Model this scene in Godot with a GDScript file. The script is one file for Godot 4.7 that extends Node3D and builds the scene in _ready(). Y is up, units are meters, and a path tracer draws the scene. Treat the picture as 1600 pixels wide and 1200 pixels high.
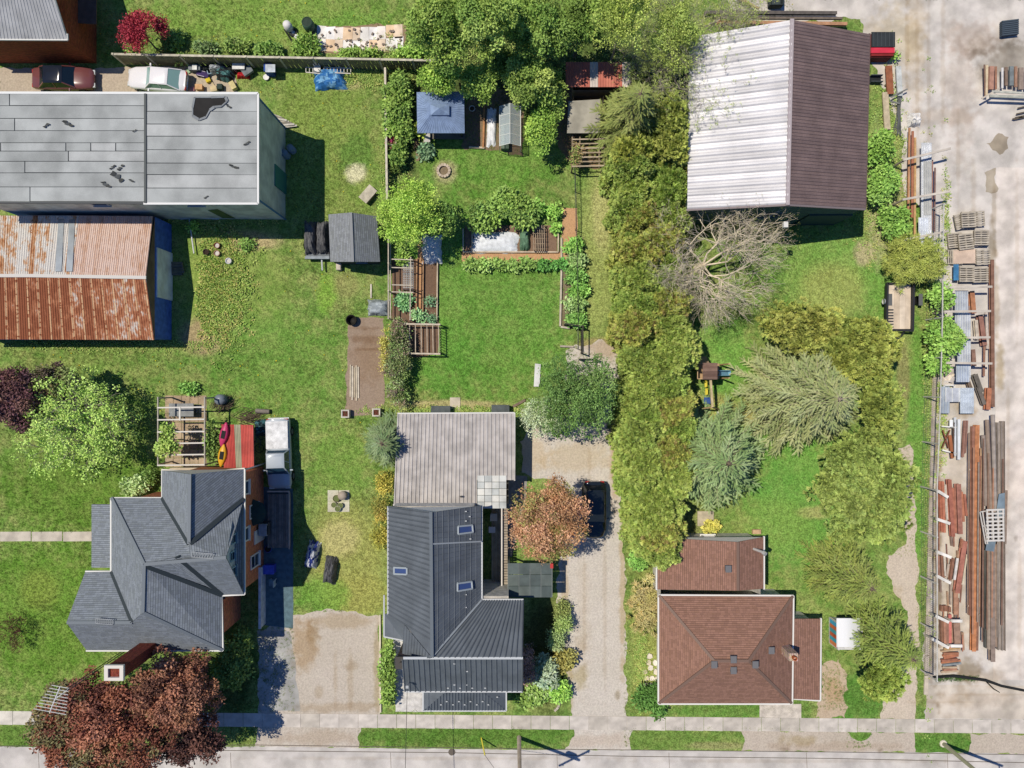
extends Node3D
# Plan units: 1 unit = 5 cm on the ground, origin in the north-west corner of the block; P() turns a surveyed spot at a known height into metres.
const H := 55.6
const U := 0.05
const GAIN := 1.28
const NTH := ["first", "second", "third", "fourth", "fifth", "sixth", "seventh", "eighth", "ninth", "tenth", "eleventh", "twelfth", "thirteenth", "fourteenth", "fifteenth", "sixteenth", "seventeenth", "eighteenth", "nineteenth", "twentieth", "twenty-first", "twenty-second", "twenty-third", "twenty-fourth", "twenty-fifth", "twenty-sixth"]
var stains: ImageTexture
var rng := RandomNumberGenerator.new()
var used := {}
var mats := {}
var tex := {}
var noise := FastNoiseLite.new()
var macro: Image

class B:
	var st := SurfaceTool.new()
	var o := Vector3.ZERO
	var c := Color.WHITE
	func _init(origin := Vector3.ZERO, smooth := false) -> void:
		o = origin
		st.begin(Mesh.PRIMITIVE_TRIANGLES)
		st.set_smooth_group(0 if smooth else -1)
	func v(p: Vector3, uv := Vector2.ZERO) -> void:
		st.set_color(c)
		st.set_uv(uv)
		st.add_vertex(p - o)
	func tri(a: Vector3, b: Vector3, d: Vector3) -> void:
		var ux := (b - a).normalized()
		var n := ux.cross(d - a).normalized()
		var uy := n.cross(ux)
		v(a)
		v(b, Vector2((b - a).dot(ux), 0))
		v(d, Vector2((d - a).dot(ux), (d - a).dot(uy)))
	func quad(a: Vector3, b: Vector3, d: Vector3, e: Vector3) -> void:
		var w := a.distance_to(b)
		var h := a.distance_to(e)
		var u0 := Vector2(0, 0)
		var u2 := Vector2(w, h)
		v(a, u0); v(b, Vector2(w, 0)); v(d, u2)
		v(a, u0); v(d, u2); v(e, Vector2(0, h))
	# a flat polygon; UV in metres along the first edge and across it
	func poly(pts: Array) -> void:
		var ux: Vector3 = (pts[1] - pts[0]).normalized()
		var n := Vector3.ZERO
		for i in pts.size():
			n += (pts[i] - pts[0]).cross(pts[(i + 1) % pts.size()] - pts[0])
		n = n.normalized()
		var uy := n.cross(ux)
		var flat := PackedVector2Array()
		for p in pts:
			flat.append(Vector2((p - pts[0]).dot(ux), (p - pts[0]).dot(uy)))
		var idx := Geometry2D.triangulate_polygon(flat)
		for i in idx:
			v(pts[i], flat[i])
	# a slab: polygon with a skirt of thickness t hanging down
	func slab(pts: Array, t: float) -> void:
		poly(pts)
		var low := []
		for p in pts:
			low.append(p - Vector3(0, t, 0))
		poly(low)
		for i in pts.size():
			var j := (i + 1) % pts.size()
			quad(pts[i], pts[j], low[j], low[i])
	func box(ctr: Vector3, s: Vector3, b := Basis.IDENTITY) -> void:
		var x := b.x * s.x * 0.5
		var y := b.y * s.y * 0.5
		var z := b.z * s.z * 0.5
		for k in [[x, y, z], [-x, z, y], [y, z, x], [-y, x, z], [z, x, y], [-z, y, x]]:
			quad(ctr + k[0] - k[1] - k[2], ctr + k[0] + k[1] - k[2], ctr + k[0] + k[1] + k[2], ctr + k[0] - k[1] + k[2])
	func bar(p: Vector3, q: Vector3, w: float, h: float) -> void:
		var d := q - p
		var z := d.normalized()
		var up := Vector3.UP if absf(z.y) < 0.95 else Vector3.RIGHT
		var x := up.cross(z).normalized()
		box((p + q) * 0.5, Vector3(w, h, d.length()), Basis(x, z.cross(x), z))
	func tube(pts: Array, rads: Array, n := 5, cap := true) -> void:
		var rings := []
		for i in pts.size():
			var d: Vector3 = (pts[mini(i + 1, pts.size() - 1)] - pts[maxi(i - 1, 0)]).normalized()
			var a := d.cross(Vector3(0.31, 0.2, 0.93)).normalized()
			var e := d.cross(a)
			var ring := []
			for k in n:
				var t := TAU * k / n
				ring.append(pts[i] + (a * cos(t) + e * sin(t)) * rads[i])
			rings.append(ring)
		for i in pts.size() - 1:
			for k in n:
				var l := (k + 1) % n
				quad(rings[i][k], rings[i][l], rings[i + 1][l], rings[i + 1][k])
		if cap:
			for k in n:
				tri(pts[0], rings[0][k], rings[0][(k + 1) % n])
				tri(pts[-1], rings[-1][k], rings[-1][(k + 1) % n])
	func cyl(p: Vector3, q: Vector3, r: float, n := 8) -> void:
		tube([p, q], [r, r], n)
	func lathe(base: Vector3, prof: Array, n := 12) -> void:
		for i in prof.size() - 1:
			for k in n:
				var t := TAU * k / n
				var s := TAU * (k + 1) / n
				var f := func(a: float, w: Vector2) -> Vector3: return base + Vector3(cos(a) * w.x, w.y, sin(a) * w.x)
				quad(f.call(t, prof[i]), f.call(s, prof[i]), f.call(s, prof[i + 1]), f.call(t, prof[i + 1]))
	# loft through rings of equal length, closed at the ends
	func loft(rings: Array, caps := true) -> void:
		for i in rings.size() - 1:
			var n: int = rings[i].size()
			for k in n:
				quad(rings[i][k], rings[i][(k + 1) % n], rings[i + 1][(k + 1) % n], rings[i + 1][k])
		if caps:
			for e in [0, rings.size() - 1]:
				var m := Vector3.ZERO
				for p in rings[e]:
					m += p
				m /= rings[e].size()
				for k in rings[e].size():
					tri(m, rings[e][k], rings[e][(k + 1) % rings[e].size()])
	func done() -> ArrayMesh:
		st.generate_normals()
		return st.commit()

func P(x: float, y: float, h := 0.0) -> Vector3:
	var k := (H - h) / H * U
	return Vector3((x - 800.0) * k, h, (y - 600.0) * k)

func PL(list: Array, h := 0.0) -> Array:
	var r := []
	for p in list:
		r.append(P(p[0], p[1], p[2] if p.size() > 2 else h))
	return r

func K(hex: String, g := GAIN) -> Color:   # base colour of a surface that shows as hex in full sun
	var q := Color(hex).srgb_to_linear()
	return Color(q.r / g, q.g / g, q.b / g)

func F(hex: String, g := 0.58) -> Color:   # leaf colour
	var q := K(hex, GAIN * g)
	var l := q.get_luminance()
	return q.lerp(Color(l, l, l), 0.08)

func jit(q: Color, a := 0.12) -> Color:
	var f := 1.0 + rng.randf_range(-a, a)
	return Color(q.r * f * (1.0 + rng.randf_range(-a, a) * 0.35), q.g * f, q.b * f * (1.0 + rng.randf_range(-a, a) * 0.35))

func numbered(called: String) -> String:
	var n: int = used.get(called, 0)
	used[called] = n + 1
	return called if n == 0 else "%s_%03d" % [called, n]

func tag(n: Node, label := "", category := "", group := "", kind := "") -> Node:
	if label: n.set_meta("label", label)
	if category: n.set_meta("category", category)
	if group: n.set_meta("group", group)
	if kind: n.set_meta("kind", kind)
	return n

func thing(called: String, label: String, category: String, at := Vector3.ZERO, group := "") -> Node3D:
	var n := Node3D.new()
	n.name = numbered(called)
	n.position = at
	add_child(n, true)
	tag(n, label, category, group, "thing")
	return n

func part(called: String, mesh: Mesh, m: Material, parent: Node, kind := "", label := "") -> MeshInstance3D:
	var n := MeshInstance3D.new()
	n.mesh = mesh
	n.material_override = m
	n.name = called
	parent.add_child(n, true)
	tag(n, label, "", "", kind)
	return n

func solo(called: String, b: B, m: Material, label: String, category: String, group := "", kind := "") -> MeshInstance3D:
	var n := MeshInstance3D.new()
	n.mesh = b.done()
	n.material_override = m
	n.name = numbered(called)
	n.position = b.o
	add_child(n, true)
	tag(n, label, category, group, kind if kind else "thing")
	return n

func dup(o: Node3D, at: Vector3, turn: float, label: String, scale_by := 1.0) -> Node3D:
	var n: Node3D = o.duplicate()
	n.name = numbered(String(o.name).rstrip("0123456789").rstrip("_"))
	add_child(n, true)
	n.position = at
	n.rotation.y = turn
	n.scale = Vector3.ONE * scale_by
	n.set_meta("label", label)
	return n

func scatter(called: String, mesh: Mesh, m: Material, xf: Array, cols: PackedColorArray, parent: Node, at := Vector3.ZERO) -> MultiMeshInstance3D:
	var mm := MultiMesh.new()
	mm.transform_format = MultiMesh.TRANSFORM_3D
	mm.use_colors = true
	mm.mesh = mesh
	mm.instance_count = xf.size()
	for i in xf.size():
		var t: Transform3D = xf[i]
		t.origin -= at
		mm.set_instance_transform(i, t)
		mm.set_instance_color(i, cols[i])
	var n := MultiMeshInstance3D.new()
	n.multimesh = mm
	n.material_override = m
	n.name = called
	parent.add_child(n, true)
	n.set_meta("kind", "stuff")
	return n

# ---- computed textures and materials ----
func fnl(seed_: int, freq: float, oct := 4, kind := FastNoiseLite.TYPE_SIMPLEX_SMOOTH) -> FastNoiseLite:
	var f := FastNoiseLite.new()
	f.seed = seed_
	f.frequency = freq
	f.noise_type = kind
	f.fractal_octaves = oct
	return f

func tile(n: FastNoiseLite, size: int) -> Image:
	var im := n.get_seamless_image(size, size, false, false, 0.2, true)
	im.convert(Image.FORMAT_L8)
	return im

func grainy(key: String, size: int, parts: Array, lo: float, hi: float, tint := Color.WHITE) -> void:
	var data := PackedByteArray()
	data.resize(size * size * 3)
	var src := []
	for p in parts:
		src.append(tile(p[0], size).get_data())
	for i in size * size:
		var a := 0.0
		for k in parts.size():
			a += src[k][i] * parts[k][1]
		var s := clampf(lo + (hi - lo) * a / 255.0, 0.0, 1.0)
		data[i * 3] = int(255.0 * lerpf(s, 1.0, tint.r * 0.0) * 1.0)
		data[i * 3 + 1] = int(255.0 * clampf(s * (1.0 + (a / 255.0 - 0.5) * (tint.g - 1.0)), 0, 1))
		data[i * 3 + 2] = int(255.0 * clampf(s * (1.0 + (a / 255.0 - 0.5) * (tint.b - 1.0)), 0, 1))
	tex[key] = ImageTexture.create_from_image(Image.create_from_data(size, size, false, Image.FORMAT_RGB8, data))

func textures() -> void:
	grainy("grain", 512, [[fnl(3, 0.012, 4), 0.55], [fnl(4, 0.12, 3), 0.45]], 0.66, 1.08)
	grainy("mottle", 512, [[fnl(5, 0.006, 6), 0.7], [fnl(6, 0.2, 2), 0.3]], 0.76, 1.08)
	grainy("gravel", 512, [[fnl(7, 0.03, 3), 0.25], [fnl(8, 0.34, 3), 0.75]], 0.6, 1.2)
	grainy("turf", 512, [[fnl(9, 0.03, 3), 0.35], [fnl(10, 0.085, 3), 0.65]], 0.5, 1.26)
	# shingles: 3 m by 3 m, courses of 15 cm with tabs 30 cm wide
	var im := Image.create(320, 320, false, Image.FORMAT_RGB8)
	var r := RandomNumberGenerator.new()
	r.seed = 77
	for row in 20:
		var x := r.randi_range(-20, 0)
		while x < 320:
			var w := r.randi_range(20, 40)
			var s := r.randf_range(0.84, 1.0)
			im.fill_rect(Rect2i(x, row * 16, w, 16).intersection(Rect2i(0, 0, 320, 320)), Color(s, s, s * r.randf_range(0.97, 1.0)))
			im.fill_rect(Rect2i(x, row * 16, 1, 16).intersection(Rect2i(0, 0, 320, 320)), Color(0.68, 0.68, 0.68))
			x += w
		im.fill_rect(Rect2i(0, row * 16, 320, 3), Color(0.62, 0.62, 0.62))
	var g: Image = tile(fnl(12, 0.3, 2), 320)
	for y in 320:
		for x in 320:
			var q := im.get_pixel(x, y)
			var f := 0.8 + 0.4 * g.get_pixel(x, y).r
			im.set_pixel(x, y, Color(q.r * f, q.g * f, q.b * f))
	tex.shingle = ImageTexture.create_from_image(im)
	# brickwork: 2 m by 2 m
	im = Image.create(256, 256, false, Image.FORMAT_RGB8)
	im.fill(Color(0.62, 0.6, 0.56))
	for row in 28:
		var y0 := row * 256 / 28
		for k in 11:
			var s := r.randf_range(0.72, 1.0)
			im.fill_rect(Rect2i(k * 26 - (13 if row % 2 else 0), y0, 24, 8).intersection(Rect2i(0, 0, 256, 256)), Color(s, s * r.randf_range(0.86, 1.0), s * r.randf_range(0.82, 1.0)))
	tex.brick = ImageTexture.create_from_image(im)

# hex: how the surface looks in full sun; how: grain, mottle, gravel, shingle, brick or plain
func M(hex: String, how := "grain", rough := 0.85, metal := 0.0, scale_ := 0.25) -> StandardMaterial3D:
	var key := "%s %s %s %s %s" % [hex, how, rough, metal, scale_]
	if mats.has(key):
		return mats[key]
	var m := StandardMaterial3D.new()
	m.roughness = rough
	m.metallic = metal
	m.metallic_specular = 0.35
	if how == "plain":
		m.albedo_color = K(hex).linear_to_srgb()
	else:
		m.albedo_texture = tex[how]
		m.albedo_color = K(hex, GAIN * (0.64 if how == "shingle" else 0.8)).linear_to_srgb()
		if how == "shingle":
			m.uv1_scale = Vector3(1 / 3.0, 1 / 3.0, 1)
		elif how == "brick":
			m.uv1_scale = Vector3(0.5, 0.5, 1)
		else:
			m.uv1_triplanar = true
			m.uv1_world_triplanar = true
			m.uv1_scale = Vector3.ONE * scale_
	mats[key] = m
	return m

# vertex-coloured material
func VC(how := "grain", rough := 0.85, metal := 0.0, back := 0.0) -> StandardMaterial3D:
	var key := "vc %s %s %s %s" % [how, rough, metal, back]
	if mats.has(key):
		return mats[key]
	var m := StandardMaterial3D.new()
	m.roughness = rough
	m.metallic = metal
	m.metallic_specular = 0.3
	m.vertex_color_use_as_albedo = true
	if how != "plain":
		m.albedo_texture = tex[how]
		m.uv1_triplanar = true
		m.uv1_world_triplanar = true
		m.uv1_scale = Vector3.ONE * 0.3
	if back > 0.0:
		m.backlight_enabled = true
		m.backlight = Color(back, back, back * 0.55)
	mats[key] = m
	return m

func glass(hex := "20303a", rough := 0.08) -> StandardMaterial3D:
	var m := M(hex, "plain", rough)
	m.metallic_specular = 0.6
	return m

func _ready() -> void:
	rng.seed = 20240511
	# --- camera, sky, sun, exposure ---
	var cam := Camera3D.new()
	cam.name = "camera"
	cam.fov = rad_to_deg(2.0 * atan(30.0 / H))
	cam.near = 0.5
	cam.far = 1500.0
	cam.position = Vector3(0, H, 0)
	cam.rotation = Vector3(-PI / 2, 0, 0)
	add_child(cam)
	cam.current = true
	var env := Environment.new()
	env.background_mode = Environment.BG_SKY
	var sm := ProceduralSkyMaterial.new()
	sm.sky_top_color = Color(0.30, 0.48, 0.78)
	sm.sky_horizon_color = Color(0.66, 0.76, 0.87)
	sm.ground_bottom_color = Color(0.28, 0.30, 0.24)
	sm.ground_horizon_color = Color(0.6, 0.66, 0.7)
	sm.sky_curve = 0.15
	var sky := Sky.new()
	sky.sky_material = sm
	env.sky = sky
	env.background_energy_multiplier = 0.6
	env.tonemap_mode = Environment.TONE_MAPPER_LINEAR
	env.tonemap_exposure = 0.97
	env.sdfgi_enabled = true
	env.ssao_enabled = true
	env.ssil_enabled = true
	var we := WorldEnvironment.new()
	we.name = "world_environment"
	we.environment = env
	add_child(we)
	var sun := DirectionalLight3D.new()
	sun.name = "sun"
	sun.light_energy = 1.4
	sun.light_color = Color(1.0, 0.965, 0.9)
	sun.light_angular_distance = 0.5
	sun.shadow_enabled = true
	add_child(sun)
	sun.look_at_from_position(Vector3.ZERO, Vector3(0.45, -1.0, 0.17), Vector3(0, 0, 1))
	textures()
	noise = fnl(31, 0.9, 3)
	ground()
	buildings()
	trees()
	garden()
	vehicles()
	yard()
	street()

# ---------------------------------------------------------------- the ground
func ground() -> void:
	var w := 880
	var h := 680
	var a := fnl(41, 0.02, 4).get_image(w, h, false, false, true).get_data()
	var b := fnl(42, 0.06, 3).get_image(w, h, false, false, true).get_data()
	var e := fnl(43, 0.18, 3).get_image(w, h, false, false, true).get_data()
	var lush := K("76944a")
	var deep := K("62823c")
	var dry := K("a6a86c")
	var data := PackedFloat32Array()
	data.resize(w * h * 3)
	for i in w * h:
		var t := clampf(a[i] / 255.0 * 1.6 - 0.3, 0, 1)
		var d := clampf((b[i] + e[i] * 0.6) / 255.0 * 0.95 - 0.5, 0, 0.7)
		data[i * 3] = lerpf(lerpf(deep.r, lush.r, t), dry.r, d)
		data[i * 3 + 1] = lerpf(lerpf(deep.g, lush.g, t), dry.g, d)
		data[i * 3 + 2] = lerpf(lerpf(deep.b, lush.b, t), dry.b, d)
	# worn, lush, dry and bare patches: x, y, radius x, radius y, colour, strength
	var z := func(x: float, y: float, rx: float, ry: float, hex: String, k: float, rag := 0.7) -> void:
		var q := K(hex)
		var cx := (x - 800.0) * 0.5 + w * 0.5
		var cy := (y - 600.0) * 0.5 + h * 0.5
		rx *= 0.5
		ry *= 0.5
		for py in range(maxi(0, int(cy - ry * 1.5)), mini(h, int(cy + ry * 1.5) + 1)):
			for px in range(maxi(0, int(cx - rx * 1.5)), mini(w, int(cx + rx * 1.5) + 1)):
				var i := py * w + px
				var r := sqrt(pow((px - cx) / rx, 2) + pow((py - cy) / ry, 2)) + ((b[i] + e[i]) / 510.0 - 0.5) * rag
				var f := clampf((1.25 - r) * 2.0, 0, 1) * k
				if f > 0.0:
					data[i * 3] = lerpf(data[i * 3], q.r, f)
					data[i * 3 + 1] = lerpf(data[i * 3 + 1], q.g, f)
					data[i * 3 + 2] = lerpf(data[i * 3 + 2], q.b, f)
	z.call(760, 470, 130, 170, "64973c", 0.55)
	z.call(760, 250, 120, 50, "64933a", 0.5)
	z.call(690, 560, 60, 50, "5a9338", 0.4)
	z.call(120, 760, 130, 70, "5c8228", 0.6)
	z.call(70, 960, 110, 120, "628c2c", 0.6)
	z.call(60, 920, 30, 30, "8f9a4c", 0.5)
	z.call(420, 560, 110, 90, "67963c", 0.4)
	z.call(390, 440, 70, 60, "84954a", 0.4)
	z.call(510, 240, 80, 120, "8a9a4e", 0.45)
	z.call(555, 240, 28, 30, "557f36", 0.6)
	z.call(555, 270, 17, 15, "d8cfb4", 0.85)
	z.call(500, 160, 60, 50, "83984a", 0.4)
	z.call(540, 130, 26, 10, "bfae88", 0.6)
	z.call(420, 30, 200, 40, "84a24a", 0.5)
	z.call(560, 45, 70, 30, "6d9a42", 0.5)
	z.call(930, 400, 26, 120, "a8ad6c", 0.65)
	z.call(940, 330, 16, 60, "bdb583", 0.6)
	z.call(1290, 420, 110, 60, "83ad56", 0.5)
	z.call(1300, 450, 50, 40, "aead6c", 0.55)
	z.call(1390, 430, 40, 90, "6ba347", 0.5)
	z.call(1130, 560, 50, 60, "74ab4c", 0.5)
	z.call(1110, 640, 40, 24, "b49f6c", 0.6)
	z.call(1225, 600, 20, 60, "a39a66", 0.4)
	z.call(1180, 640, 26, 30, "b09c6c", 0.6)
	z.call(1250, 780, 80, 100, "6ca64c", 0.6)
	z.call(1275, 800, 30, 10, "b8a97c", 0.6)
	z.call(1205, 820, 60, 40, "88a254", 0.5)
	z.call(1432, 700, 14, 200, "6c9e44", 0.6)
	z.call(1410, 590, 10, 60, "a08c6c", 0.5)
	z.call(540, 870, 60, 90, "a7a664", 0.75)
	z.call(530, 840, 30, 30, "beb183", 0.6)
	z.call(560, 930, 50, 34, "a3a25c", 0.7)
	z.call(505, 930, 36, 30, "6ba03c", 0.6)
	z.call(530, 720, 40, 60, "7b9d48", 0.5)
	z.call(510, 455, 16, 30, "8dbc3c", 0.4)
	z.call(540, 445, 20, 20, "a69a6c", 0.5)
	z.call(330, 440, 44, 90, "8fa050", 0.6)
	z.call(375, 375, 60, 16, "bda686", 0.8)
	z.call(315, 525, 36, 28, "ab9377", 0.85)
	z.call(1010, 1000, 24, 120, "a8a864", 0.6)
	z.call(1130, 1110, 80, 14, "5c8a3a", 0.6)
	z.call(730, 1150, 190, 18, "557c30", 0.7)
	z.call(30, 1150, 60, 20, "5d8134", 0.7)
	z.call(1040, 1153, 110, 18, "6b8a40", 0.6)
	z.call(1120, 1164, 50, 6, "a59c74", 0.6)
	z.call(1350, 1150, 40, 20, "598a36", 0.6)
	z.call(1470, 1160, 50, 20, "4c7c2e", 0.7)
	z.call(1335, 1090, 46, 40, "4e8232", 0.7)
	z.call(700, 632, 90, 8, "b9a482", 0.7)
	z.call(660, 240, 40, 30, "6d8a40", 0.4)
	z.call(695, 268, 18, 18, "b7a98a", 0.7)
	z.call(940, 540, 40, 14, "a58e6c", 0.7)
	z.call(1350, 395, 16, 20, "b8a78c", 0.8)
	z.call(1380, 300, 30, 110, "b7aa8c", 0.75)
	z.call(1380, 220, 30, 60, "7f9a52", 0.5)
	z.call(1090, 820, 30, 30, "8b8a5a", 0.6)
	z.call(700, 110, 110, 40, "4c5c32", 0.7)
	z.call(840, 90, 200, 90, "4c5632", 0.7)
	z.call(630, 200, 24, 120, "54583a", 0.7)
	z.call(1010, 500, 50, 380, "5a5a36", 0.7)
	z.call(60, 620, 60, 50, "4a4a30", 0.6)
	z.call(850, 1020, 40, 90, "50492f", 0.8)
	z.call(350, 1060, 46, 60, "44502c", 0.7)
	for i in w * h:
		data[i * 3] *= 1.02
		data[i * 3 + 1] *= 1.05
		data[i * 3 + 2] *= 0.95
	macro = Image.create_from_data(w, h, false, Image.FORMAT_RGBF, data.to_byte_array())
	var map := Image.create(w, h, false, Image.FORMAT_RGB8)
	var bytes := PackedByteArray()
	bytes.resize(w * h * 3)
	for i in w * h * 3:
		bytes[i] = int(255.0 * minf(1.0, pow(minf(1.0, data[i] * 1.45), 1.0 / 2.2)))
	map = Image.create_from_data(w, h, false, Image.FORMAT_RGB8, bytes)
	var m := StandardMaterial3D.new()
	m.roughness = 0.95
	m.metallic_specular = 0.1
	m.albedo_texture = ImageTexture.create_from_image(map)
	m.detail_enabled = true
	m.detail_albedo = tex.turf
	m.detail_blend_mode = BaseMaterial3D.BLEND_MODE_MUL
	m.detail_uv_layer = BaseMaterial3D.DETAIL_UV_2
	m.uv2_scale = Vector3(12, 9.3, 1)
	var st := SurfaceTool.new()
	st.begin(Mesh.PRIMITIVE_TRIANGLES)
	for q in [[0, 0], [1, 0], [1, 1], [0, 0], [1, 1], [0, 1]]:
		st.set_uv(Vector2(q[0], q[1]))
		st.set_uv2(Vector2(q[0], q[1]))
		st.add_vertex(Vector3((q[0] - 0.5) * 88.0, 0, (q[1] - 0.5) * 68.0))
	st.generate_normals()
	tag(part("ground", st.commit(), m, self), "mown lawns and rough grass of the gardens", "lawn", "", "structure")
	var far := B.new()
	far.quad(Vector3(-700, -0.03, -700), Vector3(700, -0.03, -700), Vector3(700, -0.03, 700), Vector3(-700, -0.03, 700))
	tag(part("surrounding_ground", far.done(), M("6f9440", "turf", 0.95, 0.0, 0.12), self), "grass land round the block out to the horizon", "land", "", "structure")
	stain_map(w, h)
	# --- paved and bare surfaces ---
	sheet("road", "d0cbc6", "mottle", [[-700, 1162], [240, 1168], [400, 1166], [560, 1169], [900, 1172], [1300, 1174], [2300, 1186], [2300, 1320], [-700, 1310]], 0.008, 0.03, "pale concrete street along the south edge")
	sheet("verge_paving", "cbbfb0", "gravel", [[1158, 1142], [1322, 1143], [1330, 1152], [1345, 1158], [1358, 1152], [1362, 1143], [1428, 1144], [1430, 1176], [1158, 1174], [1164, 1158]], 0.004, 0.12, "dusty grey verge between pavement and street, west stretch")
	sheet("verge_paving", "cbbfb0", "gravel", [[1516, 1146], [1660, 1148], [1660, 1180], [1512, 1178], [1518, 1160]], 0.004, 0.12, "dusty grey verge between pavement and street, east stretch")
	sheet("driveway", "cdc3b6", "gravel", [[452, 962], [520, 952], [592, 962], [594, 1112], [566, 1134], [560, 1170], [400, 1168], [404, 1134], [402, 985]], 0.006, 0.18, "pale gravel driveway east of the brick house")
	sheet("driveway_001", "d8d0c5", "gravel", [[884, 548], [935, 530], [968, 548], [968, 720], [974, 840], [976, 1000], [978, 1112], [990, 1140], [985, 1174], [882, 1172], [897, 1140], [892, 1112], [878, 1000], [872, 900], [882, 760], [815, 738], [812, 690], [830, 668], [884, 640]], 0.005, 0.2, "long gravel driveway beside the cedar hedge")
	sheet("paved_strip", "b0b0ae", "mottle", [[404, 984], [452, 986], [462, 1040], [468, 1111], [404, 1111]], 0.012, 0.08, "grey paved strip along the west side of the gravel driveway")
	sheet("path", "d8cab8", "gravel", [[1404, 700], [1424, 690], [1432, 830], [1434, 960], [1436, 1000], [1430, 1124], [1376, 1123], [1381, 1072], [1412, 1020], [1418, 960], [1388, 900], [1388, 868], [1416, 850], [1412, 760]], 0.006, 0.16, "sandy worn track beside the steel yard")
	sheet("path_001", "cdb9a0", "gravel", [[1284, 1040], [1310, 1030], [1322, 1060], [1320, 1122], [1274, 1122], [1276, 1100]], 0.006, 0.2, "bare sandy strip beside the brown bungalow")
	sheet("yard", "d6d0c9", "mottle", [[1130, -260], [2200, -260], [2200, 1130], [1446, 1126], [1444, 1074], [1450, 900], [1456, 700], [1462, 420], [1440, 330], [1412, 300], [1408, 200], [1362, 100], [1344, 30], [1140, 40]], 0.005, 0.2, "pale dusty concrete yard of the steel merchant")
	sheet("concrete_slab", "e2d9d0", "mottle", [[1556, 262], [2000, 262], [2000, 1067], [1552, 1062], [1556, 600]], 0.011, 0.02, "smooth concrete slab of the yard")
	sheet("concrete_slab_001", "d2c8bb", "mottle", [[1448, 1070], [1660, 1072], [1660, 1124], [1446, 1122]], 0.012, 0.03, "concrete apron at the yard gate")
	sheet("parking_strip", "c6b7a2", "gravel", [[-60, 108], [205, 106], [300, 102], [365, 106], [372, 148], [-60, 148]], 0.006, 0.12, "gravel parking strip behind the flat roofed barn")
	sheet("garden_soil", "a69280", "gravel", [[546, 498], [600, 497], [604, 560], [598, 648], [540, 650], [542, 560]], 0.006, 0.1, "bare dug soil bed with planks lying on it")
	sheet("garden_soil_001", "7f6654", "gravel", [[612, 405], [686, 405], [686, 555], [612, 560]], 0.005, 0.06, "dark soil of the fenced vegetable beds")
	sheet("garden_soil_002", "a18a6e", "gravel", [[480, 40], [634, 38], [636, 84], [490, 84]], 0.006, 0.14, "bare soil under the sheet mulched bed")
	sheet("garden_soil_003", "8f7a62", "gravel", [[722, 232], [728, 165], [745, 140], [815, 140], [818, 244], [748, 232]], 0.005, 0.14, "soil beds beside the gazebo")
	sheet("garden_soil_004", "97806a", "gravel", [[645, 215], [672, 225], [674, 246], [650, 252]], 0.006, 0.1, "small flower bed below the gazebo")
	sheet("garden_soil_005", "9c8264", "gravel", [[866, 130], [960, 130], [960, 262], [893, 262], [866, 215]], 0.005, 0.14, "bare soil round the sheds under the trees")
	sheet("garden_soil_006", "8d8068", "gravel", [[877, 370], [912, 370], [910, 512], [876, 512]], 0.006, 0.08, "soil of the long narrow bed")
	sheet("mulch_path", "d2a67c", "gravel", [[722, 393], [878, 393], [878, 325], [902, 325], [902, 372], [890, 372], [884, 410], [722, 409]], 0.008, 0.04, "orange wood chip path round the planting bed")
	sheet("mulch_path_001", "c79b72", "gravel", [[653, 375], [661, 375], [661, 494], [651, 494]], 0.012, 0.02, "wood chip path between the vegetable beds")
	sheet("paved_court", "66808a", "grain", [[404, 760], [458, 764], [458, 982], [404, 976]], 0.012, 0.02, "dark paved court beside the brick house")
	sheet("paved_court_001", "a8a59f", "grain", [[780, 740], [824, 744], [822, 780], [800, 870], [780, 870]], 0.012, 0.02, "grey concrete walk beside the black roofed house")
	sheet("paved_court_002", "e6e3df", "grain", [[614, 995], [665, 1020], [665, 1112], [618, 1112]], 0.012, 0.02, "white concrete terrace beside the black roofed house")
	sheet("puddle_stain", "a89c8a", "mottle", [[1541, 224], [1560, 208], [1576, 214], [1575, 232], [1562, 242], [1556, 236]], 0.012, 0.15, "dark stain on the dusty yard")
	sheet("puddle_stain_001", "b3a896", "mottle", [[1538, 270], [1556, 262], [1558, 300], [1540, 300]], 0.016, 0.15, "second damp stain on the dusty yard")
	# --- pavement slabs ---
	var walk := Node3D.new()
	walk.name = "pavement"
	add_child(walk)
	tag(walk, "concrete pavement of pale square slabs beside the street", "pavement", "", "structure")
	var x := -340.0
	while x < 1950:
		var x2 := x + 30.0
		var f := func(t: float) -> float: return 1111.0 + (t / 1600.0) * 14.0
		var b2 := B.new()
		b2.slab([P(x, f.call(x), 0.03), P(x2 - 0.6, f.call(x2), 0.03), P(x2 - 0.6, f.call(x2) + 21.5, 0.03), P(x, f.call(x) + 21.0, 0.03)], 0.04)
		part("slab", b2.done(), M(["cdc5bc", "c8c0b6", "d3cbc2", "c4bcb1"][rng.randi() % 4] if x > 60 else "d8d2c6", "mottle"), walk)
		x = x2
	var path := Node3D.new()
	path.name = "garden_path"
	add_child(path)
	tag(path, "path of large stone flags across the west lawn", "path", "", "structure")
	for q in [[-40, 0], [0, 49], [49.5, 98], [98.5, 150]]:
		var b3 := B.new()
		b3.slab([P(q[0], 831, 0.03), P(q[1] - 1, 830.5, 0.03), P(q[1] - 1, 845.5, 0.03), P(q[0], 846, 0.03)], 0.05)
		part("flagstone", b3.done(), M(["cfc6b6", "c6bdae"][rng.randi() % 2], "mottle"), path)
	var stepb := B.new()
	stepb.slab(PL([[1187, 1102, 0.06], [1252, 1100, 0.06], [1252, 1122, 0.06], [1187, 1121, 0.06]]), 0.08)
	tag(part("front_walk", stepb.done(), M("ddd3c6"), self), "concrete front walk of the brown bungalow", "path", "", "structure")
	grass()

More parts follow.
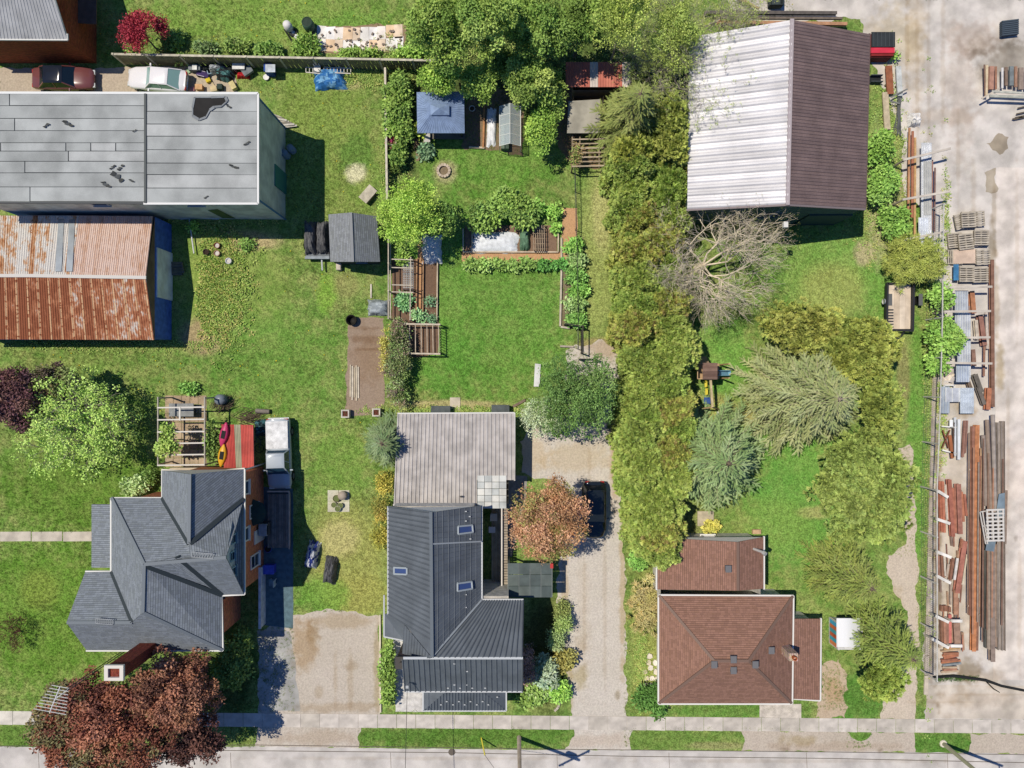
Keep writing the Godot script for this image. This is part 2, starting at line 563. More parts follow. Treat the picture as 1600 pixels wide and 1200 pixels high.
func sheet(called: String, hex: String, how: String, pts: Array, level: float, rough: float, label: String) -> void:
	var world := PL(pts)
	var out := PackedVector2Array()
	for i in world.size():
		var a: Vector3 = world[i]
		var b: Vector3 = world[(i + 1) % world.size()]
		var n := maxi(1, int(a.distance_to(b) / 0.22))
		var side := (b - a).normalized().cross(Vector3.UP)
		for k in n:
			var p := a.lerp(b, float(k) / n)
			if k > 0:
				p += side * noise.get_noise_2d(p.x * 0.55, p.z * 0.55) * rough * 2.0 + side * rng.randf_range(-0.3, 0.3) * rough
			out.append(Vector2(p.x, p.z))
	var idx := Geometry2D.triangulate_polygon(out)
	if idx.is_empty():
		print("bad sheet ", called)
		return
	var b := B.new()
	for i in idx:
		b.st.set_uv2(Vector2(out[i].x / 88.0 + 0.5, out[i].y / 68.0 + 0.5))
		b.v(Vector3(out[i].x, level, out[i].y), out[i])
	var m: StandardMaterial3D = M(hex, how, 0.93, 0.0, 0.16 if how == "mottle" else 0.3)
	m.detail_enabled = true
	m.detail_albedo = stains
	m.detail_blend_mode = BaseMaterial3D.BLEND_MODE_MUL
	m.detail_uv_layer = BaseMaterial3D.DETAIL_UV_2
	tag(part(called, b.done(), m, self), label, "ground", "", "structure")

# wear of the paved and gravel surfaces: wheel tracks, oil, damp and dirt with shapes of their own
func stain_map(w: int, h: int) -> void:
	var a := fnl(51, 0.03, 5).get_image(w, h, false, false, true).get_data()
	var b := fnl(52, 0.12, 4).get_image(w, h, false, false, true).get_data()
	var d := PackedFloat32Array()
	d.resize(w * h * 3)
	for i in w * h:
		var f := 0.91 + 0.09 * a[i] / 255.0 + 0.08 * (b[i] / 255.0 - 0.5)
		d[i * 3] = f
		d[i * 3 + 1] = f * (0.985 + 0.015 * b[i] / 255.0)
		d[i * 3 + 2] = f * (0.97 + 0.03 * a[i] / 255.0)
	var spot := func(x: float, y: float, rx: float, ry: float, c: Color, soft := 1.0) -> void:
		var cx := (x - 800.0) * 0.5 + w * 0.5
		var cy := (y - 600.0) * 0.5 + h * 0.5
		rx = maxf(rx * 0.5, 1.0)
		ry = maxf(ry * 0.5, 1.0)
		for py in range(maxi(0, int(cy - ry * 1.6)), mini(h, int(cy + ry * 1.6) + 1)):
			for px in range(maxi(0, int(cx - rx * 1.6)), mini(w, int(cx + rx * 1.6) + 1)):
				var i := py * w + px
				var r := sqrt(pow((px - cx) / rx, 2) + pow((py - cy) / ry, 2)) + ((a[i] + b[i]) / 510.0 - 0.5) * 1.5
				var f := clampf((1.2 - r) * 1.6 * soft, 0, 1)
				d[i * 3] *= lerpf(1.0, c.r, f)
				d[i * 3 + 1] *= lerpf(1.0, c.g, f)
				d[i * 3 + 2] *= lerpf(1.0, c.b, f)
	var tan := Color(0.97, 0.89, 0.78)
	var dirt := Color(0.74, 0.68, 0.58)
	var damp := Color(0.66, 0.62, 0.54)
	for q in [[1520, 60, 50, 30, 0.9, 0.84, 0.8], [1500, 150, 26, 90, 0.93, 0.89, 0.86], [1430, 60, 16, 110, 0.93, 0.88, 0.8], [1395, 60, 40, 60, 0.9, 0.85, 0.72], [1575, 92, 50, 34, 0.62, 0.6, 0.56], [1550, 70, 40, 20, 0.8, 0.78, 0.75], [1480, 180, 60, 14, 0.92, 0.88, 0.84], [1549, 385, 7, 46, 0.66, 0.61, 0.52], [1552, 330, 4, 60, 0.8, 0.75, 0.68], [1562, 570, 9, 34, 0.72, 0.66, 0.52], [1556, 470, 5, 60, 0.8, 0.75, 0.66], [1488, 840, 30, 260, 0.93, 0.88, 0.8], [1464, 820, 7, 250, 0.6, 0.55, 0.46], [1515, 1044, 22, 20, 0.66, 0.6, 0.5], [1540, 1058, 30, 14, 0.82, 0.77, 0.7], [1452, 1020, 8, 40, 0.62, 0.56, 0.46], [1510, 1092, 80, 12, 0.93, 0.9, 0.87], [1560, 860, 10, 8, 0.84, 0.8, 0.76], [1510, 640, 14, 12, 0.8, 0.72, 0.6], [1590, 730, 30, 60, 1.03, 1.0, 0.98], [1586, 840, 4, 6, 0.7, 0.68, 0.66]]:
		spot.call(q[0], q[1], q[2], q[3], Color(q[4], q[5], q[6]))
	for q in [[1432, 120, 3, 130], [1450, 130, 3, 150], [1472, 110, 4, 120], [1496, 250, 3, 70], [1416, 60, 3, 80], [1520, 300, 4, 50], [1588, 400, 4, 150], [1574, 700, 3, 120], [1592, 950, 4, 120], [1470, 1096, 60, 2], [1550, 1084, 70, 2], [912, 930, 3, 150], [944, 930, 3, 150], [920, 760, 3, 90], [700, 1184, 300, 3], [1250, 1188, 260, 3]]:
		spot.call(q[0], q[1], q[2], q[3], Color(0.9, 0.87, 0.83))
	for q in [[475, 1002, 20, 48, 0.83, 0.72, 0.58], [523, 1062, 4, 40, 0.88, 0.84, 0.78], [546, 1062, 5, 50, 0.88, 0.84, 0.78], [548, 1040, 10, 8, 0.86, 0.82, 0.76], [498, 1080, 8, 10, 0.87, 0.83, 0.76], [525, 970, 60, 12, 0.86, 0.8, 0.7], [488, 985, 10, 20, 0.8, 0.74, 0.64], [500, 1152, 80, 12, 0.9, 0.85, 0.8], [588, 1040, 6, 80, 0.8, 0.76, 0.62], [530, 1104, 70, 8, 0.86, 0.8, 0.72]]:
		spot.call(q[0], q[1], q[2], q[3], Color(q[4], q[5], q[6]))
	for q in [[906, 1058, 13, 22, 0.8, 0.76, 0.6], [888, 1070, 6, 40, 0.84, 0.78, 0.62], [964, 1084, 5, 12, 0.7, 0.66, 0.58], [906, 1010, 9, 20, 0.86, 0.82, 0.76], [830, 700, 30, 34, 0.98, 0.91, 0.8], [900, 715, 50, 26, 0.97, 0.91, 0.8], [960, 700, 9, 90, 0.88, 0.74, 0.62], [945, 545, 34, 14, 0.84, 0.74, 0.64], [972, 900, 5, 160, 0.86, 0.78, 0.62], [882, 940, 6, 90, 0.9, 0.82, 0.7], [910, 950, 12, 120, 0.97, 0.95, 0.92], [930, 1156, 60, 12, 0.92, 0.87, 0.83]]:
		spot.call(q[0], q[1], q[2], q[3], Color(q[4], q[5], q[6]))
	for q in [[1250, 1156, 30, 10, 0.84, 0.8, 0.66], [1226, 1171, 8, 4, 0.7, 0.66, 0.62], [1373, 1171, 6, 5, 0.66, 0.62, 0.58], [1300, 1165, 120, 8, 0.9, 0.86, 0.82], [1400, 960, 10, 40, 0.9, 0.84, 0.7], [1300, 1075, 16, 30, 0.9, 0.82, 0.7], [570, 560, 26, 40, 0.9, 0.84, 0.76], [572, 530, 28, 6, 0.8, 0.74, 0.68], [572, 545, 28, 2, 0.8, 0.74, 0.68], [572, 512, 28, 2, 0.82, 0.76, 0.7]]:
		spot.call(q[0], q[1], q[2], q[3], Color(q[4], q[5], q[6]))
	var bytes := PackedByteArray()
	bytes.resize(w * h * 3)
	for i in w * h * 3:
		bytes[i] = int(255.0 * pow(clampf(d[i], 0, 1), 1.0 / 2.2))
	stains = ImageTexture.create_from_image(Image.create_from_data(w, h, false, Image.FORMAT_RGB8, bytes))

# short tufts on the lawns, denser where the grass is rough
func grass() -> void:
	var b := B.new()
	var r := RandomNumberGenerator.new()
	r.seed = 5
	for k in 6:
		var t := r.randf() * TAU
		var d := Vector3(cos(t), 0, sin(t))
		var s := Vector3(-d.z, 0, d.x) * 0.016
		var p := d * r.randf_range(0.0, 0.06)
		var tip := p + d * r.randf_range(0.03, 0.08) + Vector3(0, r.randf_range(0.05, 0.1), 0)
		b.c = Color.WHITE * r.randf_range(0.8, 1.2)
		b.tri(p - s, p + s, tip)
	var tuft := b.done()
	var skip := [Rect2(0, 100, 370, 50), Rect2(460, 955, 140, 160), Rect2(815, 660, 160, 512), Rect2(1450, 0, 250, 1300), Rect2(-100, 1168, 1800, 300), Rect2(-100, 1112, 1800, 24), Rect2(542, 495, 60, 155), Rect2(612, 375, 76, 185), Rect2(722, 325, 180, 86), Rect2(1240, 0, 400, 100), Rect2(1385, 870, 46, 250), Rect2(400, 760, 60, 220), Rect2(1080, 40, 270, 280), Rect2(0, 150, 440, 380), Rect2(610, 650, 200, 460), Rect2(1030, 850, 250, 250), Rect2(1360, 100, 90, 230), Rect2(400, 1134, 160, 34), Rect2(1156, 1140, 166, 40), Rect2(1362, 1140, 68, 40), Rect2(1515, 1145, 200, 34), Rect2(490, 40, 145, 45), Rect2(150, 790, 230, 230), Rect2(0, 831, 150, 15)]
	var xf := []
	var cols := PackedColorArray()
	var xf2 := []
	var cols2 := PackedColorArray()
	for k in 170000:
		var x := rng.randf_range(-42.0, 42.0)
		var z := rng.randf_range(-32.0, 32.0)
		var q := Vector2(x / U + 800.0, z / U + 600.0)
		var ok := true
		for s in skip:
			if s.has_point(q):
				ok = false
				break
		if not ok:
			continue
		var c := macro.get_pixel(int((x + 44.0) * 10.0), int((z + 34.0) * 10.0))
		if c.r > c.g * 1.02:
			continue
		var wild := noise.get_noise_2d(x * 0.25, z * 0.25)
		var s2 := rng.randf_range(0.5, 1.1) * (1.0 + maxf(0.0, wild) * 0.8)
		var f := rng.randf_range(0.85, 1.4)
		xf.append(Transform3D(Basis(Vector3.UP, rng.randf() * TAU).scaled(Vector3(s2, s2 * 0.8, s2)), Vector3(x, 0.0, z)))
		cols.append(Color(c.r * f * 1.05, c.g * f, c.b * f))
		if rng.randf() < 0.012 and (q.x < 600 or q.y < 100) and q.y < 660:
			xf2.append(Transform3D(Basis.IDENTITY.scaled(Vector3.ONE * rng.randf_range(0.7, 1.3)), Vector3(x, 0.06, z)))
			cols2.append(jit(K("d8cf3c"), 0.15))
	tag(scatter("grass", tuft, VC("plain", 0.9, 0.0, 0.3), xf, cols, self), "short grass tufts of the lawns", "grass", "", "stuff")
	var bb := B.new()
	for k in 5:
		bb.tri(Vector3.ZERO, Vector3(cos(k * 1.257) * 0.045, 0.01, sin(k * 1.257) * 0.045), Vector3(cos(k * 1.257 + 1.0) * 0.045, 0.01, sin(k * 1.257 + 1.0) * 0.045))
	tag(scatter("dandelion_flowers", bb.done(), VC("plain", 0.9), xf2, cols2, self), "yellow dandelions dotted through the rough lawn", "flowers", "", "stuff")

# ---------------------------------------------------------------- buildings
# one roof slope: a slab through points given as [x, y, height]
func slope(parent: Node3D, called: String, m: Material, pts: Array, thick := 0.1, label := "") -> MeshInstance3D:
	var b := B.new(parent.position)
	b.slab(PL(pts), thick)
	return part(called, b.done(), m, parent, "", label)

# slope with standing ribs running from edge ab to edge dc, all in one mesh
func ribbed(parent: Node3D, called: String, m: Material, a: Vector3, b: Vector3, d: Vector3, e: Vector3, pitch: float, high := 0.05, wide := 0.06, thick := 0.06, rows := 0) -> MeshInstance3D:
	var k := B.new(parent.position)
	k.slab([a, b, d, e], thick)
	var n := int(maxf(a.distance_to(b), e.distance_to(d)) / pitch)
	var up := (b - a).cross(e - a).normalized()
	if up.y < 0:
		up = -up
	for i in n + 1:
		var t := float(i) / n
		var p := a.lerp(b, t)
		var q := e.lerp(d, t)
		if p.distance_to(q) < 0.2:
			continue
		var s := (b - a).normalized() * wide * 0.5
		k.quad(p - s, q - s, q + up * high, p + up * high)
		k.quad(p + s, q + s, q + up * high, p + up * high)
	for i in rows:
		var t := float(i + 1) / (rows + 1)
		k.bar(a.lerp(e, t) + up * 0.012, b.lerp(d, t) + up * 0.012, 0.04, 0.05)
	return part(called, k.done(), m, parent)

# slope of separate metal sheets, each its own piece
func sheets(parent: Node3D, called: String, ms: Array, a: Vector3, b: Vector3, d: Vector3, e: Vector3, n: int, ribs: int, high := 0.035) -> void:
	var up := (b - a).cross(e - a).normalized()
	if up.y < 0:
		up = -up
	var total := a.distance_to(b)
	for i in n:
		var k := B.new(parent.position)
		var t0 := float(i) / n
		var t1 := float(i + 1) / n
		var lift := up * (0.006 * (i % 2) + rng.randf() * 0.004)
		var p0 := a.lerp(b, t0) + lift
		var p1 := a.lerp(b, t1) + lift
		var q0 := e.lerp(d, t0) + lift
		var q1 := e.lerp(d, t1) + lift
		var len_ := p0.distance_to(q0)
		var uv := func(s: float, t: float) -> Vector2: return Vector2((t0 + (t1 - t0) * s) * total, t * len_)
		for j in ribs:
			var s0 := float(j) / ribs
			var s1 := (j + 0.3) / ribs
			var s2 := (j + 0.5) / ribs
			var s3 := (j + 0.8) / ribs
			var s4 := float(j + 1) / ribs
			var hs := [0.0, 0.0, high, high, 0.0]
			var ss := [s0, s1, s2, s3, s4]
			for g in 4:
				var x0: Vector3 = p0.lerp(p1, ss[g]) + up * hs[g]
				var x1: Vector3 = p0.lerp(p1, ss[g + 1]) + up * hs[g + 1]
				var y0: Vector3 = q0.lerp(q1, ss[g]) + up * hs[g]
				var y1: Vector3 = q0.lerp(q1, ss[g + 1]) + up * hs[g + 1]
				var u0: Vector2 = uv.call(ss[g], 0.0)
				var u1: Vector2 = uv.call(ss[g + 1], 0.0)
				var w0: Vector2 = uv.call(ss[g], 1.0)
				var w1: Vector2 = uv.call(ss[g + 1], 1.0)
				k.v(x0, u0); k.v(x1, u1); k.v(y1, w1)
				k.v(x0, u0); k.v(y1, w1); k.v(y0, w0)
		part(called, k.done(), ms[i % ms.size()], parent)
	var under := B.new(parent.position)
	under.slab([a - up * 0.05, b - up * 0.05, d - up * 0.05, e - up * 0.05], 0.05)
	part("roof_deck", under.done(), M("8a8074"), parent)

func walls(parent: Node3D, m: Material, foot: Array, h0: float, h1: float, called := "wall") -> void:
	for i in foot.size():
		var j := (i + 1) % foot.size()
		var a: Vector3 = foot[i]
		var b2: Vector3 = foot[j]
		var b := B.new(parent.position)
		var lo := Vector3(0, h0 - a.y, 0)
		var hi := Vector3(0, h1 - a.y, 0)
		b.quad(a + lo, b2 + lo, b2 + hi, a + hi)
		part(called, b.done(), m, parent)

func rect(x0: float, y0: float, x1: float, y1: float) -> Array:
	return PL([[x0, y0], [x1, y0], [x1, y1], [x0, y1]])

# a framed window; at = centre on the wall face, nrm = outward
func window(parent: Node3D, at: Vector3, nrm: Vector3, w: float, h: float, frame_hex := "f2f0ea") -> void:
	var z := nrm.normalized()
	var x := Vector3.UP.cross(z).normalized()
	var basis_ := Basis(x, Vector3.UP, z)
	var b := B.new(parent.position)
	for s in [-1, 1]:
		b.box(at + x * s * w * 0.5 + z * 0.03, Vector3(0.09, h + 0.09, 0.1), basis_)
		b.box(at + Vector3.UP * s * h * 0.5 + z * 0.03, Vector3(w - 0.09, 0.09, 0.1), basis_)
	b.box(at + z * 0.02, Vector3(w - 0.09, 0.05, 0.06), basis_)
	b.box(at + Vector3.UP * (-h * 0.5 - 0.08) + z * 0.06, Vector3(w + 0.2, 0.06, 0.2), basis_)
	var f := part("window", b.done(), M(frame_hex, "plain"), parent)
	var g := B.new(parent.position)
	g.box(at + z * 0.012, Vector3(w - 0.09, h - 0.09, 0.01), basis_)
	part("pane", g.done(), glass(), f)

func skylight(parent: Node3D, pts: Array) -> void:
	var v := PL(pts)
	var n: Vector3 = (v[1] - v[0]).cross(v[3] - v[0]).normalized()
	if n.y < 0:
		n = -n
	var b := B.new(parent.position)
	for i in 4:
		b.bar(v[i] + n * 0.08, v[(i + 1) % 4] + n * 0.08, 0.11, 0.14)
	var f := part("skylight", b.done(), M("aab4ba", "plain", 0.5), parent)
	var g := B.new(parent.position)
	g.slab([v[0] + n * 0.1, v[1] + n * 0.1, v[2] + n * 0.1, v[3] + n * 0.1], 0.02)
	part("pane", g.done(), glass("44588c", 0.1), f)

func gutter(parent: Node3D, pts: Array, hex := "efeee8", called := "gutter", w := 0.1) -> void:
	var b := B.new(parent.position)
	var v := PL(pts)
	for i in v.size() - 1:
		b.bar(v[i] - Vector3(0, 0.06, 0), v[i + 1] - Vector3(0, 0.06, 0), w, 0.12)
	part(called, b.done(), M(hex, "plain", 0.6), parent)

func rust_texture(key: String, base: Array, rusty: float, seed_: int, seams: float, lv := 0.7) -> void:
	var w := 384
	var h := 256
	var a := fnl(seed_, 0.02, 4)
	var fine := fnl(seed_ + 1, 0.09, 3)
	var im := Image.create(w, h, false, Image.FORMAT_RGB8)
	var r := RandomNumberGenerator.new()
	r.seed = seed_
	var level := []
	for i in 20:
		level.append(r.randf_range(-0.3, 0.3))
	for x in w:
		var col := int(x * 20.0 / w)
		var along: float = float(x) / w
		for y in h:
			var n := a.get_noise_2d(x * 2.2, y * 0.7) * 0.9 + fine.get_noise_2d(x * 3.0, y * 0.5) * 0.55
			var amount: float = rusty * (1.0 - along * seams) + n * 0.55 + level[col] * lv
			var q: Color = base[0]
			if amount > 0.12:
				q = (base[0] as Color).lerp(base[1], clampf((amount - 0.12) * 4.0, 0, 1))
			if amount > 0.42:
				q = q.lerp(base[2], clampf((amount - 0.42) * 3.0, 0, 1))
			var edge := fmod(x * 20.0 / w, 1.0)
			if edge < 0.16 and fine.get_noise_2d(x, y * 0.6) > -0.25:
				q = q.lerp(base[3], 0.85)
			im.set_pixel(x, y, q * (0.88 + 0.16 * r.randf()))
	tex[key] = ImageTexture.create_from_image(im)

func tex_mat(key: String, w: float, h: float, rough := 0.8, metal := 0.0, g := 0.9) -> StandardMaterial3D:
	var m := StandardMaterial3D.new()
	m.albedo_texture = tex[key]
	m.albedo_color = Color(g, g, g)
	m.uv1_scale = Vector3(1.0 / w, 1.0 / h, 1)
	m.roughness = rough
	m.metallic = metal
	m.metallic_specular = 0.3
	return m

func buildings() -> void:
	brick_house()
	black_house()
	bungalow()
	barn()
	rusty_shed()
	warehouse()
	corner_house()
	small_sheds()

func brick_house() -> void:
	var o := thing("brick_house", "orange brick house with dark grey shingle hip and gable roof", "house", P(270, 870))
	var sh := M("7b828b", "shingle", 0.9)
	var e := 5.6
	# lower walls
	var brick := M("e29a74", "brick", 0.9)
	var foot := [P(412, 729), P(412, 897), P(376, 897), P(376, 966), P(212, 966), P(212, 873), P(247, 873), P(247, 768), P(316, 768), P(316, 729)]
	walls(o, brick, foot, 0.0, 5.4)
	var low := B.new(o.position)
	var lid := []
	for p in foot:
		lid.append(p + Vector3(0, 5.3, 0))
	low.poly(lid)
	part("ceiling", low.done(), M("c8c2b8"), o)
	# roof slopes
	slope(o, "roof", sh, [[174, 892, e], [174, 778, e], [225, 880, 8.8], [223, 957, 8.3], [206, 972, 7.7]])
	slope(o, "roof", sh, [[174, 778, e], [253, 778, e], [295, 850, 8.3], [297, 871, 8.8], [225, 880, 8.8]])
	slope(o, "roof", sh, [[297, 871, 8.8], [295, 850, 8.3], [380, 781, e], [369, 822, 6.6], [353, 871, 8.8]])
	slope(o, "roof", sh, [[253, 778, e], [253, 735, e], [296, 741, 8.2], [295, 850, 8.3]])
	slope(o, "roof", sh, [[381, 778, e], [295, 850, 8.3], [296, 741, 8.2], [381, 733, e]])
	slope(o, "roof", sh, [[276, 870, 8.8], [353, 871, 8.8], [381, 929, e], [346, 929, e]])
	slope(o, "roof", sh, [[346, 930, e], [338, 925, 5.9], [265, 881, 8.3], [276, 869, 8.8]])
	slope(o, "roof", sh, [[228, 884, 8.8], [265, 881, 8.3], [340, 926, 5.8], [343, 929, 5.6]])
	slope(o, "roof", sh, [[225, 881, 8.8], [276, 870, 8.8], [265, 882, 8.3], [228, 884, 8.7]])
	slope(o, "roof", sh, [[347, 931, e], [347, 1016, e], [223, 957, 8.3], [225, 883, 8.8]])
	slope(o, "roof", sh, [[347, 1016, e], [135, 1016, e], [104, 973, 7.7], [206, 973, 7.7], [223, 957, 8.3]])
	slope(o, "roof", sh, [[133, 894, e], [174, 893, e], [206, 972, 7.7], [104, 972, 7.7]])
	slope(o, "roof", M("7d868d", "shingle", 0.9), [[381, 784, 5.3], [381, 928, 5.3], [367, 926, 5.75], [367, 790, 5.75]])
	slope(o, "porch_roof", sh, [[143, 788, 3.1], [173, 788, 3.7], [173, 887, 3.7], [143, 887, 3.1]])
	for y in [800, 840, 880]:
		var post := B.new(o.position)
		var p := P(150, y, 3.0)
		post.bar(Vector3(p.x, 0, p.z), p, 0.14, 0.14)
		part("porch_post", post.done(), M("e8e4da", "plain"), o)
	# ridge caps
	for q in [[[225, 882, 8.85], [353, 871, 8.85]], [[225, 882, 8.85], [223, 957, 8.35]], [[104, 973, 7.75], [206, 973, 7.75]], [[296, 741, 8.25], [295, 850, 8.35]], [[174, 778, 5.65], [225, 881, 8.85]], [[223, 957, 8.35], [347, 1016, 5.65]]]:
		gutter(o, q, "7a8289", "ridge_cap", 0.22)
	for q in [[[253, 778, 5.66], [295, 850, 8.36]], [[380, 779, 5.68], [296, 850, 8.38]], [[174, 893, 5.68], [206, 972, 7.78]], [[228, 885, 8.8], [346, 930, 5.7]], [[276, 870, 8.86], [346, 929, 5.7]]]:
		gutter(o, q, "363f44", "valley_strip", 0.3)
	# gutters
	gutter(o, [[174, 778, e], [253, 778, e], [253, 734, e]])
	gutter(o, [[382, 733, e], [382, 929, e], [346, 931, e], [348, 1017, e], [134, 1017, e]])
	gutter(o, [[173, 778, e], [173, 893, e], [133, 893, e]])
	gutter(o, [[252, 734, e], [318, 738, 5.7], [382, 732, e]], "efe9dc")
	# clad gable ends
	for g in [[[367, 792, 5.7], [353, 871, 8.7], [367, 926, 5.7]], [[253, 735, e], [296, 741, 8.1], [381, 733, e]], [[135, 1015, e], [104, 973, 7.6], [133, 895, e]]]:
		var b := B.new(o.position)
		b.poly(PL(g))
		part("gable_cladding", b.done(), M("b9cdd8" if g[0][0] == 367 else "ded8cc", "plain"), o)
	for q in [[363, 842, 6.5], [361, 869, 7.0], [363, 893, 6.5]]:
		window(o, P(q[0] + 1.5, q[1], q[2]), Vector3(1, 0.45, 0), 0.6, 0.7, "8fb0c0")
	# windows of the brick east wall
	var wx := P(412, 0).x
	for q in [[751, 4.1], [819, 4.1], [790, 2.2], [866, 2.0]]:
		window(o, Vector3(wx, q[1], (q[0] - 600.0) * U), Vector3(1, 0, 0), 0.95, 1.6)
	window(o, Vector3(P(376, 0).x, 4.2, (905 - 600.0) * U), Vector3(1, 0, 0), 0.8, 1.4, "4a565c")
	var dr := B.new(o.position)
	dr.box(Vector3(wx + 0.03, 1.05, 11.6), Vector3(0.08, 2.1, 1.0))
	part("door", dr.done(), M("e7e5de", "plain"), o)
	var dp := B.new(o.position)
	dp.cyl(Vector3(wx + 0.08, 0, 6.2), Vector3(wx + 0.08, 5.3, 6.2), 0.06, 6)
	part("downpipe", dp.done(), M("e8e6e0", "plain"), o)
	# roof ladders (snow guards) on three slopes
	for q in [[[300, 866, 8.85], [333, 869, 8.85]], [[150, 970, 7.85], [176, 972, 7.85]]]:
		var b := B.new(o.position)
		var a := P(q[0][0], q[0][1], q[0][2])
		var c := P(q[1][0], q[1][1], q[1][2])
		for s in [-0.16, 0.16]:
			b.bar(a + Vector3(0, 0.02, s), c + Vector3(0, 0.02, s), 0.035, 0.035)
		for i in 9:
			b.bar(a.lerp(c, i / 8.0) + Vector3(0, 0.02, -0.16), a.lerp(c, i / 8.0) + Vector3(0, 0.02, 0.16), 0.03, 0.03)
		part("ridge_vent", b.done(), M("a9adb0", "plain"), o)
	# tall brick chimney at the south wall
	var cb := P(285, 966)
	var ch := B.new(o.position)
	var x0 := P(180, 1050, 10.2).x
	var z0 := P(180, 1050, 10.2).z
	ch.box(Vector3(x0, 5.1, z0), Vector3(1.1, 10.2, 0.75))
	var chim := part("chimney", ch.done(), M("8c4a3a", "brick"), o)
	var cr := B.new(o.position)
	for s in [-1, 1]:
		cr.box(Vector3(x0 + s * 0.49, 10.28, z0), Vector3(0.24, 0.2, 0.98))
		cr.box(Vector3(x0, 10.28, z0 + s * 0.39), Vector3(0.74, 0.2, 0.2))
	part("chimney_cap", cr.done(), M("e8e2d8", "plain"), chim)
	# rear rail terrace north of the house
	var tr := B.new(o.position)
	tr.slab(PL([[256, 741, 0.5], [266, 731, 0.5], [310, 731, 0.5], [310, 741, 0.5]]), 0.5)
	part("porch_step", tr.done(), M("cdbfa6", "mottle"), o)

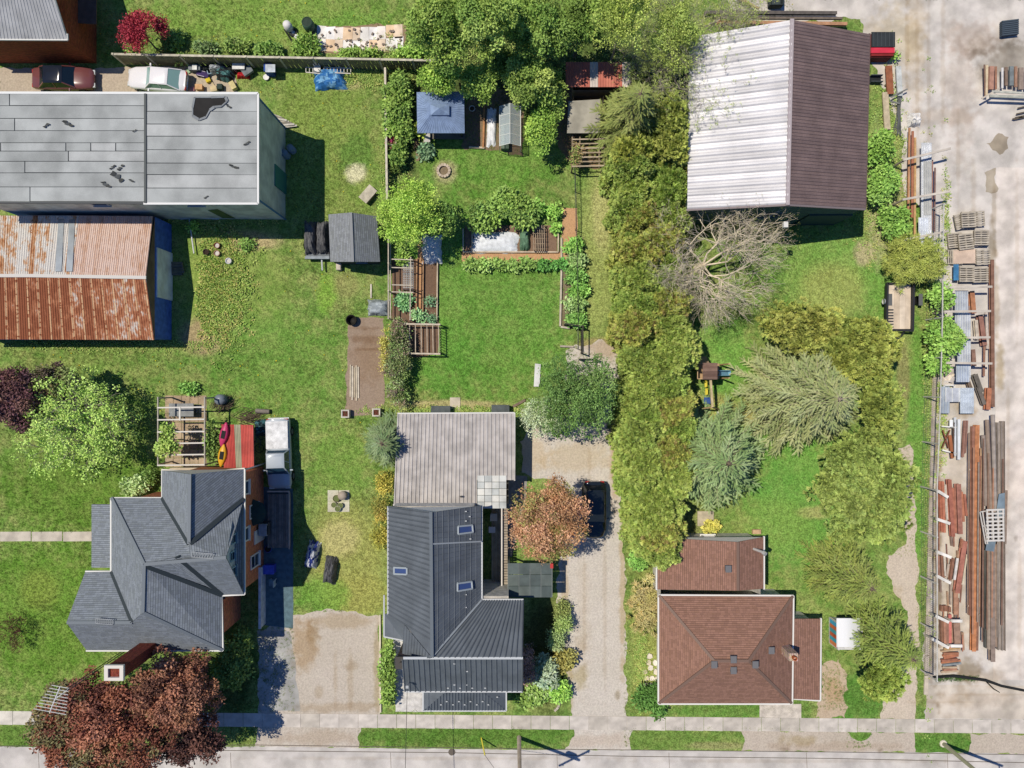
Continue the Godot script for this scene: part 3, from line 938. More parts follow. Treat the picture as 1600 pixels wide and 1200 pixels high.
func black_house() -> void:
	var o := thing("black_roof_house", "house with black ribbed metal roof, three skylights and a south porch", "house", P(705, 930))
	var m := M("666d75", "mottle", 0.5, 0.0)
	var e := 4.5
	var r := 7.1
	var foot := [P(629, 776), P(745, 776), P(745, 905), P(795, 905), P(795, 1040), P(652, 1040), P(652, 960), P(629, 960)]
	walls(o, M("e4e2dc"), foot, 0, 4.4)
	var cl := B.new(o.position)
	var top := []
	for p in foot:
		top.append(p + Vector3(0, 4.35, 0))
	cl.poly(top)
	part("ceiling", cl.done(), M("c8c2b8"), o)
	var q := func(a: Array) -> Vector3: return P(a[0], a[1], a[2])
	ribbed(o, "roof", m, q.call([607, 792, e]), q.call([607, 960, e]), q.call([675, 1000, r]), q.call([673, 801, r]), 0.36, 0.09, 0.14)
	slope(o, "roof", m, [[607, 958, e], [601, 960, 4.2], [601, 994, 4.2], [630, 1000, 4.6], [632, 975, 5.3], [675, 1027, r], [675, 996, r]])
	ribbed(o, "roof", m, q.call([632, 976, 5.3]), q.call([674, 1027, r]), q.call([672, 1029, r]), q.call([629, 1022, 5.3]), 0.3)
	ribbed(o, "roof", m, q.call([673, 801, r]), q.call([674, 849, r]), q.call([752, 846, 4.65]), q.call([752, 790, 4.65]), 0.42, 0.03, 0.05, 0.1, 8)
	ribbed(o, "roof", m, q.call([674, 849, r]), q.call([675, 1026, r]), q.call([752, 940, e]), q.call([752, 845, e]), 0.42, 0.03, 0.05, 0.06, 8)
	ribbed(o, "roof", m, q.call([752, 938, e]), q.call([817, 938, e]), q.call([815, 1028, 6.85]), q.call([676, 1028, 6.9]), 0.36, 0.1, 0.16)
	ribbed(o, "roof", m, q.call([629, 1029, 6.85]), q.call([816, 1029, 6.85]), q.call([816, 1080, e]), q.call([633, 1080, e]), 0.36, 0.08, 0.14)
	var pm := m
	slope(o, "porch_roof", pm, [[662, 1110, 3.0], [790, 1110, 3.0], [755, 1082, 4.0], [695, 1082, 4.0]])
	slope(o, "porch_roof", pm, [[662, 1110, 3.0], [695, 1082, 4.0], [662, 1082, 3.0]])
	slope(o, "porch_roof", pm, [[790, 1110, 3.0], [755, 1082, 4.0], [790, 1082, 3.0]])
	var rb := B.new(o.position)
	for i in 27:
		var x := 664.0 + i * 4.7
		var k := clampf(minf((x - 662.0) / 33.0, (790.0 - x) / 35.0), 0, 1)
		rb.bar(P(x, 1110, 3.06), P(x, 1110.0 - 28.0 * k, 3.06 + k), 0.06, 0.06)
	part("porch_roof_ribs", rb.done(), m, o)
	for x in [670, 705, 745, 780]:
		var pp := B.new(o.position)
		var p := P(x, 1105, 2.9)
		pp.bar(Vector3(p.x, 0, p.z), p, 0.14, 0.14)
		part("porch_post", pp.done(), M("f0eee8", "plain"), o)
	gutter(o, [[673, 800, 7.15], [675, 1027, 7.15]], "6d767e", "ridge_cap", 0.22)
	gutter(o, [[630, 1028.5, 6.9], [817, 1028.5, 6.9]], "c9ced1", "ridge_cap", 0.16)
	gutter(o, [[675, 1027, 7.1], [752, 938, 4.62]], "9aa2a8", "valley_strip", 0.12)
	gutter(o, [[674, 850, 7.15], [752, 846, 4.68]], "aab1b6", "flashing", 0.1)
	gutter(o, [[606, 791, e], [606, 960, e]], "c9cdd0")
	gutter(o, [[600, 930, 4.2], [600, 995, 4.2], [630, 1001, 4.5]], "c9cdd0")
	gutter(o, [[753, 790, e], [753, 937, e], [818, 937, e]], "d5d8da")
	gutter(o, [[633, 1081, e], [817, 1081, e]], "d5d8da")
	gutter(o, [[661, 1082, 3.0], [661, 1111, 3.0], [791, 1111, 3.0], [791, 1082, 3.0]], "d5d8da")
	for s in [[[617, 886, 4.95], [637, 887, 5.7], [637, 897, 5.7], [617, 896, 4.95]], [[715, 822, 5.8], [737, 820, 5.1], [738, 831, 5.1], [715, 834, 5.8]], [[714, 911, 5.8], [736, 908, 5.1], [737, 919, 5.1], [714, 923, 5.8]]]:
		skylight(o, s)
	# gable end walls
	for g in [[[608, 793, e], [673, 802, 7.0], [752, 791, 4.6]], [[816, 938, e], [815, 1028, 6.75], [816, 1080, e]]]:
		var b := B.new(o.position)
		b.poly(PL(g))
		part("gable_cladding", b.done(), M("dfe3e4", "plain"), o)
	# snow guards: small bright cleats
	for s in [[700, 1075, 4.75], [710, 1070, 4.95], [719, 1075, 4.75], [729, 1070, 4.95], [738, 1075, 4.75], [758, 1075, 4.75], [689, 1101, 3.4], [698, 1096, 3.6], [708, 1101, 3.4], [717, 1096, 3.6], [726, 1101, 3.4], [735, 1096, 3.6], [745, 1101, 3.4], [754, 1096, 3.6], [763, 1101, 3.4], [777, 1089, 3.4], [728, 929, 5.3], [735, 938, 5.0], [728, 949, 5.3], [728, 799, 5.45], [734, 807, 5.25], [728, 814, 5.45], [735, 842, 5.2], [710, 1037, 6.5], [730, 1049, 5.95]]:
		var k1 := B.new(o.position)
		k1.box(P(s[0], s[1], s[2] + 0.05), Vector3(0.13, 0.08, 0.07))
		part("snow_guard", k1.done(), M("c4c8ca", "plain"), o)
	# square chimney by the west corner, and the service mast
	var cp := P(628, 1035, 6.0)
	var ch := B.new(o.position)
	ch.box(Vector3(cp.x, 3.0, cp.z), Vector3(0.75, 6.0, 0.7))
	var cn := part("chimney", ch.done(), M("6b6763", "brick"), o)
	var cc := B.new(o.position)
	cc.box(Vector3(cp.x, 6.06, cp.z), Vector3(0.9, 0.12, 0.85))
	cc.cyl(Vector3(cp.x, 6.1, cp.z), Vector3(cp.x, 6.4, cp.z), 0.15, 10)
	part("chimney_cap", cc.done(), M("55524f", "plain"), cn)
	# windows of the north and west walls
	for z in [13.0, 15.0]:
		window(o, Vector3(P(629, 0).x, 2.2, z), Vector3(-1, 0, 0), 1.0, 1.3)
	window(o, Vector3(P(795, 0).x, 2.4, 18.0), Vector3(1, 0, 0), 1.2, 1.4)
	window(o, Vector3(-2.5, 2.2, P(0, 1040).z), Vector3(0, 0, 1), 1.4, 1.5)
	var d := B.new(o.position)
	d.box(Vector3(-5.2, 1.05, P(0, 1040).z + 0.03), Vector3(1.0, 2.1, 0.08))
	part("door", d.done(), M("5c4a3c", "plain"), o)
	# --- grey metal garage ---
	var g := thing("garage", "wide garage with a low grey ribbed metal roof and clear corner panels", "garage", P(712, 720))
	walls(g, M("d9d6cf"), [P(632, 654), P(795, 654), P(795, 778), P(632, 778)], 0, 2.7)
	var fl := [P(622, 647, 3.0), P(803, 646, 3.0), P(803, 752, 3.0), P(615, 790, 3.0)]
	var gb := B.new(g.position)
	gb.slab([P(622, 647, 3.0), P(803, 646, 3.0), P(803, 750, 2.9), P(745, 750, 2.9), P(745, 788, 2.86), P(615, 790, 2.86)], 0.08)
	part("roof", gb.done(), M("b8b2ae", "mottle", 0.7, 0.0), g)
	# ribs: 24 separate seams
	for i in 31:
		var t := i / 30.0
		var a := P(622 + 181 * t, 646.5, 3.02)
		var c := P(616 + 188 * t, 789 if t < 0.69 else 750, 2.9 if t < 0.69 else 2.93)
		var b := B.new(g.position)
		b.bar(a, c, 0.13 if i % 2 else 0.09, 0.07)
		part("roof_rib", b.done(), M("beb9b6", "mottle", 0.7, 0.0), g)
	for row in 5:
		for col in 4:
			var b := B.new(g.position)
			var x := 746.0 + col * 11.4
			var y := 743.0 + row * 10.4
			b.slab([P(x, y, 3.03), P(x + 10.8, y, 3.03), P(x + 10.8, y + 9.8, 3.0), P(x, y + 9.8, 3.0)], 0.02)
			part("pane", b.done(), M(["d4d6d2", "c2c6c4", "dcdcd6"][(row + col) % 3], "mottle", 0.25), g)
	gutter(g, [[621, 646, 3.05], [804, 645, 3.05], [804, 751, 2.95]], "e6e4df")
	gutter(g, [[614, 789, 2.9], [745, 788, 2.9]], "dedbd4")
	var pst := B.new(g.position)
	for s in [[790, 793], [750, 793]]:
		var p := P(s[0], s[1], 2.9)
		pst.bar(Vector3(p.x, 0, p.z), p, 0.12, 0.12)
	part("post", pst.done(), M("c9b59a"), g)
	var vent := B.new(g.position)
	vent.cyl(P(720, 776, 2.9), P(720, 776, 3.3), 0.07, 8)
	part("vent_pipe", vent.done(), M("4a4a4a", "plain"), g)
	# --- carport with dark glass-like panels and deck ---
	var c := thing("carport", "carport roofed with dark square panels beside the gravel driveway", "carport", P(828, 905))
	for row in 3:
		for col in 4:
			var b := B.new(c.position)
			var x := 794.0 + col * 17.2
			var y := 880.0 + row * 18.0
			var h1 := 2.7
			b.slab([P(x, y, h1), P(x + 16.6, y, h1), P(x + 16.6, y + 17.4, h1), P(x, y + 17.4, h1)], 0.04)
			part("panel", b.done(), M(["5a6564", "525d5c", "616b68"][(row * 2 + col) % 3], "mottle", 0.45), c)
	var fr := B.new(c.position)
	for col in 5:
		fr.bar(P(793.7 + col * 17.2, 880, 2.65), P(793.7 + col * 17.2, 933, 2.65), 0.05, 0.1)
	for s in [[795, 882], [861, 882], [795, 931], [861, 931]]:
		var p := P(s[0], s[1], 2.6)
		fr.bar(Vector3(p.x, 0, p.z), p, 0.12, 0.12)
	part("frame", fr.done(), M("8a8f8e", "plain"), c)
	var mb := B.new(c.position)
	mb.box(P(862, 884, 2.74), Vector3(0.22, 0.16, 0.35))
	part("marker_flag", mb.done(), M("c84444", "plain"), c)
	deck()

func deck() -> void:
	var o := thing("timber_deck", "timber deck with white railing along the black roofed house", "deck", P(770, 860))
	for i in 7:
		var b := B.new(o.position)
		var x := 768.0 + i * 3.0
		b.slab([P(x, 793, 0.7), P(x + 2.7, 793, 0.7), P(x + 2.7, 934, 0.7), P(x, 934, 0.7)], 0.06)
		part("plank", b.done(), M(["b5a893", "ab9d88"][i % 2]), o)
	var r := B.new(o.position)
	r.bar(P(784, 793, 1.8), P(784, 936, 1.8), 0.1, 0.08)
	r.bar(P(756, 793, 1.8), P(784, 793, 1.8), 0.1, 0.08)
	for i in 8:
		var p := P(784, 793 + i * 20, 1.8)
		r.bar(Vector3(p.x, 0, p.z), p, 0.1, 0.1)
	part("railing", r.done(), M("e8e0d8", "plain"), o)
	for i in 34:
		var b := B.new(o.position)
		var p := P(788.5, 795.0 + i * 4.15, 1.55)
		b.box(p, Vector3(0.45, 0.03, 0.16))
		part("slat", b.done(), M("b9ab98"), o)
	var pool := B.new()
	var f := thing("garden_chair", "pale garden chair on the timber deck", "chair", P(772, 806, 0.7))
	var cb := B.new(f.position)
	cb.box(f.position + Vector3(0, 0.42, 0), Vector3(0.5, 0.06, 0.5))
	part("seat", cb.done(), M("dedbcf", "plain"), f)
	var bk := B.new(f.position)
	bk.box(f.position + Vector3(-0.24, 0.68, 0), Vector3(0.06, 0.5, 0.5))
	part("backrest", bk.done(), M("dedbcf", "plain"), f)
	for s in [[-0.22, -0.22], [0.22, -0.22], [-0.22, 0.22], [0.22, 0.22]]:
		var l := B.new(f.position)
		l.box(f.position + Vector3(s[0], 0.2, s[1]), Vector3(0.05, 0.4, 0.05))
		part("leg", l.done(), M("dedbcf", "plain"), f)
	for s in [-0.25, 0.25]:
		var l := B.new(f.position)
		l.box(f.position + Vector3(0, 0.62, s), Vector3(0.5, 0.05, 0.05))
		part("armrest", l.done(), M("dedbcf", "plain"), f)
	var t := thing("side_table", "small white square table on the timber deck", "table", P(769, 826, 0.7))
	var tb := B.new(t.position)
	tb.box(t.position + Vector3(0, 0.45, 0), Vector3(0.5, 0.05, 0.45))
	part("table_top", tb.done(), M("e6e6e2", "plain"), t)
	for s in [[-0.2, -0.18], [0.2, -0.18], [-0.2, 0.18], [0.2, 0.18]]:
		var l := B.new(t.position)
		l.box(t.position + Vector3(s[0], 0.21, s[1]), Vector3(0.05, 0.42, 0.05))
		part("leg", l.done(), M("e6e6e2", "plain"), t)

func bungalow() -> void:
	var o := thing("brown_bungalow", "brown shingle roofed bungalow with hip roof and two lower wings", "house", P(1140, 1000))
	var sh := M("8f6c5e", "shingle", 0.9)
	var e := 3.0
	var r := 5.3
	walls(o, M("efece4"), [P(1026, 920), P(1208, 920), P(1208, 1066), P(1026, 1066)], 0, 2.95)
	walls(o, M("efece4"), [P(1020, 833), P(1168, 833), P(1168, 919), P(1020, 919)], 0, 2.9)
	walls(o, M("efece4"), [P(1209, 955), P(1250, 955), P(1250, 1066), P(1209, 1066)], 0, 2.5)
	slope(o, "roof", sh, [[1030, 931, e], [1239, 932, e], [1170, 1033, r], [1116, 1033, r]])
	slope(o, "roof", sh, [[1237, 1099, e], [1030, 1099, e], [1116, 1033, r], [1170, 1033, r]])
	slope(o, "roof", sh, [[1030, 1099, e], [1030, 931, e], [1116, 1033, r]])
	slope(o, "roof", sh, [[1239, 932, e], [1237, 1099, e], [1170, 1033, r]])
	slope(o, "roof", sh, [[1027, 921, 2.9], [1027, 840, 2.9], [1153, 847, 3.9], [1153, 923, 3.9]])
	slope(o, "roof", sh, [[1193, 839, 2.9], [1193, 920, 2.9], [1153, 923, 3.9], [1153, 847, 3.9]])
	slope(o, "roof", sh, [[1282, 967, 2.4], [1281, 1094, 2.4], [1240, 1092, 2.85], [1241, 967, 2.85]])
	gutter(o, [[1029, 930, e], [1240, 931, e], [1238, 1100, e], [1029, 1100, e], [1029, 930, e]], "f0ede6", "gutter", 0.13)
	gutter(o, [[1026, 839, 2.9], [1026, 922, 2.9]], "f0ede6", "gutter", 0.12)
	gutter(o, [[1194, 838, 2.9], [1194, 921, 2.9]], "f0ede6", "gutter", 0.12)
	gutter(o, [[1283, 966, 2.4], [1282, 1095, 2.4], [1239, 1092, 2.6]], "f0ede6", "gutter", 0.12)
	for q in [[[1030, 931, 3.04], [1116, 1033, 5.34]], [[1239, 932, 3.04], [1170, 1033, 5.34]], [[1237, 1099, 3.04], [1170, 1033, 5.34]], [[1030, 1099, 3.04], [1116, 1033, 5.34]], [[1116, 1033, 5.34], [1170, 1033, 5.34]], [[1153, 847, 3.94], [1153, 923, 3.94]]]:
		gutter(o, q, "826a5e", "ridge_cap", 0.2)
	for g in [[[1027, 840, 2.88], [1153, 847, 3.86], [1193, 839, 2.88]]]:
		var b := B.new(o.position)
		b.poly(PL(g))
		part("gable_cladding", b.done(), M("efece4", "plain"), o)
	for q in [[1115, 1037, 5.05], [1145, 1029, 5.1], [1179, 1037, 4.95], [1145, 1046, 4.8], [1137, 888, 3.8], [1204, 1015, 4.1]]:
		var b := B.new(o.position)
		var p := P(q[0], q[1], q[2] + 0.16)
		b.box(p, Vector3(0.32, 0.34, 0.4))
		b.box(p + Vector3(0, 0.19, 0), Vector3(0.42, 0.05, 0.5))
		part("roof_vent", b.done(), M("77777a", "plain"), o)
	var ch := B.new(o.position)
	ch.box(Vector3(P(1240, 1027, 5.0).x, 2.5, P(1240, 1027, 5.0).z), Vector3(0.65, 5.0, 0.55))
	var cn := part("chimney", ch.done(), M("d6c7b8", "brick"), o)
	var cc := B.new(o.position)
	cc.lathe(Vector3(P(1240, 1027, 5.0).x, 5.0, P(1240, 1027, 5.0).z), [Vector2(0.16, 0), Vector2(0.16, 0.3), Vector2(0.1, 0.3)], 10)
	part("chimney_pot", cc.done(), M("b2623c", "plain"), cn)
	var fl := B.new(o.position)
	fl.cyl(P(1176, 857, 3.2), P(1176, 857, 3.2) + Vector3(0.5, 0.75, 0.1), 0.1, 8)
	fl.cyl(P(1176, 857, 3.2) + Vector3(0.5, 0.75, 0.1), P(1176, 857, 3.2) + Vector3(0.62, 0.95, 0.2), 0.16, 8)
	part("flue_pipe", fl.done(), M("d9d9d6", "plain", 0.4, 0.4), o)
	for x in [1045, 1100]:
		window(o, Vector3((x - 800) * U, 1.7, P(0, 833).z), Vector3(0, 0, -1), 1.0, 1.1)
	window(o, Vector3(P(1026, 0).x, 1.7, 20.0), Vector3(-1, 0, 0), 1.2, 1.1)
	for x in [1060, 1120]:
		window(o, Vector3((x - 800) * U, 1.7, P(0, 1066).z), Vector3(0, 0, 1), 1.3, 1.2)
	var d := B.new(o.position)
	d.box(Vector3((1190 - 800) * U, 1.05, P(0, 1066).z + 0.03), Vector3(0.95, 2.1, 0.08))
	part("door", d.done(), M("7a2f2a", "plain"), o)

func barn() -> void:
	var o := thing("flat_roofed_barn", "long barn with a worn grey roll felt roof and pale grey walls", "barn", P(220, 270))
	var wallm := M("d6dac8", "mottle")
	walls(o, wallm, [P(46, 203), P(446, 201), P(446, 343), P(46, 343)], 0, 6.0)
	# south wall in beige
	var roofm := []
	for h in ["a9adac", "afb3b2", "a4a8a7", "b2b5b4"]:
		roofm.append(M(h, "mottle", 0.9, 0.0, 0.12))
	var h0 := 6.35
	var deck_ := B.new(o.position)
	deck_.slab([P(-60, 146, h0 - 0.04), P(402, 146, h0 - 0.04), P(402, 317, h0 - 0.04), P(-60, 315, h0 - 0.04)], 0.2)
	part("roof_deck", deck_.done(), M("34383a"), o)
	# felt strips, lapped, each its own piece
	var ys := [146, 165, 185, 204, 223, 236, 252, 270, 292, 315]
	for i in ys.size() - 1:
		var cuts := [-60, 226] if i % 2 else [-60, 15 + i * 4, 226]
		if i == 4:
			cuts = [-60, 1, 103, 142, 181, 226]
		if i == 5:
			cuts = [-60, 107, 226]
		for k in cuts.size() - 1:
			var b := B.new(o.position)
			var lift := 0.012 * ((i + k) % 3)
			b.slab([P(cuts[k] + 0.5, ys[i] + 0.5, h0 + lift), P(cuts[k + 1] - 0.9, ys[i] + 0.5, h0 + lift), P(cuts[k + 1] - 0.9, ys[i + 1] - 0.3, h0 + lift), P(cuts[k] + 0.5, ys[i + 1] - rng.randf_range(0.2, 0.9), h0 + lift)], 0.04)
			part("felt_strip", b.done(), roofm[(i * 2 + k) % 4], o)
	var y2 := [147, 174, 194, 213, 234, 255, 273, 294, 317]
	for i in y2.size() - 1:
		var b := B.new(o.position)
		var lift := 0.03 + 0.01 * (i % 3)
		b.slab([P(228, y2[i] + 0.3, h0 + lift), P(401, y2[i] + 0.3, h0 + lift), P(401, y2[i + 1] - rng.randf_range(0.1, 0.7), h0 + lift), P(228, y2[i + 1] - rng.randf_range(0.2, 0.9), h0 + lift)], 0.05)
		part("felt_strip", b.done(), roofm[(i + 1) % 4], o)
	# torn patch showing black underlay, with curled pale rim
	var patch := [[304, 152], [330, 152], [352, 151], [355, 158], [346, 166], [335, 167], [328, 172], [322, 183], [311, 187], [301, 181], [301, 168]]
	var pb := B.new(o.position)
	pb.slab(PL(patch, h0 + 0.075), 0.02)
	part("torn_patch", pb.done(), M("2c2b2a", "mottle"), o)
	var rim := B.new(o.position)
	for i in patch.size():
		var a := P(patch[i][0], patch[i][1], h0 + 0.1)
		var c := P(patch[(i + 1) % patch.size()][0], patch[(i + 1) % patch.size()][1], h0 + 0.1)
		rim.bar(a, c, 0.09 + 0.05 * (i % 3), 0.04)
	part("torn_edge", rim.done(), M("8c9194", "mottle"), o)
	for q in [[105, 193, 9, 4], [72, 196, 6, 3], [183, 276, 11, 7], [165, 288, 8, 4], [357, 166, 5, 3], [386, 224, 6, 3], [188, 262, 6, 4], [365, 260, 9, 3], [205, 282, 5, 2], [322, 308, 4, 2], [210, 204, 4, 2], [176, 261, 5, 3]]:
		for k in 3:
			var b := B.new(o.position)
			var pts := []
			for i in 7:
				var t := TAU * i / 7
				var f := rng.randf_range(0.4, 1.0)
				pts.append(P(q[0] + rng.randf_range(-0.4, 0.4) + (k - 1) * q[2] * 0.5 + cos(t) * q[2] * 0.7 * f, q[1] + (k - 1) * q[3] * 0.7 * (1 if q[0] % 2 else -1) + sin(t) * q[3] * 0.7 * f, h0 + 0.085 + 0.004 * k))
			b.slab(pts, 0.01)
			part("tar_patch", b.done(), M(["3a3d3e", "55595a", "4a4c4a"][k], "mottle"), o)
	gutter(o, [[-60, 144.5, 6.4], [403, 145.5, 6.4]], "eef0ee", "roof_edge", 0.16)
	gutter(o, [[403, 146, 6.4], [403, 318, 6.4], [224, 318, 6.4]], "f0f0ee", "roof_edge", 0.14)
	gutter(o, [[-60, 316, 6.4], [224, 317, 6.4]], "4a4f52", "roof_edge", 0.14)
	gutter(o, [[226.8, 146, 6.45], [226.8, 317, 6.45]], "4b5254", "lap_seam", 0.16)
	for x in [147, 297]:
		window(o, Vector3((x * 1.0 - 800) * U * 0.9 , 5.0, P(0, 343).z), Vector3(0, 0, 1), 1.1, 0.8, "b8c0c4")
	var d := B.new(o.position)
	d.box(Vector3(P(446, 0).x + 0.04, 1.3, -15.6), Vector3(0.08, 2.6, 1.6))
	part("door", d.done(), M("4f8f7c", "plain"), o)
	for z in [201, 343]:
		var tr := B.new(o.position)
		tr.bar(P(446.5, z), P(446.5, z) + Vector3(0, 6.1, 0), 0.1, 0.1)
		part("corner_trim", tr.done(), M("5a86a8", "plain"), o)
	var st := B.new(o.position)
	st.slab([P(352, 343.3) + Vector3(0, 0.5, 0), P(372, 343.6) + Vector3(0, 0.5, 0), P(368, 343.6) + Vector3(0, 3.4, 0), P(350, 343.3) + Vector3(0, 3.0, 0)], 0.02)
	part("moss_stain", st.done(), M("5f7444", "mottle"), o)

func rusty_shed() -> void:
	var o := thing("rusty_metal_shed", "long metal shed with rusted corrugated gable roof and blue east wall", "shed", P(110, 440))
	rust_texture("rust_north", [Color("e4e0da"), Color("d0a078"), Color("a86a44"), Color("f0eae2")], 0.42, 211, 0.85, 1.0)
	rust_texture("rust_south", [Color("e6ded4"), Color("c48460"), Color("9e5f42"), Color("ecc79c")], 1.0, 223, 0.62)
	rust_texture("pink", [Color("ecd2c4"), Color("dcb8a2"), Color("c89c7c"), Color("dcbcac")], 0.2, 231, 0.3)
	var e := 2.7
	var r := 3.9
	walls(o, M("567fd8", "grain"), [P(-10, 351), P(268, 351), P(268, 531), P(-10, 531)], 0, 2.6)
	var g := B.new(o.position)
	g.poly([P(268, 351) + Vector3(0, 2.6, 0), P(268, 531) + Vector3(0, 2.6, 0), P(268, 445) + Vector3(0, 3.8, 0)])
	part("gable_cladding", g.done(), M("7d6a58", "mottle"), o)
	var n1 := tex_mat("rust_north", 9.5, 4.5)
	var n2 := tex_mat("pink", 6.0, 4.5)
	sheets(o, "roof_sheet", [n1], P(-60, 337, e), P(124, 337, e), P(112, 431, r), P(-60, 430, r), 10, 5)
	sheets(o, "roof_sheet", [n2], P(124, 337, e), P(239, 338, e), P(228, 433, r), P(112, 431, r), 6, 6)
	var s1 := tex_mat("rust_south", 15.5, 5.0)
	sheets(o, "roof_sheet", [s1], P(-60, 431, r), P(228, 434, r), P(241, 531, e), P(-60, 530, e), 16, 5)
	gutter(o, [[-60, 430.5, 3.98], [46, 430.5, 3.98], [228, 433.5, 3.98]], "d6d2cc", "ridge_cap", 0.24)
	var bare := B.new(o.position)
	for q in [[86, 96], [103, 113]]:
		bare.slab([P(q[0] + 5, 342, e + 0.12), P(q[1] + 4, 342, e + 0.12), P(q[1], 424, r + 0.02), P(q[0], 424, r + 0.02)], 0.02)
	part("bare_sheet", bare.done(), M("a3abb2", "mottle", 0.4, 0.5), o)
	var d := B.new(o.position)
	d.box(Vector3(P(268, 0).x + 0.06, 1.25, P(0, 433).z), Vector3(0.1, 2.4, 3.7))
	part("door", d.done(), M("eef4f4", "mottle"), o)
	var steps := B.new(o.position)
	for i in 4:
		steps.box(P(276 + i * 1.0, 411 + i * 4.5, 0.25), Vector3(0.9, 0.06, 0.18))
	steps.box(P(276, 420, 0.1), Vector3(0.9, 0.2, 1.0))
	part("step", steps.done(), M("7a776c"), o)

func warehouse() -> void:
	var o := thing("metal_warehouse", "steel warehouse with white west slope and brown east slope roof", "warehouse", P(1200, 210))
	walls(o, M("4e6a66", "grain"), [P(1055, 108), P(1300, 108), P(1300, 350), P(1055, 350)], 0, 5.0)
	for z in [108, 350]:
		var g := B.new(o.position)
		var off := 0.03 if z == 350 else -0.03
		g.poly([P(1055, z) + Vector3(0, 5, 0), P(1300, z) + Vector3(0, 5, 0), P(1180, z) + Vector3(0, 7.2, 0)])
		part("gable_cladding", g.done(), M("4e6a66", "plain"), o)
	var wm := M("e6e4e6", "mottle", 0.5, 0.0, 0.1)
	var wm2 := M("dad8da", "mottle", 0.5, 0.0, 0.1)
	sheets(o, "roof_sheet", [wm, wm2, M("f0eef0", "mottle", 0.5, 0.0, 0.1), wm2, M("d0ced0", "mottle", 0.5, 0.0, 0.1)], P(1077, 58, 5.0), P(1074, 327, 5.0), P(1231, 319, 7.3), P(1238, 31, 7.3), 27, 1, 0.11)
	var bm := M("8b7774", "grain", 0.6, 0.0, 0.1)
	var bm2 := M("857270", "grain", 0.6, 0.0, 0.1)
	sheets(o, "roof_sheet", [bm, bm2], P(1358, 53, 5.0), P(1351, 326, 5.0), P(1231, 319, 7.3), P(1238, 31, 7.3), 27, 2, 0.05)
	gutter(o, [[1238, 29, 7.4], [1231, 320, 7.4]], "b9aeb0", "ridge_cap", 0.26)
	gutter(o, [[1359, 52, 5.0], [1352, 327, 5.0]], "6b5a58", "gutter", 0.14)
	gutter(o, [[1073, 328, 5.0], [1231, 320, 7.32], [1352, 327, 5.0]], "8b7f80", "rake_trim", 0.14)
	var d := B.new(o.position)
	d.box(Vector3(P(1270, 0).x, 1.6, P(0, 350).z + 0.05), Vector3(3.2, 3.2, 0.1))
	part("door", d.done(), M("3d5654", "plain"), o)
	window(o, Vector3(P(1180, 0).x, 3.2, P(0, 350).z), Vector3(0, 0, 1), 1.6, 0.9, "5c7270")
	var l := B.new(o.position)
	l.box(P(1227, 349, 5.6) + Vector3(0, 0, 0.1), Vector3(0.3, 0.3, 0.4))
	part("wall_lamp", l.done(), M("e8e8e4", "plain"), o)

func corner_house() -> void:
	var o := thing("corner_brick_house", "red brick house with pale ribbed metal roof in the corner by the parked cars", "house", P(90, 60))
	walls(o, M("a8603f", "brick"), [P(-10, -10), P(151, -10), P(151, 99), P(-10, 99)], 0, 3.9)
	ribbed(o, "roof", M("c9c9c8", "mottle", 0.5, 0.2), P(-80, 60, 4.0), P(105, 61, 4.0), P(76, -28, 6.2), P(-80, -28, 6.2), 0.25, 0.03, 0.05)
	ribbed(o, "roof", M("c9c9c8", "mottle", 0.5, 0.2), P(-80, -66, 4.0), P(105, -66, 4.0), P(76, -28, 6.2), P(-80, -28, 6.2), 0.25, 0.03, 0.05)
	var g := B.new(o.position)
	g.poly([P(151, -10) + Vector3(0, 3.9, 0), P(151, 99) + Vector3(0, 3.9, 0), P(151, 42) + Vector3(0, 6.1, 0)])
	part("gable_cladding", g.done(), M("9a5238", "brick"), o)
	gutter(o, [[-80, 61, 4.0], [105, 62, 4.0], [104.5, 52, 4.2]], "e4e4e0")
	gutter(o, [[104, 60, 4.0], [76, -28, 6.2]], "d8d8d4", "rake_trim", 0.14)
	var b := B.new(o.position)
	b.slab([P(151, 20) + Vector3(0, 2.4, 0), P(176, 20) + Vector3(0, 2.2, 0), P(176, 60) + Vector3(0, 2.2, 0), P(151, 60) + Vector3(0, 2.4, 0)], 0.1)
	part("porch_roof", b.done(), M("6d5a4e"), o)

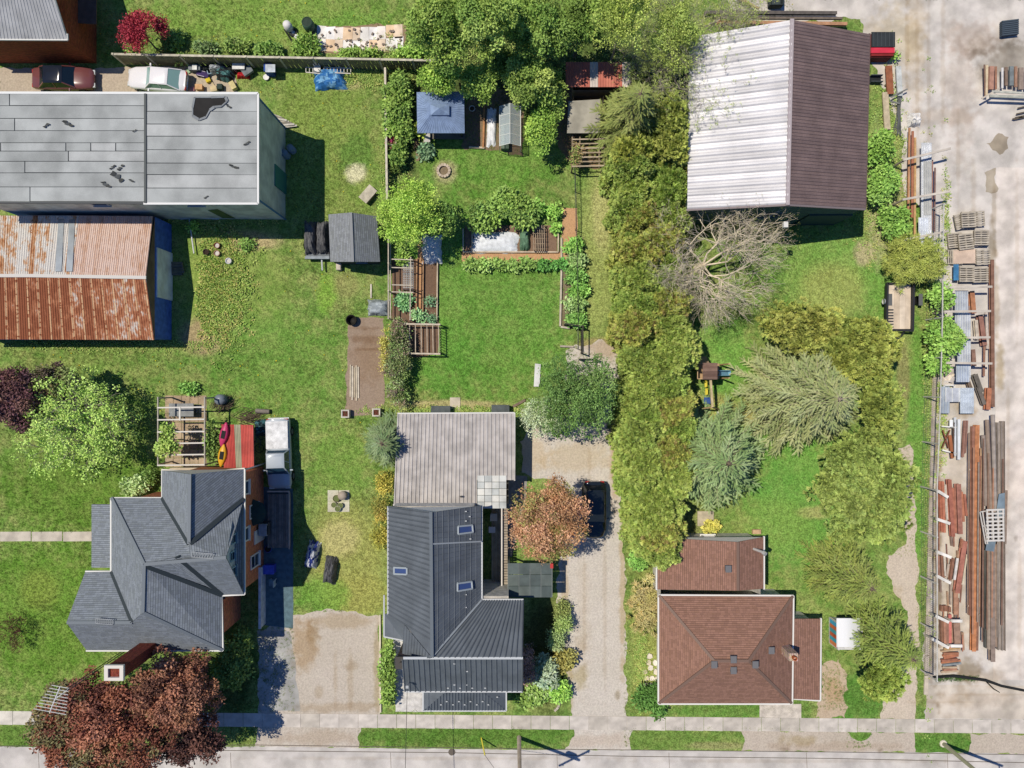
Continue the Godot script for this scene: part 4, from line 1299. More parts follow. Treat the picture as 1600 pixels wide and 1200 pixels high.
func small_sheds() -> void:
	# garden shed
	var o := thing("garden_shed", "small garden shed with grey shingle gable roof beside the fence", "shed", P(548, 380))
	var sh := M("83878c", "shingle", 0.9)
	walls(o, M("3f4a4c"), [P(526, 351), P(594, 351), P(594, 413), P(526, 413)], 0, 2.2)
	slope(o, "roof", sh, [[516, 409, 2.3], [513, 335, 2.3], [548, 332, 3.3], [551, 409, 3.3]], 0.08)
	slope(o, "roof", M("757a80", "shingle", 0.9), [[589, 338, 2.3], [594, 409, 2.3], [551, 409, 3.3], [548, 332, 3.3]], 0.08)
	gutter(o, [[548, 332, 3.35], [551, 409, 3.35]], "8d9094", "ridge_cap", 0.2)
	for z in [351, 413]:
		var g := B.new(o.position)
		g.poly([P(526, z) + Vector3(0, 2.2, 0), P(594, z) + Vector3(0, 2.2, 0), P(561, z) + Vector3(0, 3.2, 0)])
		part("gable_cladding", g.done(), M("3f4a4c"), o)
	window(o, Vector3(P(570, 0).x, 1.5, P(0, 413).z), Vector3(0, 0, 1), 0.7, 0.5, "6f8490")
	# gazebo
	var z0 := thing("gazebo", "square gazebo with blue grey ribbed hip roof and raised cap", "gazebo", P(690, 185))
	var gm := M("93a9cc", "grain", 0.5, 0.0)
	var q := func(x: float, y: float, h: float) -> Vector3: return P(x, y, h)
	var e := 2.4
	var t := 3.2
	var cx := 683.0
	var cy := 170.0
	ribbed(z0, "roof", gm, q.call(651, 144, e), q.call(725, 143, e), q.call(cx + 4, cy, t), q.call(cx - 4, cy, t), 0.22, 0.025, 0.04)
	ribbed(z0, "roof", gm, q.call(725, 143, e), q.call(726, 208, e), q.call(cx + 4, cy + 1, t), q.call(cx + 4, cy, t), 0.22, 0.025, 0.04)
	ribbed(z0, "roof", gm, q.call(726, 208, e), q.call(652, 208, e), q.call(cx - 4, cy + 1, t), q.call(cx + 4, cy + 1, t), 0.22, 0.025, 0.04)
	ribbed(z0, "roof", gm, q.call(652, 208, e), q.call(651, 144, e), q.call(cx - 4, cy, t), q.call(cx - 4, cy + 1, t), 0.22, 0.025, 0.04)
	var cap := [[672, 163, 3.12], [702, 163, 3.12], [702, 180, 3.12], [673, 180, 3.12]]
	var cb := B.new(z0.position)
	var v := PL(cap)
	var apex := q.call(686, 169, 3.5)
	for i in 4:
		cb.tri(v[i], v[(i + 1) % 4], apex)
	cb.poly(v)
	part("roof_cap", cb.done(), gm, z0)
	for s in [[658, 151], [722, 151], [658, 214], [722, 214]]:
		var b := B.new(z0.position)
		var p := P(s[0], s[1])
		b.bar(p, p + Vector3(0, 2.4, 0), 0.14, 0.14)
		part("post", b.done(), M("4a4744"), z0)
	var fb := B.new(z0.position)
	fb.slab(PL([[655, 150, 0.12], [726, 150, 0.12], [726, 217, 0.12], [655, 217, 0.12]]), 0.14)
	part("floor_slab", fb.done(), M("777068", "mottle"), z0)
	# red roofed lean-to among the trees
	var r := thing("red_roofed_shed", "small shed with faded red metal roof under the trees", "shed", P(930, 115))
	walls(r, M("8a7d6c"), [P(892, 130), P(978, 130), P(978, 158), P(892, 158)], 0, 2.1)
	sheets(r, "roof_sheet", [M("c87868", "mottle"), M("ce806e", "mottle"), M("c27262", "mottle"), M("dcd0c8", "mottle")], P(884, 97, 2.5), P(985, 97, 2.5), P(985, 136, 2.2), P(884, 136, 2.2), 8, 3, 0.02)
	var s := thing("flat_roofed_shed", "low shed with flat grey board roof below the red roofed shed", "shed", P(915, 190))
	walls(s, M("6f675c"), [P(893, 165), P(938, 165), P(938, 212), P(893, 212)], 0, 1.9)
	var sb := B.new(s.position)
	sb.slab(PL([[888, 158, 2.1], [938, 155, 2.1], [938, 208, 2.0], [886, 208, 2.0]]), 0.08)
	part("roof", sb.done(), M("a9a497", "mottle"), s)
	# brick red lean-to by the brick house
	var l := thing("red_lean_to", "lean-to with red corrugated roof behind the brick house", "shed", P(370, 700))
	sheets(l, "roof_sheet", [M("c45a50", "mottle"), M("bd5048", "mottle"), M("a9a68c", "mottle"), M("c45a50", "mottle"), M("c86056", "mottle")], P(346, 663, 2.1), P(396, 664, 2.1), P(397, 731, 2.3), P(350, 731, 2.3), 5, 4, 0.03)
	for k in [[354, 668], [393, 668], [354, 722], [393, 722]]:
		var b := B.new(l.position)
		b.bar(P(k[0], k[1]), P(k[0], k[1]) + Vector3(0, 2.05, 0), 0.1, 0.1)
		part("post", b.done(), M("7a6a58"), l)

# ---------------------------------------------------------------- trees and shrubs
var leaf := {}

func leaf_mesh(kind: String) -> ArrayMesh:
	if leaf.has(kind):
		return leaf[kind]
	var b := B.new()
	var r := RandomNumberGenerator.new()
	r.seed = hash(kind)
	if kind in ["broad", "fine", "big"]:
		var n: int = {"broad": 11, "fine": 16, "big": 8}[kind]
		var s: float = {"broad": 0.17, "fine": 0.1, "big": 0.26}[kind]
		var spread: float = {"broad": 0.3, "fine": 0.27, "big": 0.36}[kind]
		for i in n:
			var p := Vector3(r.randfn(), r.randfn() * 0.6, r.randfn()) * spread * 0.55
			var nrm := (Vector3(r.randfn(), r.randfn() * 0.6 + 0.9, r.randfn())).normalized()
			var x := nrm.cross(Vector3(r.randfn(), r.randfn(), r.randfn())).normalized()
			var y := nrm.cross(x)
			var l := s * r.randf_range(0.7, 1.25)
			b.c = Color.WHITE * r.randf_range(0.78, 1.2)
			var t0 := p - x * l * 0.6
			var t1 := p + x * l * 0.7
			b.tri(t0, p + y * l * 0.38, t1 - nrm * l * 0.12)
			b.tri(t0, t1 - nrm * l * 0.12, p - y * l * 0.38)
	elif kind == "needle":   # a bough tip: needles on both sides of a stem along +z
		for i in 9:
			var z := i * 0.085
			for sd in [-1, 1]:
				var a := Vector3(0, 0, z)
				var tip := Vector3(sd * (0.2 - i * 0.012) * r.randf_range(0.8, 1.1), r.randf_range(-0.05, 0.05), z + 0.15)
				b.c = Color.WHITE * r.randf_range(0.75, 1.2)
				b.tri(a - Vector3(0, 0, 0.035), a + Vector3(0, 0.02, 0.045), tip)
		b.c = Color.WHITE * 1.15
		b.tri(Vector3(-0.04, 0, 0.68), Vector3(0.04, 0.02, 0.68), Vector3(0, 0, 0.9))
	elif kind == "cedar":    # an upright flattened spray
		for i in 9:
			var t := (i - 4) * 0.2 + r.randf_range(-0.08, 0.08)
			var d := Vector3(sin(t), cos(t), r.randf_range(-0.4, 0.4)).normalized()
			var x := d.cross(Vector3(r.randf_range(-0.5, 0.5), 0, 1)).normalized()
			var l := r.randf_range(0.2, 0.36)
			b.c = Color.WHITE * r.randf_range(0.75, 1.25)
			b.tri(-x * 0.03, x * 0.03, d * l + x * 0.05)
			b.tri(d * l * 0.3 - x * 0.075, d * l * 0.3 + x * 0.075, d * l)
	elif kind == "blade":    # long arching leaves
		for i in 11:
			var t := TAU * i / 11.0 + r.randf_range(-0.3, 0.3)
			var d := Vector3(cos(t), 0, sin(t))
			var s := Vector3(-d.z, 0, d.x) * 0.022
			var m := d * r.randf_range(0.12, 0.2) + Vector3(0, r.randf_range(0.25, 0.4), 0)
			var e := d * r.randf_range(0.3, 0.5) + Vector3(0, r.randf_range(0.12, 0.4), 0)
			b.c = Color.WHITE * r.randf_range(0.75, 1.25)
			b.quad(-s, s, m + s, m - s)
			b.tri(m - s, m + s, e)
	leaf[kind] = b.done()
	return leaf[kind]

func foliage() -> StandardMaterial3D:
	var m := VC("plain", 0.62, 0.0, 0.36)
	m.metallic_specular = 0.28
	return m

func aim(up: Vector3) -> Basis:
	var y := up.normalized()
	var x := y.cross(Vector3(rng.randfn(), rng.randfn(), rng.randfn())).normalized()
	return Basis(x, y, x.cross(y))

# scattered leaf clumps over lobes inside an ellipsoid; returns lobe centres for the limbs
func lobes(c: Vector3, rad: Vector3, n: int, lobe: float, per: float, cols: Array, xf: Array, tint: PackedColorArray, size := 1.0, low := -0.25, loose := 0.25) -> Array:
	var out := []
	for i in n:
		var d := Vector3(rng.randfn(), rng.randfn(), rng.randfn()).normalized()
		if d.y < low:
			d.y = -d.y
		var f := pow(rng.randf(), 0.45) * 0.95
		var p := c + d * rad * f
		out.append(p)
		var lr := lobe * rng.randf_range(0.65, 1.25)
		var q: Color = cols[rng.randi() % cols.size()]
		q = jit(q, 0.16)
		var k := int(per * lr * lr)
		for j in k:
			var u := Vector3(rng.randfn(), rng.randfn() * 0.8 + 0.25, rng.randfn()).normalized()
			var r := lr * (1.0 - loose + loose * 1.6 * rng.randf())
			xf.append(Transform3D(aim(u + Vector3(0, 0.5, 0)) * Basis.from_scale(Vector3.ONE * rng.randf_range(0.75, 1.3) * size), p + u * r * Vector3(1, 0.75, 1)))
			tint.append(jit(q, 0.1))
	return out

func limbs(base: Vector3, fork: Vector3, ends: Array, r0: float, most := 14) -> ArrayMesh:
	var b := B.new(base, true)
	b.tube([base, base.lerp(fork, 0.5) + Vector3(0.08, 0, -0.05), fork], [r0, r0 * 0.75, r0 * 0.6], 7)
	for i in mini(most, ends.size()):
		var e: Vector3 = ends[i]
		var m := fork.lerp(e, 0.5) + Vector3(rng.randf_range(-0.3, 0.3), rng.randf_range(0, 0.4), rng.randf_range(-0.3, 0.3))
		b.tube([fork - Vector3(0, 0.1, 0), m, e], [r0 * 0.45, r0 * 0.26, 0.02], 5, false)
	return b.done()

# broad-leaved tree. x, y, h: crown centre in plan units and its height; rx, rz in plan units; ry in metres
func broad(called: String, label: String, cat: String, x: float, y: float, h: float, rx: float, ry: float, rz: float, cols: Array, kind := "broad", lobe := 1.0, cover := 1.0, bark := "8a8072", group := "", size := 1.0, low := -0.25) -> Node3D:
	var k := (H - h) / H * U
	var c := P(x, y, h)
	var base := Vector3(c.x, 0, c.z)
	var o := thing(called, label, cat, base, group)
	var rad := Vector3(rx * k - lobe * 0.5, ry, rz * k - lobe * 0.5).max(Vector3(0.15, 0.1, 0.15))
	var area := PI * (rx * k) * (rz * k)
	var xf := []
	var tint := PackedColorArray()
	var hues := []
	for q in cols:
		hues.append(F(q))
	var n := maxi(4, int(area * 1.15 * cover / (lobe * lobe)))
	var per: float = {"broad": 46.0, "fine": 62.0, "big": 36.0, "blade": 22.0, "cedar": 70.0, "needle": 30.0}[kind] / (size * size)
	var ends := lobes(c, rad, n, lobe, per, hues, xf, tint, size, low)
	part("trunk", limbs(base, Vector3(base.x, maxf(0.15, h - ry * 0.6), base.z), ends, clampf(rx * k * 0.055, 0.03, 0.28), 18), M(bark), o)
	scatter("crown", leaf_mesh(kind), foliage(), xf, tint, o, base)
	return o

# a spruce or pine: whorls of boughs with needle sprays
func conifer(called: String, label: String, x: float, y: float, hgt: float, rad: float, cols: Array, droop := 0.25, spray := 1.0, dens := 1.0, first := 0.06, stem_hex := "8a7a68") -> Node3D:
	# x, y is where the middle of the crown shows at 0.5 height
	var base := P(x, y, hgt * 0.5)
	base.y = 0.0
	var o := thing(called, label, "tree", base)
	var rm := rad * U * (H - hgt * 0.5) / H
	var b := B.new(base, true)
	b.tube([base, base + Vector3(0, hgt, 0)], [rm * 0.05 + 0.06, 0.02], 7)
	var xf := []
	var tint := PackedColorArray()
	var hues := []
	for q in cols:
		hues.append(F(q, 0.84))
	var levels := int(hgt * 2.1)
	for l in levels:
		var t := first + (1.0 - first) * l / levels
		var reach := rm * pow(1.0 - t, 0.75) * rng.randf_range(0.85, 1.08) + 0.15
		var n := int((6 + reach * 2.6) * dens)
		var turn := rng.randf() * TAU
		for i in n:
			var a := turn + TAU * i / n + rng.randf_range(-0.2, 0.2)
			var d := Vector3(cos(a), 0, sin(a))
			var len_ := reach * rng.randf_range(0.72, 1.1)
			var root := base + Vector3(0, t * hgt, 0)
			var tip := root + d * len_ + Vector3(0, -droop * len_ * (1.0 - t * 0.6) + 0.08 * len_, 0)
			b.tube([root, tip], [0.035 + 0.012 * len_, 0.012], 3, false)
			var q: Color = jit(hues[rng.randi() % hues.size()], 0.14)
			var m := maxi(2, int(len_ / 0.3))
			for j in m:
				var s := (j + 0.6) / m
				if s < 0.18:
					continue
				var p := root.lerp(tip, s)
				var w := len_ * 0.2 * (1.0 - s * 0.5)
				for sd in [-1, 0, 1]:
					var ang: float = a + sd * rng.randf_range(0.45, 0.95)
					var dd := Vector3(cos(ang), -droop * 0.7 + rng.randf_range(-0.15, 0.15), sin(ang)).normalized()
					var xx := Vector3.UP.cross(dd).normalized()
					var bs := Basis(xx, dd.cross(xx), dd)
					var sc := spray * rng.randf_range(0.65, 1.1) * (0.75 if sd == 0 else 0.62 + w * 0.35)
					xf.append(Transform3D(bs * Basis(Vector3.BACK, rng.randf_range(-0.5, 0.5)) * Basis.from_scale(Vector3.ONE * sc), p))
					tint.append(jit(q, 0.1))
	part("trunk", b.done(), M(stem_hex), o)
	scatter("crown", leaf_mesh("needle"), foliage(), xf, tint, o, base)
	return o

func cedar_proto(at: Vector3, hgt: float, rad: float, cols: Array) -> Node3D:
	var o := thing("hedge_cedar", "tall yellow green cedar in the long dense hedge row", "tree", at, "cedars of the long hedge between the drive and the east garden")
	var b := B.new(at, true)
	b.tube([at, at + Vector3(0, hgt * 0.9, 0)], [0.12, 0.03], 6)
	part("trunk", b.done(), M("7d6a58"), o)
	var xf := []
	var tint := PackedColorArray()
	var hues := []
	for q in cols:
		hues.append(F(q, 0.55))
	var n1 := fnl(int(at.x * 10.0) + 400, 0.55, 2)
	var n2 := fnl(77, 1.5, 2)
	for i in 4400:
		var a := rng.randf() * TAU
		var r := sqrt(rng.randf())
		var y := hgt * (1.0 - 0.42 * pow(r, 2.4))
		if rng.randf() < 0.4:
			r = 1.0
			y = hgt * 0.58 * pow(rng.randf(), 0.7)
		var d := Vector3(cos(a) * r * rad, y, sin(a) * r * rad)
		var bump := n1.get_noise_3d(d.x, d.y * 0.5, d.z) * 0.42 + n2.get_noise_3d(d.x, d.y * 0.6, d.z) * 0.3
		var out := Vector3(cos(a) * r, 0.55 + (1.0 - r), sin(a) * r).normalized()
		var p := at + d + out * (bump * rad * 0.95 - rng.randf() * 0.42)
		p.y = maxf(p.y, 0.1)
		xf.append(Transform3D(aim(out + Vector3(rng.randfn(), rng.randfn(), rng.randfn()) * 0.35) * Basis.from_scale(Vector3.ONE * rng.randf_range(0.5, 0.95)), p))
		var q: Color = hues[int(absf(n2.get_noise_3d(d.z * 0.7, d.y, d.x * 0.7)) * 2.4 * hues.size()) % hues.size()]
		tint.append(jit(q, 0.22))
	scatter("crown", leaf_mesh("cedar"), foliage(), xf, tint, o, at)
	return o

# a leafless tree: recursive limbs
func twigs(b: B, p: Vector3, d: Vector3, len_: float, r: float, depth: int, tips: Array) -> void:
	var q := p + d * len_ * 0.5 + Vector3(rng.randfn(), rng.randfn(), rng.randfn()) * len_ * 0.1
	var e := q + (d + Vector3(rng.randfn(), rng.randfn() + 0.25, rng.randfn()) * 0.3).normalized() * len_ * 0.5
	b.tube([p, q, e], [r, r * 0.82, r * 0.62], 6 if depth > 2 else 3, false)
	if depth == 0:
		tips.append(e)
		return
	for i in (2 if depth < 2 else 3) + (1 if rng.randf() < 0.5 else 0):
		var nd := (d + Vector3(rng.randfn() * 0.62, rng.randfn() * 0.3 + 0.05, rng.randfn() * 0.62)).normalized()
		twigs(b, e if i < 2 else q.lerp(e, rng.randf()), nd, len_ * rng.randf_range(0.62, 0.86), r * 0.6, depth - 1, tips)

func bare_tree(called: String, label: String, x: float, y: float, reach: float, hgt: float, mains: int, hex: String, depth: int, leaves := [], dens := 1, kind := "fine", lsize := 0.8) -> Node3D:
	var base := P(x, y)
	var o := thing(called, label, "tree", base)
	var b := B.new(base, true)
	var fork := base + Vector3(0, hgt * 0.22, 0)
	b.tube([base, fork], [reach * 0.055, reach * 0.045], 8)
	var tips := []
	for i in mains:
		var a := TAU * i / mains + rng.randf_range(-0.3, 0.3)
		var d := Vector3(cos(a), rng.randf_range(0.35, 1.1), sin(a)).normalized()
		twigs(b, fork, d, reach * rng.randf_range(0.3, 0.4), reach * 0.0135, depth, tips)
	part("trunk", b.done(), M(hex), o, "", "")
	if leaves.size():
		var xf := []
		var tint := PackedColorArray()
		for t in tips:
			for k in dens:
				xf.append(Transform3D(aim(Vector3(rng.randfn() * 0.4, 1, rng.randfn() * 0.4)) * Basis.from_scale(Vector3.ONE * rng.randf_range(0.7, 1.3) * lsize), t + Vector3(rng.randfn(), rng.randfn(), rng.randfn()) * 0.22))
				tint.append(jit(F(leaves[rng.randi() % leaves.size()]), 0.15))
		scatter("crown", leaf_mesh(kind), foliage(), xf, tint, o, base)
	return o

func trees() -> void:
	var green := ["8aa544", "7f9c40", "94ad4e", "6f8e3a"]
	var bright := ["9cba48", "8fb044", "a7c456", "86a840"]
	# --- cedar hedge: two prototypes, then copies ---
	var cols := ["9cb054", "92a64e", "a6b85c", "86984a", "98a44e"]
	var protos := []
	for k in 4:
		var kc: Array = [cols, ["a2b456", "98aa50", "acba60"], ["92aa4c", "88a048", "9eb454"], ["a4ac50", "9aa44c", "acb058", "968a50"]][k]
		protos.append(cedar_proto(P(985 + 20 * k, 330), [4.6, 5.0, 4.3, 4.9][k], [1.55, 1.7, 1.5, 1.65][k], kc))
	var side := 0
	var yy := 215.0
	while yy < 838:
		for s in 2:
			var inner := 1000.0 if yy > 480 else 990.0
			var outer := 1050.0 if yy > 480 else 1040.0
			if yy < 330:
				outer = 1052.0
			if yy > 780:
				inner = 1002.0
				outer = 1040.0
			var x := (inner if s == 0 else outer) + rng.randf_range(-10, 10) + (5.0 if s == 0 else -3.0)
			var src: Node3D = protos[side] if side < 4 else protos[rng.randi() % 4]
			side += 1
			var ky := yy + rng.randf_range(-7, 7) + s * 15
			# plan spots are where the crowns show from above at about 3.5 m
			var at := P(x, ky, 3.2)
			at.y = 0
			if side < 5:
				src.position = at
				src.set_meta("label", "yellow green cedar of the tall hedge, %s from the north in its %s row" % [NTH[(side - 1) / 2], ["west", "east"][s]])
				continue
			dup(src, at, rng.randf() * TAU, "yellow green cedar of the tall hedge, %s from the north in its %s row" % [NTH[mini(25, (side - 1) / 2)], ["west", "east"][s]], rng.randf_range(0.86, 1.1))
		yy += 27.0
	# --- wood along the north edge ---
	broad("maple_tree", "mid green leafy tree, westernmost of the wood along the north fence", "tree", 690, 46, 7.0, 56, 2.4, 58, green, "broad", 0.62, 1.0, "8a8072", "", 0.78)
	broad("maple_tree", "mid green leafy tree between the westernmost and the dark tree", "tree", 762, 30, 8.0, 56, 2.6, 56, ["8ca646", "7d9a40", "9ab254"], "broad", 0.65, 1.0, "8a8072", "", 0.78)
	broad("maple_tree", "darker green broad tree above the greenhouse plot", "tree", 838, 50, 5.6, 62, 2.0, 58, ["7c9840", "6c8a38", "88a348"], "broad", 0.65, 1.0, "8a8072", "", 0.78)
	broad("maple_tree", "deep green tree behind the red roofed shed", "tree", 908, 34, 5.4, 56, 1.8, 50, ["7a963e", "88a246", "6d8a38"], "broad", 0.65, 1.0, "8a8072", "", 0.78)
	broad("ash_tree", "fresh yellow green tree at the north edge west of the warehouse", "tree", 972, 34, 8.0, 50, 2.4, 50, ["a4b650", "98ac48", "b0c05c"], "fine", 0.62, 0.9, "a89f90")
	bare_tree("spreading_tree", "sparse tree with pale branches reaching over the white warehouse roof", 1062, 112, 6.4, 9.0, 10, "cfc5b4", 5, ["a3b458", "96a84e", "b4c26a"], 1, "fine", 0.5)
	broad("ash_tree", "thin leaved tree beside the warehouse corner under pale branches", "tree", 1052, 60, 6.0, 46, 2.0, 62, ["9fb155", "92a54c"], "fine", 0.5, 0.7, "b3a898")
	broad("thicket_tree", "small bushy tree between the fence and the gazebo roof", "tree", 690, 124, 3.4, 40, 1.1, 26, bright, "broad", 0.43, 1.0, "8a8072", "", 0.78)
	broad("thicket_tree", "bushy light green tree east of the gazebo", "tree", 748, 132, 3.2, 32, 1.2, 28, ["93ae4a", "84a242"], "broad", 0.43, 1.0, "8a8072", "", 0.78)
	broad("thicket_tree", "dense tree overhanging the greenhouse", "tree", 825, 132, 4.4, 44, 1.6, 48, ["8ea648", "7f9a42", "9db256"], "broad", 0.5, 1.0, "8a8072", "", 0.78)
	broad("thicket_tree", "bright bush east of the greenhouse", "tree", 845, 205, 3.0, 22, 1.1, 36, bright, "broad", 0.6, 1.0, "8a8072", "", 0.78)
	broad("thicket_tree", "narrow tree between the greenhouse and flat roofed shed", "tree", 862, 150, 3.0, 20, 1.0, 40, ["8aa546", "9bb450"], "broad", 0.65, 1.0, "8a8072", "", 0.78)
	broad("thicket_tree", "dark shrub tree under the north fence by the gazebo", "tree", 786, 104, 3.6, 36, 1.2, 24, ["6d8738", "7b9440"], "broad", 0.43, 1.0, "8a8072", "", 0.78)
	for q in [[628, 150, 20, 44, 2.2, "leafy shrub west of the gazebo, nearest the fence corner"], [632, 205, 16, 26, 1.4, "leafy shrub west of the gazebo beside the white bed frame"], [612, 170, 12, 50, 1.6, "dark shrub along the pale fence by the gazebo"], [622, 245, 14, 26, 1.2, "dark low shrub at the fence above the round bright tree"]]:
		broad("garden_shrub", q[5], "shrub", q[0], q[1], q[4] * 0.6, q[2], q[4] * 0.4, q[3], ["7f9c44", "8fae4c", "6d8a3c"], "broad", 0.5)
	# --- spruce and cedar clump by the warehouse ---
	conifer("spruce_tree", "large olive green spruce beside the flat roofed shed", 985, 182, 9.0, 72, ["9aa655", "8b984a", "a6b060"], 0.32, 1.0, 1.0)
	broad("cedar_bush", "dense olive cedar mass between the spruce and warehouse wall", "tree", 1048, 200, 4.6, 30, 1.6, 64, ["a3ad52", "96a24a"], "cedar", 0.55, 1.2, "7d6a58", "", 0.8)
	broad("cedar_bush", "olive cedar mass below the large spruce", "tree", 985, 236, 4.2, 34, 1.4, 24, ["adb654", "a0aa4c"], "cedar", 0.55, 1.2, "7d6a58", "", 0.8)
	# --- single garden trees ---
	broad("willow_tree", "bright yellow green round tree by the vegetable beds", "tree", 640, 336, 4.0, 52, 1.7, 58, ["a9c94e", "9cbe46", "b5d25a"], "fine", 0.5, 1.15)
	broad("shade_tree", "darker leafy tree behind the bright round tree", "tree", 692, 340, 3.0, 22, 1.2, 34, ["6f9240", "7b9c46"], "fine", 0.6, 0.9)
	bare_tree("bare_tree", "large leafless tree with pale grey twisting branches beside the hedge", 1090, 420, 6.4, 7.0, 8, "fff0d6", 5, ["9a9f5a", "8f9a50"], 1, "fine", 0.22)
	conifer("blue_spruce", "small blue green spruce at the garage corner", 605, 690, 5.4, 50, ["86a068", "76905c", "94aa78"], 0.3, 0.95, 1.5)
	bare_tree("spring_tree", "wide spring tree with fresh light leaves and pale branches north of the brick house", 158, 656, 4.7, 6.2, 11, "c4bcae", 4, ["a9c95c", "9bbd50", "b8d46c"], 1, "broad", 0.7)
	broad("plum_tree", "dark purple leaved tree at the west edge", "tree", 22, 622, 4.0, 50, 1.8, 56, ["6b4a4c", "5a4044", "7a5a50"], "broad", 0.56, 0.9, "8a8072", "", 0.78)
	broad("plum_tree", "purple and green mixed bush beside the spring tree", "tree", 84, 592, 3.4, 34, 1.2, 26, ["6f6a48", "7c8a50", "64544a"], "broad", 0.43, 0.9, "8a8072", "", 0.78)
	broad("red_maple", "big copper red maple in front of the brick house", "tree", 172, 1128, 6.2, 130, 2.2, 90, ["9a644c", "885440", "a8745a", "76493c", "78704a"], "broad", 0.68, 1.0, "8a8072", "", 0.78)
	broad("red_maple", "copper red maple crown close beside the brick chimney", "tree", 272, 1078, 5.8, 78, 2.2, 74, ["a8785e", "966850", "825846", "6c4a3e"], "broad", 0.62, 0.95, "8a8072", "", 0.78)
	broad("shade_maple", "dark purple leaved maple over the pavement near the red maple", "tree", 300, 1150, 5.0, 60, 1.8, 44, ["5c3f3a", "6e4c42", "4f3836"], "broad", 0.56, 0.9, "8a8072", "", 0.78)
	broad("copper_tree", "copper brown tree beside the dark parked car", "tree", 858, 812, 5.2, 66, 2.0, 70, ["be946c", "ae845c", "ca9f7c", "9c9854"], "fine", 0.53, 1.2)
	broad("locust_tree", "deep green tree at the top of the gravel driveway", "tree", 894, 618, 4.4, 72, 1.8, 74, ["70944a", "648842", "80a254", "5c7e3c"], "fine", 0.75, 0.8)
	broad("silver_shrub", "pale silvery leaved bush west of the deep green driveway tree", "shrub", 850, 650, 2.2, 34, 0.9, 34, ["b5c49a", "a3b688", "c2cfac"], "fine", 0.55, 1.2)
	broad("japanese_maple", "crimson Japanese maple by the corner house", "tree", 216, 50, 2.6, 28, 0.8, 32, ["b8404f", "a83848", "c65260"], "fine", 0.5, 1.3)
	broad("japanese_maple", "small crimson maple bush right beside the larger one", "tree", 252, 42, 1.8, 10, 0.5, 14, ["a83c4c", "b84a58"], "fine", 0.35, 1.3)
	# --- evergreens of the east garden ---
	conifer("blue_spruce", "wide blue green spruce north of the brown bungalow", 1116, 716, 8.0, 112, ["9cb874", "8caa64", "acc484"], 0.34, 1.0, 1.0)
	conifer("spruce_tree", "pale green spruce with long radial boughs in the east garden", 1272, 622, 9.0, 112, ["aeb878", "9eab68", "bcc488"], 0.34, 1.0, 1.05, 0.06, "b5a894")
	broad("juniper_mass", "olive juniper mound north of the pale green spruce", "tree", 1250, 512, 2.6, 72, 1.1, 44, ["a1a84e", "929b48", "adb258"], "cedar", 0.55, 1.2, "7d6a58", "", 0.8)
	broad("juniper_mass", "olive juniper mound beside the worn grass track", "tree", 1340, 545, 2.8, 64, 1.2, 62, ["a3ad50", "95a148", "b0b95c"], "cedar", 0.55, 1.2, "7d6a58", "", 0.8)
	broad("juniper_mass", "green yellow evergreen east of the pale green spruce", "tree", 1372, 640, 3.2, 36, 1.4, 62, ["9aa94e", "8c9d48"], "cedar", 0.55, 1.2, "7d6a58", "", 0.8)
	broad("arborvitae_mass", "large yellow green evergreen clump north of the sandy track", "tree", 1346, 762, 3.6, 90, 1.6, 98, ["94a852", "889c4a", "a0b25c"], "cedar", 0.6, 1.2, "7d6a58", "", 0.8)
	conifer("spruce_tree", "bushy green spruce above the white playhouse", 1330, 902, 7.0, 58, ["9fb04e", "8c9e48", "a9b858"], 0.3, 0.9, 1.6)
	conifer("spruce_tree", "dense green spruce south east of the white playhouse", 1390, 1006, 7.0, 54, ["93aa48", "84994a", "a0b452"], 0.28, 0.9, 1.6)
	broad("arborvitae_mass", "green evergreen foot between the playhouse and the sandy track", "tree", 1376, 1062, 2.6, 38, 1.2, 36, ["93aa48", "a0b452"], "cedar", 0.5, 1.2, "7d6a58", "", 0.8)
	bare_tree("weeping_willow", "thin arching willow bush over the utility trailer", 1412, 412, 2.2, 2.8, 9, "7f7a50", 3, ["a3ac4e", "94a046"], 3, "blade", 0.9)
	# --- shrubs beside the steel yard ---
	for q in [[1374, 232, 22, 34, 2.4, "leafy wild shrub beside the brown warehouse wall, northern one"], [1376, 285, 24, 36, 2.4, "leafy wild shrub beside the brown warehouse wall, southern one"], [1396, 346, 26, 24, 2.0, "round green shrub below the warehouse corner"], [1466, 470, 15, 28, 2.0, "green shrub growing through the yard fence"], [1470, 512, 14, 18, 1.8, "low green shrub at the yard fence kerb"], [1478, 532, 32, 26, 2.6, "spreading sapling over the grey steel sheets"], [1462, 562, 14, 22, 1.8, "green sapling below the spreading one at the fence"], [1397, 88, 5, 5, 0.7, "tiny shrub beside the red skip"]]:
		broad("wild_shrub", q[5], "shrub", q[0], q[1], q[4] * 0.6, q[2], q[4] * 0.35, q[3], ["84ad48", "78a042", "94ba56"], "broad", 0.5 if q[2] > 8 else 0.2, 1.1)
